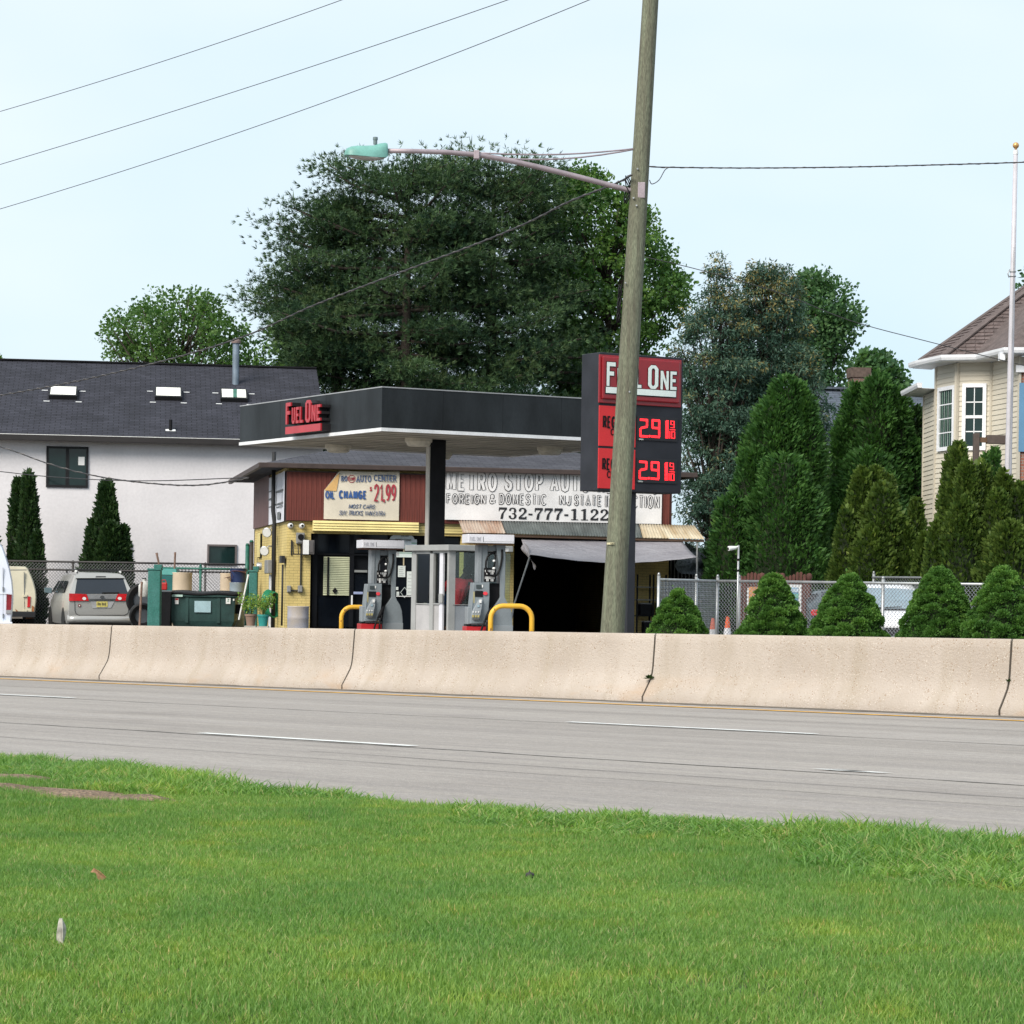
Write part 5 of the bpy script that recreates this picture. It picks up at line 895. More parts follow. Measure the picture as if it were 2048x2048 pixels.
for sd, hn, dirx in (('l', 'hal', Vector((-.25, -1, .3))), ('r', 'har', Vector((-.1, -1, -.1)))):            # five unequal, slightly curled fingers on each hand
    h0 = Vector(J[hn][0]); d = dirx.normalized(); side = d.cross(Vector((0, 0, 1))).normalized()
    for i, (off, L) in enumerate(((-.03, .07), (-.01, .08), (.012, .076), (.032, .06))):
        a = h0+d*.035+side*off; J[f'f{sd}{i}a'] = (tuple(a), .0095); J[f'f{sd}{i}b'] = (tuple(a+d*L*.55-Vector((0, 0, .008))), .0088); J[f'f{sd}{i}c'] = (tuple(a+d*L-Vector((0, 0, .026))), .0078); E_ += [(hn, f'f{sd}{i}a'), (f'f{sd}{i}a', f'f{sd}{i}b'), (f'f{sd}{i}b', f'f{sd}{i}c')]
    a = h0-side*.04; J[f't{sd}a'] = (tuple(a), .011); J[f't{sd}b'] = (tuple(a+d*.045-side*.018), .009); E_ += [(hn, f't{sd}a'), (f't{sd}a', f't{sd}b')]
skinned('body', J, E_, m_skin, man)
Jt = {k: (J[k][0], tuple(x+.014 for x in J[k][1]) if isinstance(J[k][1], tuple) else J[k][1]+.018) for k in ('waist', 'hip', 'chest', 'shl', 'ell', 'shr', 'elr')}; Jt['waist'] = (J['waist'][0], (.185, .15)); Jt['chest'] = (J['chest'][0], (.205, .16)); Jt['shl'] = (J['shl'][0], .105); Jt['shr'] = (J['shr'][0], .105); Jt['hip'] = ((0, 0, .88), (.18, .15)); Jt['collar'] = ((.085, -.085, 1.4), .078)
skinned('shirt', Jt, [('waist', 'hip'), ('waist', 'chest'), ('chest', 'shl'), ('shl', 'ell'), ('chest', 'shr'), ('shr', 'elr'), ('chest', 'collar')], m_shirt, man)
Jp = {k: (J[k][0], (J[k][1] if not isinstance(J[k][1], tuple) else .14)+.012) for k in ('hip', 'tl', 'kl', 'al', 'tr', 'kr', 'ar')}
skinned('trousers', Jp, [('hip', 'tl'), ('tl', 'kl'), ('kl', 'al'), ('hip', 'tr'), ('tr', 'kr'), ('kr', 'ar')], m_trou, man)
hc = Vector(J['head1'][0]); fd = Vector((.5, -.6, -.62)).normalized()
mb = MB(); mb.lathe([(.001, .112), (.05, .104), (.085, .07), (.103, .02), (.1, -.02), (.09, -.05)], 18); h = mb.obj('hair', m_hair, man, smooth=True); h.location = hc+Vector((-.012, .014, .018)); h.rotation_euler = fd.to_track_quat('-Y', 'Z').to_euler()
fq = fd.to_track_quat('-Y', 'Z')
for nm, pts_, r, mm in (('nose', [(0, -.1, .03), (0, -.118, -.01), (0, -.108, -.018)], [.008, .016, .012], m_skin), ('mouth', [(-.025, -.094, -.05), (0, -.101, -.052), (.025, -.094, -.05)], .007, mat('lips', (.06, .02, .018), .5)), ('ear', [(.1, .0, .02), (.106, .01, -.01), (.1, .005, -.035)], [.012, .014, .009], m_skin), ('ear', [(-.1, .0, .02), (-.106, .01, -.01), (-.1, .005, -.035)], [.012, .014, .009], m_skin)):
    mb = MB(); mb.tube([hc+fq @ Vector(p) for p in pts_], r, 8); mb.obj(nm, mm, man, smooth=True)
for sx_ in (-.034, .034): c_ = hc+fq @ Vector((sx_, -.09, .022)); mb = MB(); mb.tube([c_, c_+fd*.012], [.011, .007], 8); mb.obj('eye', m_white, man, smooth=True)
# yellow hoop guards
m_hoop = mat('hoop_yellow', (.72, .40, .035), .5, .12, 2, fine=.05, coat=.1)
def hoop(label, fr, w, h):
    o = thing('hoop_guard', label, 'bollard', fr, 'yellow hoop guards at the ends of the pump island'); r = .24; pts = [(-w/2, 0, -.05), (-w/2, 0, h-r)]+[(-w/2+r-r*math.cos(t), 0, h-r+r*math.sin(t)) for t in [math.pi/2*k/6 for k in range(1, 7)]]+[(w/2-r+r*math.sin(t), 0, h-r+r*math.cos(t)) for t in [math.pi/2*k/6 for k in range(7)]]+[(w/2, 0, -.05)]
    mb = MB(); mb.tube(pts, .048, 14); mb.obj('hoop', m_hoop, o, smooth=True)
    for i in range(9): q = Vector(pts[random.choice((0, 1, 1, 4, 9, 14, 15))]); q.z = max(.2, q.z-random.random()*.55*(abs(q.x) > w/2-.05)); mb = MB(); mb.box(-.008, .008, -.0015, .0015, -.02, .02); c_ = mb.obj('paint_chip', m_rustedge, o); c_.location = q+Vector((random.uniform(-.02, .02), -.0478, 0))
h0 = at(1023, 1212, 49.4); hoop('yellow hoop guard in front of the right pump', yawf((h0.x, h0.y, 0), 8), .79, h0.z)
h1 = at(721, 1214, 57.6); hoop('yellow hoop guard half hidden behind the left pump', yawf((h1.x, h1.y, 0), 8), .84, h1.z)
# ------------------------------------------------------------------ things by the shop's left corner
def barrel(label, px0, px1, ytop, Z, m, z0=0.0, rings=True, group=None, rim=None):
    c = at((px0+px1)/2, ytop, Z); r = (px1-px0)/2*Z/FP; h = c.z-z0; o = thing('barrel', label, 'barrel', (c.x, c.y, z0), group)
    p = [(r*.94, 0), (r*.97, .02)]
    for t in (.33, .66): p += [(r*.985, h*t-.03), (r*1.015, h*t), (r*.985, h*t+.03)]
    mb = MB(); mb.lathe(p+[(r*.98, h-.05), (r, h-.03), (r*.99, h), (r*.94, h), (r*.92, h-.02)], 24); mb.obj('drum', m, o, autos=35); mb = MB(); mb.lathe([(r*1.012, h-.02), (r*1.02, h-.005), (r*1.0, h+.006), (r*.95, h+.006)], 24); mb.obj('rim', rim or m, o, autos=35); return o, r, h
barrel('pale blue plastic barrel against the yellow pier by the office', *[Q('z4', x, 0)[0] for x in (610, 890)], Q('z4', 0, 1500)[1], 63.4, mat('barrel_pale_blue', (.34, .37, .50), .5, .25, 1.5, col2=(.42, .37, .33)))
def potted(label, px, ytop, w, Z, potm, n, H):
    c = at(px, ytop, Z); r = w/2*Z/FP; o = thing('potted_plant', label, 'plant', (c.x, c.y, max(.35, c.z-.28)), 'potted plants by the shop corner'); mb = MB(); mb.lathe([(r*.7, 0), (r*.93, .22), (r*1.02, .23), (r*1.02, .28), (r*.93, .28), (r*.9, .25)], 18); mb.obj('pot', potm, o, autos=35)
    lv, lf, tt = [], [], []
    mb = MB()
    for s in range(14):
        a = random.uniform(0, 6.28); d = Vector((math.cos(a)*random.uniform(.2, .75), math.sin(a)*.5, random.uniform(.5, 1))).normalized(); L = H*random.uniform(.6, 1.1); e = Vector((0, 0, .26))+d*L; mb.tube([(0, 0, .25), Vector((0, 0, .26))+d*L*.5+Vector((0, 0, .04)), e], .006, 5)
        for j in range(n//14):
            t = random.uniform(.35, 1.05); q = Vector((0, 0, .26))+d*L*t+Vector((random.gauss(0, .05), random.gauss(0, .05), random.gauss(.02, .04))); ax = Vector((random.gauss(0, 1), random.gauss(0, 1), random.gauss(.3, .7))).normalized(); sd = ax.cross(Vector((random.gauss(0, 1), random.gauss(0, 1), random.gauss(0, 1)))).normalized(); l = random.uniform(.045, .085); b = len(lv)
            lv += [q, q+ax*l*.5+sd*l*.3, q+ax*l, q+ax*l*.5-sd*l*.3]; lf.append((b, b+1, b+2, b+3)); tt.append(random.random())
    mb.obj('stems', M_STEM, o); me = bpy.data.meshes.new('leaves'); me.from_pydata(lv, [], lf); me.materials.append(M_POT); me.attributes.new('tint', 'FLOAT', 'FACE').data.foreach_set('value', tt); link('leaves', me, o)
    st_ = thing('pot_stand', f'low concrete block under the {"brown" if "brown" in label else "teal"} flower pot', 'block', (c.x, c.y, 0)); MB().box(-r, r, -r, r, 0, max(.35, c.z-.28)-.002).obj('block', m_curb, st_, bevel=.01)
M_STEM = mat('plant_stem', (.10, .14, .04), .7); M_POT = foliage('pot_leaf', (.10, .20, .03), (.26, .40, .08), (.38, .46, .14), .4)
potted('left leafy plant in a brown pot at the shop corner', *Q('z4', 138, 1700), 150/6.44, 62.6, mat('pot_brown', (.26, .17, .13), .8), 340, .55); potted('right leafy plant in a teal pot at the shop corner', *Q('z4', 298, 1705), 150/6.44, 62.2, mat('pot_teal', (.03, .27, .25), .5), 300, .5)
gh = thing('garden_hose', 'coiled green garden hose hanging on the shop side wall', 'hose', at(*Q('z4', 360, 1450), 66.2)); mb = MB()
for k in range(7): mb.tube([(.26*math.cos(t)+.02*k, -.02*k, .32*math.sin(t)-.01*k) for t in [6.283*i/20 for i in range(21)]], .018, 6)
mb.obj('coil', mat('hose_green', (.02, .26, .15), .5), gh, smooth=True); gh.rotation_euler = (0, 0, 1.0)
# ------------------------------------------------------------------ dumpster corner
m_dgreen = mat('dumpster_green', (.022, .062, .058), .5, .25, 2, fine=.1, fscale=30); m_tgreen = mat('post_green', (.025, .15, .125), .7, .35, 4, col2=(.05, .19, .17), fine=.15, fscale=25); m_cream = mat('barrel_cream', (.58, .47, .35), .55, .12, 2)
def a3at(x, y, Z): return at(*Q('a3', x, y), Z)
DF = yawf((a3at(1070, 1100, 69).x, 69, 0), 3)
dump = thing('dumpster', 'dark green steel dumpster with a black lid and stuck-on notices', 'dumpster', DF); da, db = DF.hit(*Q('a3', 640, 780)), DF.hit(*Q('a3', 1505, 1180)); zt_ = da.z
mb = MB(); mb.loft([[(da.x+.1, .05, .12), (db.x-.1, .05, .12), (db.x-.1, 1.5, .12), (da.x+.1, 1.5, .12)], [(da.x, -.0, .35), (db.x, 0, .35), (db.x, 1.55, .35), (da.x, 1.55, .35)], [(da.x-.03, -.02, zt_), (db.x+.03, -.02, zt_), (db.x+.03, 1.6, zt_), (da.x-.03, 1.6, zt_)]]); mb.obj('body', m_dgreen, dump, bevel=.015)
box('rim', m_dgreen, dump, da.x-.09, db.x+.09, -.07, 1.66, zt_+.002, zt_+.08, .01); lid = MB(); lz0, lz1 = zt_+.085, DF.hit(*Q('a3', 1000, 722)).z
lid.grid(lambda u, v: (da.x-.12+(db.x-da.x+.24)*u, -.09+1.8*v, lz1-.02+.03*math.sin(u*11)*.5+.06*v), 14, 4); o = lid.obj('lid', m_black, dump, smooth=True, recalc=False); o.modifiers.new('t', 'SOLIDIFY').thickness = .05
for x in (.5, 1.0, 1.5): box('rib', m_dgreen, dump, da.x+(db.x-da.x)*x/2-.04, da.x+(db.x-da.x)*x/2+.04, -.035, .0, .3, zt_-.002) if x != 1.0 else None
for n_, m__, r_ in (('notice', mat('notice_blue', (.36, .52, .58), .6, .1, 5), (960, 840, 1182, 1000)), ('sticker', m_white, (690, 800, 738, 885)), ('sticker', m_white, (1393, 800, 1455, 882)), ('sticker', m_white, (1490, 812, 1508, 838)), ('sticker', mat('sticker_pale', (.4, .55, .5), .6), (622, 752, 795, 784))): prect(n_, m__, dump, DF, 'a3', *r_, -.09 if r_[1] == 752 else -.045, -.02 if r_[1] != 752 else -.075)
lettering(dump, 'Z', DF, 'a3', 1410, 812, 1438, 850, -.048, m_green, .02); prect('sticker_stripe', m_pred, dump, DF, 'a3', 694, 804, 734, 830, -.048, -.0455)
box('side_pocket', m_black, dump, db.x+.03, db.x+.16, .3, 1.0, .55, .8); box('side_pocket', m_black, dump, da.x-.16, da.x-.03, .3, 1.0, .55, .8)
bn = thing('black_bin', 'black plastic bin squeezed between the green post and the dumpster', 'bin', DF); ba, bb2 = DF.hit(*Q('a3', 492, 722), -.2), DF.hit(*Q('a3', 636, 1170), -.2); mb = MB(); mb.loft([[(ba.x+.03, -.2, 0.02), (bb2.x-.03, -.2, .02), (bb2.x-.03, .4, .02), (ba.x+.03, .4, .02)], [(ba.x, -.24, ba.z), (bb2.x, -.24, ba.z), (bb2.x, .45, ba.z), (ba.x, .45, ba.z)]]); mb.obj('body', m_black, bn, bevel=.02); box('lid', m_pdark, bn, ba.x-.02, bb2.x+.02, -.26, .48, ba.z+.002, ba.z+.05, .015)
def gpost(label, x0, x1, ytop, Z, capx=0):
    a, b = a3at(x0, ytop, Z), a3at(x1, ytop, Z); w = b.x-a.x; o = thing('gate_post', label, 'post', (a.x, Z, 0), 'green posts of the dumpster enclosure'); MB().box(0, w, 0, w, -.1, a.z-.05).obj('shaft', m_tgreen, o, bevel=.02); MB().box(-.02, w+.02, -.02, w+.02, a.z-.048, a.z).obj('cap', m_tgreen, o, bevel=.015); MB().box(w*.45, w+.03, .02, w*.7, a.z+.002, a.z+.1).obj('hinge', m_tgreen, o, bevel=.01)
gpost('left chipped green square post between the minivan and the dumpster', 318, 490, 390, 67); gpost('right smooth green square post beside the yellow shop wall', 1712, 1828, 415, 68)
barrel('large cream plastic barrel standing behind the dumpster', *[Q('a3', x, 0)[0] for x in (655, 930)], Q('a3', 0, 452)[1], 71.8, m_cream, -.1); barrel('cream barrel partly hidden behind the blue and grey drum', *[Q('a3', x, 0)[0] for x in (1312, 1520)], Q('a3', 0, 462)[1], 72.6, m_cream, -.1)
bo_, br, bh = barrel('grey steel drum topped with a navy blue cover', *[Q('a3', x, 0)[0] for x in (1442, 1655)], Q('a3', 0, 590)[1], 71.4, mat('drum_grey', (.27, .33, .38), .5, .15, 3), -.1); bc = thing('blue_tub', 'navy blue tub sitting on the grey drum', 'tub', bo_.location+Vector((.03, 0, bh+.008))); mb = MB(); mb.lathe([(br*.98, 0), (br*1.05, .3), (br*1.12, .31), (br*1.12, .35), (br*1.0, .36)], 20); mb.obj('body', mat('tub_navy', (.012, .03, .11), .5), bc, autos=35); mb = MB(); mb.lathe([(br*1.13, .362), (br*1.12, .385), (br*.6, .39)], 20); mb.obj('lid', mat('tub_navy_lid', (.015, .025, .08), .5), bc, autos=35)
tt_ = thing('teal_cart', 'teal plastic waste cart behind the left green post', 'cart', (a3at(610, 700, 72).x, 72, -.1)); w = (720-492)/6.9*72/FP/2; zT = a3at(600, 395, 72).z+.1; mb = MB(); mb.loft([[(-w*.7, -.2, .05), (w*.7, -.2, .05), (w*.7, .3, .05), (-w*.7, .3, .05)], [(-w, -.28, zT-.18), (w, -.28, zT-.18), (w, .4, zT-.18), (-w, .4, zT-.18)]]); m_teal = mat('cart_teal', (.02, .13, .13), .5, .15, 4); mb.obj('body', m_teal, tt_, bevel=.02); mb = MB(); mb.loft([[(-w-.03, -.3, zT-.178), (w+.03, -.3, zT-.178), (w+.03, .42, zT-.178), (-w-.03, .42, zT-.178)], [(-w*.9, -.22, zT), (w*.9, -.22, zT), (w*.9, .36, zT), (-w*.9, .36, zT)]]); mb.obj('lid', mat('cart_lid_teal', (.03, .22, .20), .5), tt_, bevel=.015)
def stick(label, pts_, Z, r, m, name='pole', ext=0):
    q = [a3at(x, y, Z) for x, y in pts_]; d = (q[-1]-q[0]).normalized(); q[-1] = q[-1]+d*ext; o = thing(name, label, 'pole', q[0]); mb = MB(); mb.tube([p-q[0] for p in q], r, 7); mb.obj('shaft', m, o); mb = MB(); mb.tube([Vector((0, 0, 0))-d*.03, d*.04], r*1.15, 7); mb.obj('tip', m, o)
m_oldw = mat('old_wood', (.23, .15, .12), .85, .25, 8)
stick('short leaning wooden handle above the teal cart', ((438, 190), (468, 330)), 72.8, .03, m_oldw, ext=1.2); stick('upright grey wooden handle beside the cream barrel', ((692, 182), (682, 430)), 72.9, .028, m_oldw, ext=1.0); stick('rusty upright stake standing in front of the black tyres', ((232, 590), (202, 1165)), 68.5, .03, m_oldw, ext=.2); stick('white pole leaning on the right green post', ((1700, 490), (1604, 945)), 67.6, .022, m_white, ext=.3)
rd = thing('rod_bundle', 'bundle of thin reddish rods fanned out above the blue tub', 'rods', a3at(1550, 440, 71.2)); mb = MB(); o0 = a3at(1550, 440, 71.2)
for k in range(16): a = a3at(1375+k*19, 455-30*math.sin(k/15*3.14)+(70 if k < 4 else 0), 71.2-.2); b = a3at(1440+k*15, 560 if k < 5 else 470, 71.3); mb.tube([a-o0, (a+b)/2-o0+Vector((0, 0, .05)), b-o0], .008, 5)
mb.obj('rods', mat('rod_red', (.22, .10, .09), .7, .3, 30), rd)
for label, x, y, R_o, Z, tl in (('big black tyre standing upright behind the minivan', 255, 830, .47, 70.5, 0), ('black tyre leaning low beside the left green post', 235, 1040, .34, 69.4, .15)):
    c_ = a3at(x, y, Z); o = thing('tyre', label, 'tyre', c_, 'old tyres by the dumpster'); mb = MB(); mb.lathe([(R_o*.62, -.1), (R_o*.9, -.12), (R_o, -.08), (R_o, .08), (R_o*.9, .12), (R_o*.62, .1), (R_o*.6, 0)], 28); t_ = mb.obj('rubber', m_rub, o, autos=40); t_.rotation_euler = (math.pi/2, 0, 0); o.rotation_euler = (tl, 0, .25); mb = MB(); mb.lathe([(R_o*.6, -.06), (R_o*.5, -.02), (R_o*.2, .0), (R_o*.2, .03), (R_o*.5, .04), (R_o*.6, .06)], 20); r2 = mb.obj('rim', m_pdark, o, autos=40); r2.rotation_euler = (math.pi/2, 0, 0)
jg = thing('white_jug', 'white plastic jug hanging by the stake and the green post', 'jug', a3at(262, 785, 68.9)); mb = MB(); mb.lathe([(.13, 0), (.15, .03), (.15, .3), (.1, .38), (.05, .42), (.05, .47)], 16); mb.obj('body', mat('jug_white', (.52, .52, .50), .5, .15, 6), jg, autos=40); mb = MB(); mb.lathe([(.055, .472), (.055, .5)], 12); mb.obj('cap', m_black, jg)
rc = thing('red_fuel_can', 'small red can on top of the black bin', 'can', a3at(530, 722, 69.2)); mb = MB(); mb.box(-.1, .1, -.06, .06, .06, .26); mb.obj('body', mat('can_red', (.45, .02, .02), .5), rc, bevel=.03); mb = MB(); mb.tube([(-.05, 0, .26), (-.03, 0, .33), (.05, 0, .33), (.07, 0, .26)], .012, 6); mb.obj('handle', m_pred, rc)
# ================================================================== stucco building on the left
m_stuc = mat('white_stucco', (.68, .655, .68), .9, .06, .5, fine=.03, fscale=12, bump=.12, bscale=7, bdist=.02); m_roofd = brickmat('dark_shingles', (.050, .051, .068), (.036, .037, .05), (.016, .016, .02), .34, .145, .012, 'xy', .9, .6, var=.3)
m_wfr = mat('window_frame_dark', (.014, .014, .016), .5, spec=.2); m_wgl = mat('window_glass_dark', (.010, .026, .026), .04, .3, 1, fine=0, spec=.35)
so_ = at(0, 1000, 84); T_ = yawf((so_.x, so_.y, -.15), 8); tz0 = 0
hall = thing('stucco_building', 'white stucco building with dark shingle roof and three skylights at left', 'building', T_)
ze = T_.hit(*Q('z1', 0, 985)).z; xr = 10.55; xl = -9; RY = 6.4
box('wall', m_stuc, hall, xl, xr-.15, 0, 12.8, 0, ze)
yr = RY; zr = T_.hit(*Q('z1', 400, 478), RY).z; ov = .45; es = (zr-ze)/RY; e_ = ze-ov*es
RFF = Frame(T_.w(0, -ov, e_+.1), T_.x); pitch = math.atan2(zr-e_, RY+ov)
def roofpt(x, t, lift=0): return Vector((x, -ov+(RY+ov)*t, e_+.1+(zr-e_)*t))+Vector((0, -math.sin(pitch), math.cos(pitch)))*lift
mb = MB(); mb.add([roofpt(xl-.4, 0), roofpt(xr, 0), roofpt(xr, 1), roofpt(xl-.4, 1), (xl-.4, 2*RY+ov, e_+.1), (xr, 2*RY+ov, e_+.1)], [(0, 1, 2, 3), (3, 2, 5, 4)]); o = mb.obj('roof', m_roofd, hall, recalc=False); o.modifiers.new('t', 'SOLIDIFY').thickness = .08
mb = MB(); mb.add([(xr-.16, 0, ze), (xr-.16, 12.8, ze), (xr-.16, RY, zr)], [(0, 1, 2)]); mb.obj('gable', m_stuc, hall)
box('gutter', mat('gutter_dark', (.022, .018, .018), .45), hall, xl-.4, xr, -ov-.13, -ov-.005, e_-.06, e_+.12, .01); box('drip_edge', m_white, hall, xl-.4, xr, -ov-.125, -ov-.02, e_+.123, e_+.14); box('soffit', m_gut, hall, xl-.4, xr, -ov, -.002, e_-.02, e_+.02); box('ridge_cap', m_black, hall, xl-.4, xr, RY-.12, RY+.12, zr+.1, zr+.15)
def onroof(x, y):
    r = ray(*Q('z1', x, y)); e = Vector((0, 0, EYE)); n = (T_.m.to_3x3() @ Vector((0, -math.sin(pitch), math.cos(pitch)))); p = T_.m @ roofpt(0, 0); q = T_.i @ (e+r*((p-e).dot(n)/r.dot(n))); return q.x, (q.y+ov)/(RY+ov)
for x0, y0, x1, y1 in ((370, 665, 572, 742), (1150, 672, 1352, 750), (1635, 685, 1840, 762)):
    a, t1 = onroof(x0, y0); b, t0 = onroof(x1, y1); f = MB()
    f.add([roofpt(a, t0, .0), roofpt(b, t0, 0), roofpt(b, t1, 0), roofpt(a, t1, 0), roofpt(a, t0, .14), roofpt(b, t0, .14), roofpt(b, t1, .14), roofpt(a, t1, .14)], [(0, 3, 2, 1), (4, 5, 6, 7), (0, 1, 5, 4), (1, 2, 6, 5), (2, 3, 7, 6), (3, 0, 4, 7)]); sk = f.obj('skylight', m_wfr, hall)
    i_ = .05; k = (t1-t0)*.08; g_ = MB(); g_.add([roofpt(a+i_, t0+k, .15), roofpt(b-i_, t0+k, .15), roofpt(b-i_, t1-k, .15), roofpt(a+i_, t1-k, .15)], [(0, 1, 2, 3)]); g_.obj('pane', M_SKYL, sk) if 'M_SKYL' in globals() else None
    M_SKYL = globals().get('M_SKYL') or mat('skylight_diffuser', (.85, .83, .76), .25, .05, 1, fine=0, spec=.8)
    if len(sk.children) == 0: g_.obj('pane', M_SKYL, sk)
    for xx, tt in ((a-.16, t1-.12*(t1-t0)), (b+.16, t1-.12*(t1-t0)), (a-.06, t0-.03), (b+.06, t0-.03)): f = MB(); f.add([roofpt(xx-.1, tt-.004, .012), roofpt(xx+.1, tt-.004, .012), roofpt(xx+.1, tt+.004, .012), roofpt(xx-.1, tt+.004, .012)], [(0, 1, 2, 3)]); f.obj('flashing', m_white, sk)
    if x0 == 1635: f = MB(); f.add([roofpt(a+(b-a)*.46, t0+k, .155), roofpt(a+(b-a)*.6, t0+k, .155), roofpt(a+(b-a)*.62, t1-k, .155), roofpt(a+(b-a)*.48, t1-k, .155)], [(0, 1, 2, 3)]); f.obj('tape', mat('green_strip', (.05, .16, .12), .5), sk)
x, t = onroof(1750, 622); p = roofpt(x, t); top_ = at(*Q('z1', 1760, 300), (T_.w(*p)).y); H_ = (T_.i @ top_).z; mb = MB(); mb.lathe([(.115, -.3), (.115, H_-p.z-.1)], 14, p); fl_ = mb.obj('flue_pipe', mat('flue_blue_grey', (.20, .25, .31), .45, .15, 3, metal=.3), hall, autos=40); mb = MB(); mb.lathe([(.17, H_-p.z-.1), (.17, H_-p.z-.03), (.1, H_-p.z+.05)], 14, p); mb.obj('cap', mat('flue_cap', (.22, .16, .15), .6, metal=.3), fl_, autos=40)
x, t = onroof(1267, 970); p = roofpt(x, t); mb = MB(); mb.lathe([(.055, -.1), (.055, .36)], 10, p); v_ = mb.obj('vent_pipe', m_black, hall, autos=40); mb = MB(); mb.add([roofpt(x-.16, t-.012, .015), roofpt(x+.16, t-.012, .015), roofpt(x+.16, t+.012, .015), roofpt(x-.16, t+.012, .015)], [(0, 1, 2, 3)]); mb.obj('flashing', m_white, v_)
def hallwin(z, x0, y0, x1, y1, cols, fw=.07, fm=None):
    a, b = T_.hit(*Q(z, x0, y1), -.03), T_.hit(*Q(z, x1, y0), -.03); fm = fm or m_wfr; W_ = MB(); o = [(a.x, a.z), (b.x, a.z), (b.x, b.z), (a.x, b.z)]; W_.ring(o, [(a.x+fw, a.z+fw), (b.x-fw, a.z+fw), (b.x-fw, b.z-fw), (a.x+fw, b.z-fw)], -.06, .02); w_ = W_.obj('window', fm, hall)
    for i in range(cols): c0 = a.x+fw+(b.x-a.x-2*fw)*i/cols; c1 = a.x+fw+(b.x-a.x-2*fw)*(i+1)/cols; box('pane', m_wgl, w_, c0+.02*(i > 0), c1-.02*(i < cols-1), -.02, -.01, a.z+fw, b.z-fw)
    if cols > 1: m_ = (a.x+b.x)/2; box('mullion', fm, w_, m_-.05, m_+.05, -.05, -.021, a.z+fw, b.z-fw)
    return w_
w1 = hallwin('z1', 341, 1092, 658, 1388, 2); prect('paper', m_white, w1, T_, 'z1', 582, 1165, 628, 1228, -.024, -.021)
hallwin('a3', 1132, 66, 1545, 345, 1, .06, mat('frame_grey', (.13, .11, .11), .5)); hallwin('a3', -30, 36, 96, 330, 1, .06, mat('frame_grey2', (.13, .13, .13), .5))
# chain link fences: rails and posts as parts, the woven wire as one part
def chainlink(label, fr, L, z0, z1, pitch, wire, m, mrail, posts, rail_r=.03, rails=None, group=None, name='chain_link_fence', tops=.06, jig=0):
    o = thing(name, label, 'fence', fr, group); mb = MB(); n = int(L/pitch); rows = int((z1-z0)/(pitch/2)); zp = (z1-z0)/rows
    for i in range(n+1):
        for s in (0, 1):
            pts = [(i*pitch+((pitch/2 if k % 2 else 0) if s == 0 else pitch-(pitch/2 if k % 2 else 0)), .006*(1 if (k % 2) else -1), z0+k*zp) for k in range(rows+1)]; pts = [p for p in pts if p[0] <= L+.001]
            b_ = len(mb.v)
            for (x, y, z) in pts: mb.v += [(x-wire, y, z), (x+wire, y-wire, z), (x+wire, y+wire, z)]
            for k in range(len(pts)-1):
                for q in range(3): mb.f.append((b_+k*3+q, b_+k*3+(q+1) % 3, b_+k*3+3+(q+1) % 3, b_+k*3+3+q)); mb.mi.append(0)
    w = mb.obj('wire_mesh', m, o, recalc=False); w['kind'] = 'stuff'
    for z in (rails or [z1]): mb = MB(); mb.tube([(0, 0, z), (L, 0, z)], rail_r, 8); mb.obj('rail', mrail, o, smooth=True)
    for x in posts: mb = MB(); mb.tube([(x, .02, -.1), (x, .02, z1+tops)], rail_r*1.25, 9); mb.tube([(x, .02, z1+tops), (x, .02, z1+tops+.05)], [rail_r*1.35, rail_r*.6], 9); mb.obj('post', mrail, o, smooth=True)
    return o
m_fdark = mat('fence_dark_steel', (.045, .04, .04), .6, .2, 5); m_fwire = mat('fence_wire_grey', (.20, .20, .21), .5, .2, 8, metal=.4); m_fgreen = mat('fence_green', (.02, .13, .10), .5, .2, 6)
fa = at(-60, 1122, 80); fb = at(545, 1127, 79.5); FF = Frame((fa.x, fa.y, -.15), Vector((fb.x-fa.x, fb.y-fa.y, 0))); Lf = (Vector((fb.x-fa.x, fb.y-fa.y, 0))).length
chainlink('tall dark chain link fence running along the foot of the stucco wall', FF, Lf, .05, at(250, 1125.5, 80).z+.15, .1, .0065, m_fwire, m_fdark, [FF.hit(*Q('a3', 1105, 500)).x, 3.2, 1.0], .03, [at(250, 1125.5, 80).z+.15, at(150, 1140, 80).z+.15], tops=.0)
ga, gb_ = a3at(470, 386, 74.5), a3at(1790, 396, 74.5); GF = Frame((ga.x, ga.y, -.1), (1, 0, 0)); chainlink('green framed chain link fence behind the dumpster', GF, gb_.x-ga.x, .05, ga.z+.1, .1, .006, m_fwire, m_fgreen, [GF.hit(*Q('a3', 1040, 500)).x], .032, tops=.08)
for lab, x, yt, r in (('left tall green pole beside the shop wall', 1690, 75, .055), ('right tall grey green pole beside the shop wall', 1746, 30, .06)):
    q = a3at(x, yt, 73); o = thing('tall_pole', lab, 'pole', (q.x, q.y, -.1), 'tall poles by the shop wall'); mb = MB(); mb.tube([(0, 0, 0), (0, 0, q.z+.1)], r, 10); mb.obj('shaft', m_fgreen if x < 1700 else m_fdark, o, smooth=True); mb = MB(); mb.tube([(0, 0, q.z+.1), (0, 0, q.z+.16)], [r*1.1, r*.6], 10); mb.obj('cap', m_fgreen, o, smooth=True)
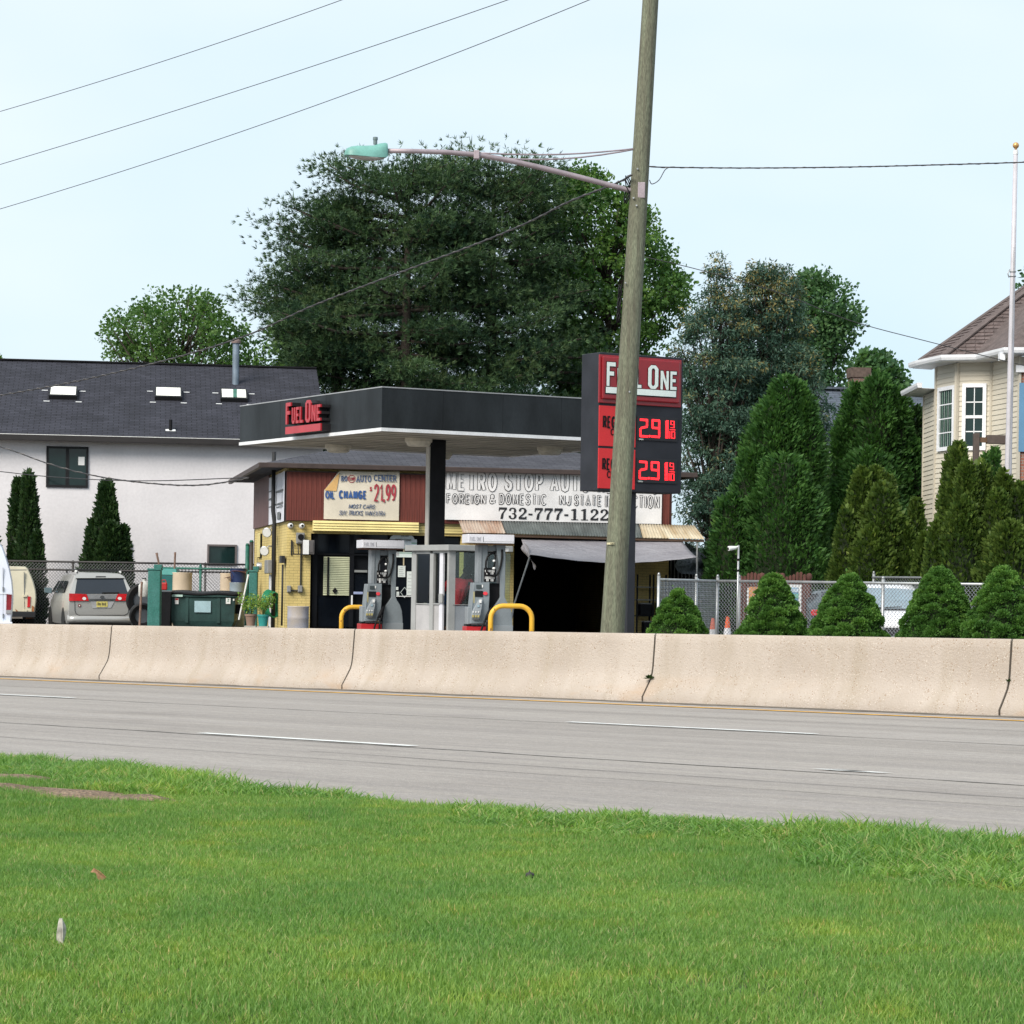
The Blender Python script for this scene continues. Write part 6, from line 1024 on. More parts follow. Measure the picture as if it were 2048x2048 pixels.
# ================================================================== vehicles on the left
m_silver = mat('silver_paint', (.40, .395, .385), .3, .04, 1, fine=.02, metal=.3, coat=.5); m_cglass = mat('car_glass', (.014, .018, .026), .05, .2, .6, fine=0, spec=.6); m_tl = mat('tail_light_red', (.55, .012, .018), .15, .2, 5, fine=0, coat=.8); m_tyre = mat('car_tyre', (.012, .012, .012), .8); m_chrome = mat('chrome', (.6, .6, .62), .15, metal=.9); m_trimb = mat('black_trim', (.016, .016, .018), .5)
def shell(rings): return [[(x, y, z) for x, y, z in r]+[(-x, y, z) for x, y, z in reversed(r)] for r in rings]
def ringpts(wb, wm, wr, zb, zbelt, zt, off): return [(wb, off(zb), zb), (wm*.985, off(zb+.12), zb+.12), (wm, off(.65), .65), (wm*.985, off(zbelt), zbelt), (wr+(wm-wr)*.3, off(zt-.28), zt-.28), (wr, off(zt-.09), zt-.09), (wr*.82, off(zt-.015), zt-.015), (wr*.3, off(zt), zt)]
def wheel(par, x, y, r, w=.21, m=m_chrome):
    mb = MB(); mb.lathe([(r*.62, -w/2), (r*.92, -w/2), (r, -w/3), (r, w/3), (r*.92, w/2), (r*.62, w/2)], 22); wh = mb.obj('wheel', m_tyre, par, autos=40, loc=(x, y, r)); wh.rotation_euler = (0, math.pi/2, 0); mb = MB(); mb.lathe([(r*.62, -w*.45), (r*.5, -w*.38), (r*.15, -w*.42), (r*.15, w*.42), (r*.5, w*.38), (r*.62, w*.45)], 14); mb.obj('rim', m, wh, autos=40)
vo = at(203, 1200, 74); V = yawf((vo.x, vo.y, -.13), 17)
van = thing('minivan', 'silver minivan parked with its rear and red tail lights toward the road', 'minivan', V)
vh = lambda x, y, yy=0: V.hit(*Q('a2', x, y), yy)
zt = vh(1080, 250, .5).z; zb_ = .3; zbelt = vh(1080, 655).z
def slope(z): return .0 if z < zbelt else (z-zbelt)/(zt-zbelt)*.5
hw = 0.965; rw = .70
R0 = ringpts(hw*.93, hw*.95, rw, zb_, zbelt, zt, lambda z: slope(z)+(.05 if z < .4 else 0)); R1 = ringpts(hw*.95, hw, rw+.02, zb_-.02, zbelt, zt+.005, lambda z: .22+slope(z)); R2 = ringpts(hw*.95, hw, rw+.02, zb_-.05, zbelt, zt+.03, lambda z: 1.6); R3 = ringpts(hw*.95, hw, rw, zb_-.05, zbelt-.03, zt, lambda z: 3.2)
R4 = ringpts(hw*.95, hw*.98, rw*1.12, zb_-.03, .9, 1.12, lambda z: 4.1); R5 = ringpts(hw*.8, hw*.85, rw, zb_, .72, .86, lambda z: 5.0)
rings = shell([R0, R1, R2, R3, R4, R5]); mb = MB(); mb.loft(rings, closed=True, caps=False); n = len(R0)
for rr_, fl in ((rings[0], 1), (rings[-1], 0)):
    b_ = len(mb.v); mb.v += rr_; mb.f += [((b_+i, b_+i+1, b_+2*n-2-i, b_+2*n-1-i)) for i in range(n-1)]; mb.mi += [0]*(n-1)
o = mb.obj('body', m_silver, van, autos=35)
def rearpoly(name, m, pts, lift=.012, depth=.02, par=None):
    """shape measured on the van's rear, laid on its slope"""
    P3 = []
    for x, y in pts:
        p = vh(x, y, 0)
        for _ in range(6): p = vh(x, y, slope(p.z))
        P3.append(Vector((p.x, slope(p.z)-lift, p.z)))
    k = len(P3); mb = MB(); mb.add(P3+[p+Vector((0, depth, 0)) for p in P3], [tuple(range(k))[::-1], tuple(range(k, 2*k))]+[(i, (i+1) % k, (i+1) % k+k, i+k) for i in range(k)]); return mb.obj(name, m, par or van)
rearpoly('rear_window', m_cglass, [(575, 652), (1602, 652), (1505, 352), (622, 352)]); rearpoly('spoiler', m_silver, [(590, 350), (1530, 348), (1500, 300), (640, 300)], .06, .12); rearpoly('brake_light', m_trimb, [(970, 333), (1172, 331), (1165, 312), (980, 312)], .07, .02)
for pts, lens in (([(462, 790), (845, 790), (800, 660), (465, 645)], (755, 745)), ([(1352, 788), (1695, 788), (1690, 655), (1405, 655)], (1440, 742))):
    t_ = rearpoly('tail_light', m_tl, pts, .035, .06); c_ = vh(*lens); mb = MB(); mb.prism([(c_.x+.055*math.cos(a), c_.z+.045*math.sin(a)) for a in [6.283*k/12 for k in range(12)]], -.045, -.03); mb.obj('lens', m_white, t_)
rearpoly('trim_bar', mat('trim_silver', (.48, .48, .5), .25, metal=.6), [(845, 785), (1352, 785), (1400, 665), (812, 665)], .02, .03); rearpoly('chrome_strip', m_chrome, [(840, 782), (1355, 780), (1362, 750), (832, 752)], .035, .03); rearpoly('plate_recess', mat('recess_silver', (.45, .45, .47), .4, metal=.3), [(920, 930), (1275, 925), (1340, 800), (880, 800)], .014, .02)
pl_ = rearpoly('licence_plate', mat('plate_yellow2', (.62, .54, .16), .5, .2, 12), [(995, 912), (1208, 908), (1205, 800), (990, 802)], .026, .02); mb = MB(); a, b = vh(1015, 875), vh(1185, 825)
for k, x in enumerate((0, .13, .26, .48, .61, .76, .88)): mb.box(a.x+(b.x-a.x)*x, a.x+(b.x-a.x)*(x+.09), -.0295, -.0275, a.z, b.z-.008*(k % 3))
mb.obj('plate_characters', mat('plate_ink', (.10, .09, .05), .6), pl_); c_ = vh(1100, 715); mb = MB(); mb.ring([(c_.x+.06*math.cos(t), c_.z+.04*math.sin(t)) for t in [6.283*k/16 for k in range(16)]], [(c_.x+.045*math.cos(t), c_.z+.027*math.sin(t)) for t in [6.283*k/16 for k in range(16)]], -.05, -.03); mb.box(c_.x-.05, c_.x+.05, -.048, -.03, c_.z+.002, c_.z+.012); mb.obj('emblem', m_chrome, van)
c_ = vh(665, 880); mb = MB(); mb.prism([(c_.x+.043*math.cos(a), c_.z+.043*math.sin(a)) for a in [6.283*k/14 for k in range(14)]], -.02, -.01); s_ = mb.obj('round_sticker', mat('sticker_dark_red', (.16, .03, .03), .5), van); mb = MB(); mb.prism([(c_.x+.02*math.cos(a), c_.z+.02*math.sin(a)) for a in [6.283*k/8 for k in range(8)]], -.023, -.0205); mb.obj('sticker_mark', m_white, s_)
a, b = vh(470, 1215, -.08), vh(1710, 1075, -.08); z0, z1 = vh(1000, 1218).z, vh(1000, 1078).z
mb = MB(); mb.loft([[(x*hw, -.1+.1*(abs(x)**4)+dy, z) for x in [-1.0+.2*k for k in range(11)]] for dy, z in ((.06, z0), (-.0, z0+.06), (-.01, (z0+z1)/2), (.02, z1-.02), (.12, z1+.02))], closed=False, caps=False); o = mb.obj('bumper', m_silver, van, smooth=True, recalc=False); o.modifiers.new('t', 'SOLIDIFY').thickness = .03
rearpoly('bumper_groove', mat('groove', (.12, .12, .12), .6), [(590, 1195), (1600, 1190), (1590, 1172), (600, 1176)], .105, .02)
for seam in ([(575, 790), (578, 980), (600, 1040), (660, 1068), (1540, 1066), (1600, 1030), (1612, 980), (1612, 790)],): mb = MB(); mb.tube([Vector((vh(x, y).x, -.006, vh(x, y).z)) for x, y in seam], .009, 5); mb.obj('tailgate_seam', m_trimb, van)
mb = MB(); p, q = vh(1105, 632), vh(1430, 630); mb.bar((p.x, slope(p.z)-.035, p.z), (q.x, slope(q.z)-.035, q.z), .03, .03); mb.obj('wiper', m_trimb, van)
for sx_ in (-1, 1):
    rl = MB(); rl.tube([(sx_*rw*.86, .75, zt), (sx_*rw*.9, .82, zt+.075), (sx_*rw*.9, 2.9, zt+.08), (sx_*rw*.86, 3.0, zt)], .026, 7); rl.obj('roof_rail', m_trimb, van, smooth=True)
    for y in (1.0,): MB().box(sx_*rw*.9-.03, sx_*rw*.9+.03, .74, .86, zt+.0, zt+.07).obj('rail_foot', m_white, van, bevel=.01)
    for y0, y1, t in ((.75, 1.85, .1), (1.95, 2.75, .06), (2.82, 3.6, .3)):
        xs_ = sx_*(hw*.985+.03); xt = sx_*(rw+(hw-rw)*.3+.035); zs0, zs1 = zbelt+.02, zt-.24; mb = MB(); mb.add([(xs_, y0, zs0), (xs_, y1, zs0), (xt, y1-t*(1 if y0 > 2.8 else 0), zs1), (xt, y0+(.35 if y0 < 1 else 0), zs1)], [(0, 1, 2, 3)]); mb.obj('side_window', m_cglass, van)
    mb = MB(); mb.box(sx_*(hw+.05)-.02, sx_*(hw+.05)+.02, 3.28, 3.34, zbelt+.0, zbelt+.06); mb.loft([[(sx_*(hw+.05)+sx_*dx, 3.2+dy, zbelt-.02+dz) for dx, dz in ((0, 0), (.21, .02), (.22, .15), (.16, .17), (.0, .16))] for dy in (0, .1)]); mb.obj('mirror', mat('mirror_shell', (.13, .19, .21), .3, coat=.3), van, bevel=.01)
    for y in (.95, 4.0): wheel(van, sx_*(hw-.1), y, .33); mb = MB(); mb.prism([( (y)+.4*math.cos(t), .33+.4*math.sin(t)) for t in [math.pi*k/12 for k in range(13)]], 0, .012); mb.v = [(sx_*(hw+.001)-sx_*b_, a_, c__) for a_, b_, c__ in mb.v]; mb.obj('wheel_arch', m_trimb, van)
mb = MB(); mb.tube([(-rw*.9, .8, zt+.09), (rw*.9, .8, zt+.09)], .018, 6); mb.obj('roof_bar', m_trimb, van); MB().box(-hw*.9, hw*.9, .3, 4.6, .14, .3).obj('underbody', m_trimb, van)
# boxy vans at the left edge
def boxvan(label, fr, hw, zt, zb, L, m, z, light, frame_extra):
    o = thing('van', label, 'van', fr, 'old vans parked at the left edge'); bulge = lambda t: hw*(1-.30*max(0, (t-.42)/.58)**1.7)*(1-.05*max(0, (.3-t)/.3))
    ts = [0, .12, .3, .42, .55, .7, .82, .9, .96, 1.0]; rg = []
    for y, kx, kz in ((0, .965, -.02), (.06, 1, 0), (L*.75, 1, 0), (L*.8, .98, -.05), (L, .9, -.7)):
        pr_ = [(bulge(t)*kx*(.93 if t == 1.0 else 1), y+(.16*max(0, t-.45) if y < 1 else 0), zb+(zt+kz*(t > .5)-zb)*t) for t in ts]; rg.append(pr_+[(-x, y_, z_) for x, y_, z_ in reversed(pr_)])
    mb = MB(); mb.loft(rg, caps=False); n = len(ts)
    for r_ in (rg[0], rg[-1]): b_ = len(mb.v); mb.v += r_; mb.f += [(b_+i, b_+i+1, b_+2*n-2-i, b_+2*n-1-i) for i in range(n-1)]; mb.mi += [0]*(n-1)
    mb.obj('body', m, o, autos=35); box('bumper', frame_extra, o, -hw*.98, hw*.98, -.16, .04, zb-.02, zb+.16, .02)
    for sx_ in (-1, 1):
        for y in (.9, L-1.1): wheel(o, sx_*(hw-.14), y, .35)
    return o
m_vwhite = mat('van_white_paint', (.66, .70, .80), .3, .04, 1, fine=.02, coat=.5); m_vcream = mat('van_cream_paint', (.60, .55, .42), .45, .08, 1.2, fine=.03, coat=.2); m_rust = mat('rust', (.36, .15, .06), .9, .35, 12)
q0 = at(22, 1250, 58); WF = yawf((q0.x-.96, q0.y, -.1), 13); wv = boxvan('white van at the very left edge, only its rear corner in view', WF, .99, 2.3, .36, 5.2, m_vwhite, 0, 0, m_vwhite)
def vpoly(par, fr, name, z, pts, m, y, d=.02):
    P3 = [fr.hit(*Q(z, a, b), y) for a, b in pts]; P3 = [Vector((p.x, y, p.z)) for p in P3]; k = len(P3); mb = MB(); mb.add(P3+[p+Vector((0, d, 0)) for p in P3], [tuple(range(k))[::-1], tuple(range(k, 2*k))]+[(i, (i+1) % k, (i+1) % k+k, i+k) for i in range(k)]); return mb.obj(name, m, par)
tl_ = vpoly(wv, WF, 'tail_light', 'a1', [(125, 1502), (222, 1502), (240, 1110), (132, 1100)], mat('tail_light_dark', (.20, .012, .02), .2, .4, 6, coat=.6), -.03, .05); vpoly(tl_, WF, 'reverse_lens', 'a1', [(122, 1498), (222, 1498), (226, 1425), (126, 1425)], m_galv, -.034, .003); vpoly(wv, WF, 'door_seam', 'a1', [(62, 1680), (70, 1680), (66, 560), (58, 560)], m_ink, .0, .02); vpoly(wv, WF, 'rear_window', 'a1', [(-90, 850), (10, 845), (-6, 610), (-90, 600)], m_cglass, .06, .05); vpoly(wv, WF, 'moulding', 'a1', [(-90, 1100), (120, 1100), (120, 1090), (-90, 1090)], m_white, -.015, .02)
for y in (1000, 1545): vpoly(wv, WF, 'hinge', 'a1', [(52, y+45), (78, y+45), (78, y-45), (52, y-45)], m_ink, -.03, .03)
q1 = at(69, 1240, 77); CF = yawf((q1.x-.94, q1.y, -.15), 12.5); cv = boxvan('old cream van with rusty rear corner behind the white van', CF, .97, CF.hit(*Q('a1', 300, 535)).z, CF.hit(*Q('a1', 300, 1560)).z, 4.6, m_vcream, 0, 0, m_trimb)
vpoly(cv, CF, 'tail_light', 'a1', [(555, 1365), (610, 1365), (622, 1150), (562, 1150)], m_tl, -.03, .05); vpoly(cv, CF, 'door_seam', 'a1', [(496, 1560), (512, 1560), (500, 650), (484, 650)], m_ink, .0, .04); vpoly(cv, CF, 'roof_seam', 'a1', [(170, 616), (545, 612), (545, 600), (170, 602)], m_ink, .07, .02); vpoly(cv, CF, 'hinge', 'a1', [(470, 1160), (555, 1150), (555, 1110), (470, 1115)], m_vcream, -.05, .05); vpoly(cv, CF, 'hinge', 'a1', [(480, 1475), (550, 1470), (550, 1420), (480, 1425)], m_vcream, -.05, .05)
for pts in ([(340, 1500), (395, 1535), (400, 1480), (350, 1430), (310, 1400)], [(520, 1600), (680, 1590), (685, 1555), (600, 1560), (530, 1560)], [(640, 1440), (690, 1500), (695, 1360), (650, 1330)], [(240, 1560), (480, 1555), (470, 1535), (330, 1545)]): vpoly(cv, CF, 'rust_patch', 'a1', pts, m_rust, -.008, .02)
vpoly(cv, CF, 'bumper_plate', 'a1', [(215, 1600), (460, 1598), (455, 1560), (220, 1565)], mat('bumper_worn', (.16, .14, .12), .8), -.18, .02); vpoly(cv, CF, 'access_cover', 'a1', [(570, 1505), (645, 1505), (640, 1410), (575, 1415)], m_vcream, -.02, .02)
# ================================================================== right-hand side: fence, cones, camera post, cars
fc = at(1434, 1162, 47.6); fe = at(2048, 1168.5, 43.2); fd_ = Vector((fe.x-fc.x, fe.y-fc.y, 0)); CFr = Frame((fc.x, fc.y, 0), fd_); Lr = fd_.length+.8; hF = fc.z
m_wire3 = mat('galvanised_wire', (.42, .43, .45), .4, .1, 8, metal=.5)
chainlink('front chain link fence behind the row of cone shaped shrubs', CFr, Lr, .04, hF, .0715, .0042, m_wire3, m_galv, [0.0, CFr.hit(*Q('z8', 853, 700)).x, CFr.hit(*Q('a6', 925, 700)).x], .024, tops=.07)
fg = at(1319, 1164, 46.2); gd = Vector((fc.x-fg.x, fc.y-fg.y, 0)); 
fg2 = at(1319.5, 1164, 45.0); gd = Vector((fc.x-fg2.x, fc.y-fg2.y, 0)); GFr = Frame((fg2.x, fg2.y, 0), gd)
chainlink('short chain link gate panel turned away beside the garage', GFr, gd.length-.05, .04, hF, .0715, .0042, m_wire3, m_galv, [0.0, GFr.hit(*Q('z8', 455, 700)).x], .022, tops=.07)
ba_ = at(1745, 1160, 58.2); bb_ = at(1850, 1150, 56.6); bF = Frame((ba_.x, ba_.y, 0), Vector((bb_.x-ba_.x, bb_.y-ba_.y, 0))); chainlink('rear side chain link fence receding behind the white car', bF, (bb_-ba_).length+3, .05, (ba_.z+bb_.z)/2, .09, .005, m_wire3, m_galv, [.02, 3.2, 6.6], .026, tops=.09)
def cone(label, x, ytop, Z, z0=0.0):
    p = at(*Q('z8', x, ytop), Z); h = p.z-z0; o = thing('traffic_cone', label, 'cone', (p.x, p.y, z0), 'traffic cones behind the fence'); m_o = mat('cone_orange', (.75, .12, .03), .6, .1, 6); m_w = mat('cone_white', (.72, .72, .76), .5, .1, 6); MB().box(-.17, .17, -.17, .17, 0, .035).obj('base', m_o, o, bevel=.01); R_o = lambda t: .135*(1-t)+.03*t
    for a, b, m, nm in ((.05, .14, m_o, 'body'), (.14, .34, m_w, 'collar'), (.34, .5, m_o, 'body'), (.5, .76, m_w, 'collar'), (.76, 1, m_o, 'body')): mb = MB(); mb.lathe([(R_o(a)+(.003 if nm == 'collar' else 0), h*a), (R_o(b)+(.003 if nm == 'collar' else 0), h*b)], 18); mb.obj(nm, m, o, autos=40)
cone('orange and white striped cone behind the front fence by the corner post', 750, 885, 48.6); cone('faded leaning cone seen through the gate panel', 608, 900, 48.0)
cpx = at(*Q('z8', 855, 195), 46.9); o = thing('camera_post', 'slim grey post with a white security camera on top behind the cone', 'camera post', (cpx.x, cpx.y, 0)); mb = MB(); mb.tube([(0, 0, 0), (0, 0, cpx.z)], .019, 8); mb.obj('post', m_galv, o, smooth=True)
for y in (335, 440): z = at(*Q('z8', 855, y), 46.9).z; mb = MB(); mb.lathe([(.022, z-.02), (.022, z+.02)], 10); mb.obj('clamp', m_black, o)
mb = MB(); zc_ = at(*Q('z8', 800, 225), 46.9).z; mb.tube([(-.01, 0, zc_+.03), (-.05, -.01, zc_+.02), (-.06, -.01, zc_+.01)], .018, 8); mb.obj('arm', m_white, o); mb = MB(); mb.tube([(-.05, -.02, zc_+.01), (-.13, -.06, zc_), (-.185, -.08, zc_-.008), (-.19, -.082, zc_-.009)], [.03, .042, .045, .04], 12); mb.obj('camera_body', m_white, o, autos=40); mb = MB(); mb.tube([(-.189, -.0815, zc_-.008), (-.197, -.086, zc_-.011)], .026, 10); mb.obj('lens', m_black, o)
# brown picket fence and things behind it
m_pick = mat('picket_brown', (.115, .045, .035), .8, .25, 6); pf0 = at(*Q('z8', 870, 510), 55); pf1 = at(*Q('z8', 1545, 485), 54); PK = Frame((pf0.x, pf0.y, 0), Vector((pf1.x-pf0.x, pf1.y-pf0.y, 0))); Lp = (pf1-pf0).length; pk = thing('picket_fence', 'dark brown picket fence with round post tops behind the second shrub', 'fence', PK); pzt = lambda x: PK.hit(*Q('z8', 870+x/Lp*675, 515), 0).z+(.09*math.sin(x/Lp*6.28*1.5)**2); n_ = int(Lp/.085)
for i in range(n_): x = i*.085; t = pzt(x)+.05+random.uniform(-.012, .012); b = MB(); b.prism([(x, .08), (x+.066, .08), (x+.066, t-.03), (x+.033, t), (x, t-.03)], -.01, .01); b.obj('picket', m_pick, pk)
for z in (.4, 1.1): box('rail', m_pick, pk, 0, Lp, .012, .05, z, z+.08)
for x in (Lp*.3, Lp*.59, Lp*.97): box('post', m_pick, pk, x-.045, x+.045, .012, .1, 0, 1.62); mb = MB(); mb.lathe([(.03, 1.6), (.06, 1.65), (.065, 1.7), (.045, 1.75), (.01, 1.765)], 12, (x, .055, 0)); mb.obj('post_ball', m_pick, pk, smooth=True)
bx = thing('notice_board', 'blue and green printed board leaning behind the front fence', 'board', yawf((at(*Q('z8', 1340, 840), 50.5).x, 50.5, 0), 4)); bfr = yawf((at(*Q('z8', 1340, 840), 50.5).x, 50.5, 0), 4); za = bfr.hit(*Q('z8', 1340, 575)).z; zb2 = bfr.hit(*Q('z8', 1460, 840)).z; wB = bfr.hit(*Q('z8', 1465, 600)).x
box('panel', m_white, bx, -.35, wB, 0, .03, zb2, za, .004); box('picture', mat('board_blue', (.12, .30, .48), .6, .3, 6), bx, -.3, wB-.06, -.004, -.001, zb2+.08, za-.06)
for k, (c_, z0, z1) in enumerate((((.20, .50, .40), .5, .66), ((.5, .6, .7), .72, .86), ((.09, .16, .36), .12, .3))): box('print_band', mat('board_band', c_, .6, .2, 9), bx, -.3, wB-.06, -.009, -.005, zb2+(za-zb2)*z0, zb2+(za-zb2)*z1)
for x in (-.3, wB-.08): box('leg', m_pick, bx, x, x+.04, .031, .07, 0, za-.1)
sf_ = thing('orange_board', 'orange and white board edge showing left of the second shrub', 'board', (at(*Q('z8', 985, 640), 49.5).x, 49.5, 0)); box('panel', mat('board_orange', (.65, .30, .12), .7, .2, 5), sf_, -.06, .25, 0, .03, .6, at(*Q('z8', 985, 598), 49.5).z, .005); box('edge', m_white, sf_, -.09, -.062, -.005, .035, .6, at(*Q('z8', 985, 598), 49.5).z-.02); box('leg', m_pick, sf_, .0, .05, .031, .07, 0, 1.1)
ps_ = thing('red_post', 'dark red square post standing beside the blue board', 'post', (at(*Q('z8', 1487, 700), 50.2).x, 50.2, 0)); w_ = 40/4.83*50.2/FP; MB().box(-w_/2, w_/2, 0, .09, 0, at(*Q('z8', 1487, 560), 50.2).z).obj('shaft', m_pick, ps_, bevel=.006); MB().box(-w_/2-.01, w_/2+.01, -.01, .1, at(*Q('z8', 1487, 560), 50.2).z+.001, at(*Q('z8', 1487, 560), 50.2).z+.03).obj('cap', m_pick, ps_)
# white car facing the road
co_ = at(1772, 1200, 51); WC = yawf((co_.x, co_.y, 0), -6); wc = thing('white_car', 'white car facing the road, its windscreen seen between two cone shrubs', 'car', WC); m_carw = mat('car_white_paint', (.80, .79, .82), .25, .03, 1, fine=.01, coat=.6)
wq = lambda x, y, yy=0: WC.hit(*Q('a6', x, y), yy)
zr_, zw1, zw0, zh = wq(1000, 512, 1.9).z, wq(1000, 585, 1.6).z, wq(1000, 878, .95).z, wq(1000, 1030, .0).z; hw = .9
def crng(y, wm, wt, zb, zm, zt): return [(wm*.92, y, zb), (wm, y, zb+.15), (wm, y, zm), (wm*.985, y, zt-.5*(zt-zm)), (wt, y, zt-.03), (wt*.6, y, zt)]
rg = shell([crng(-.15, hw*.8, hw*.6, .25, .5, zh-.12), crng(.0, hw*.93, hw*.75, .2, .6, zh), crng(.95, hw, hw*.8, .2, .75, zw0-.02), crng(1.0, hw, hw*.82, .2, .8, zw0), crng(1.75, hw, hw*.68, .2, .9, zw1+.03), crng(2.3, hw, hw*.68, .2, .92, zr_+.03), crng(3.6, hw, hw*.66, .2, .92, zr_-.02), crng(4.3, hw*.95, hw*.7, .25, .9, zw0+.05)])
mb = MB(); mb.loft(rg, caps=False); n = 6
for r_ in (rg[0], rg[-1]): b_ = len(mb.v); mb.v += r_; mb.f += [(b_+i, b_+i+1, b_+2*n-2-i, b_+2*n-1-i) for i in range(n-1)]; mb.mi += [0]*(n-1)
mb.obj('body', m_carw, wc, autos=40)
mb = MB(); mb.add([(-hw*.8, .97, zw0+.01), (hw*.8, .97, zw0+.01), (hw*.68, 1.66, zw1), (hw*.3, 1.62, zw1+.025), (-hw*.3, 1.62, zw1+.025), (-hw*.68, 1.66, zw1)], [(0, 1, 2, 3, 4, 5)]); mb.obj('windscreen', mat('windscreen_glass', (.20, .27, .32), .05, .2, 1.5, fine=0, spec=.9, coat=1), wc)
mb = MB(); mb.tube([(-hw*.75, .93, zw0+.0), (0, .88, zw0-.005), (hw*.75, .93, zw0)], .02, 6); mb.tube([(-.2, .9, zw0+.02), (.35, .95, zw0+.05)], .012, 5); mb.obj('wiper', m_trimb, wc)
a, b = wq(1060, 1150, -.2), wq(1240, 1105, -.2); box('grille', m_trimb, wc, -.35, .35, -.19, -.14, zh-.32, zh-.16, .01); MB().box(-.75, .75, -.22, -.13, .3, .48).obj('bumper', m_carw, wc, bevel=.03)
for sx_ in (-1, 1):
    mb = MB(); mb.add([(sx_*.45, -.12, zh-.12), (sx_*.78, .02, zh-.02), (sx_*.82, .02, zh-.16), (sx_*.5, -.13, zh-.24)], [(0, 1, 2, 3)]); o = mb.obj('headlight', m_galv, wc); o.modifiers.new('t', 'SOLIDIFY').thickness = .05
    MB().box(sx_*.98-.09, sx_*.98+.09, 1.3, 1.4, zw0+.02, zw0+.14).obj('mirror', m_carw, wc, bevel=.02)
    for y in (.75, 3.3): wheel(wc, sx_*(hw-.12), y, .32)
    mb = MB(); mb.add([(sx_*(hw+.004), 1.2, zw0), (sx_*(hw+.004), 3.4, zw0), (sx_*hw*.80, 3.0, zw1), (sx_*hw*.80, 1.85, zw1)], [(0, 1, 2, 3)]); mb.obj('side_window', m_cglass, wc)
c2 = at(*Q('z8', 1600, 850), 53); oc = thing('parked_car', 'dark car mostly hidden behind the third shrub, one red light showing', 'car', yawf((c2.x+.82, c2.y, 0), 6)); rg = shell([crng(0, .82, .6, .3, .6, 1.0), crng(.1, .88, .7, .25, .7, 1.08), crng(.7, .9, .6, .2, .85, 1.42), crng(2.2, .9, .6, .2, .85, 1.44), crng(3.4, .9, .72, .2, .8, .98), crng(4.2, .8, .6, .3, .6, .8)]); mb = MB(); mb.loft(rg, caps=False)
for r_ in (rg[0], rg[-1]): b_ = len(mb.v); mb.v += r_; mb.f += [(b_+i, b_+i+1, b_+2*n-2-i, b_+2*n-1-i) for i in range(n-1)]; mb.mi += [0]*(n-1)
mb.obj('body', mat('car_dark_paint', (.045, .06, .07), .25, coat=.6), oc, autos=40); MB().box(-.93, -.7, -.04, .06, c2.z-.06, c2.z+.07).obj('tail_light', m_tl, oc, bevel=.02); mb = MB(); mb.add([(-.7, .12, 1.09), (.7, .12, 1.09), (.58, .64, 1.38), (-.58, .64, 1.38)], [(0, 1, 2, 3)]); mb.obj('rear_window', m_cglass, oc)
for sx_ in (-1, 1):
    for y in (.8, 3.3): wheel(oc, sx_*.78, y, .31)
# ================================================================== beige house on the right
m_side = mat('beige_siding', (.56, .515, .43), .6, .05, 1.5, fine=.03); m_corner = mat('beige_trim', (.52, .475, .395), .6, .04, 2); m_wwhite = mat('white_vinyl', (.80, .81, .85), .4, .04, 3); m_hroof = mat('brown_shingle', (.145, .11, .105), .9, .3, 6, fine=.15, fscale=40); m_hroof2 = mat('brown_shingle_ridge', (.135, .105, .10), .9, .2, 5, fine=.15, fscale=40)
hp = [at(x, 900, Z) for x, Z in ((1847, 66.2), (1870.5, 64.3), (1912, 63.0), (1982, 62.7), (2037, 60.9), (2140, 60.7), (2142, 75))]
HX = Frame((hp[1].x, hp[1].y, 0), (1, 0, 0)); house = thing('house', 'beige sided two storey house with bay windows and brown hip roof at right', 'house', HX)
faces = [Frame((a.x, a.y, 0), Vector((b.x-a.x, b.y-a.y, 0))) for a, b in zip(hp, hp[1:])]; lens_ = [math.hypot(b.x-a.x, b.y-a.y) for a, b in zip(hp, hp[1:])]
heave = faces[2].hit(*Q('a7', 470, 905)).z; LAP = .1215
for fi in (0, 1, 2, 3):
    fr, L = faces[fi], lens_[fi]; top_ = heave if fi else heave-.55; n_ = int((top_-1.2)/LAP); X = HX.i @ fr.m
    mb = MB(); mb.box(0, L, .012, .2, 0, top_).xf(X); mb.obj('wall', m_corner, house)
    mb = MB(); mb.add([(.03, -.016, 0), (L-.03, -.016, 0), (L-.03, -.0, LAP), (.03, 0, LAP), (.03, .011, 0), (L-.03, .011, 0), (L-.03, .011, LAP), (.03, .011, LAP)], [(0, 1, 2, 3), (0, 4, 5, 1), (3, 2, 6, 7), (0, 3, 7, 4), (1, 5, 6, 2)]); mb.xf(X.to_3x3().to_4x4()); me = mb.mesh('siding_board', m_side)
    off = X.translation
    for k in range(n_+1): link('siding_board', me, house, (off.x, off.y, 1.2+k*LAP-.004+LAP*.02))
    for x in (0, L): mb = MB(); mb.box(x-.055, x+.055, -.03, .02, 0, top_).xf(X); mb.obj('corner_strip', m_corner, house)
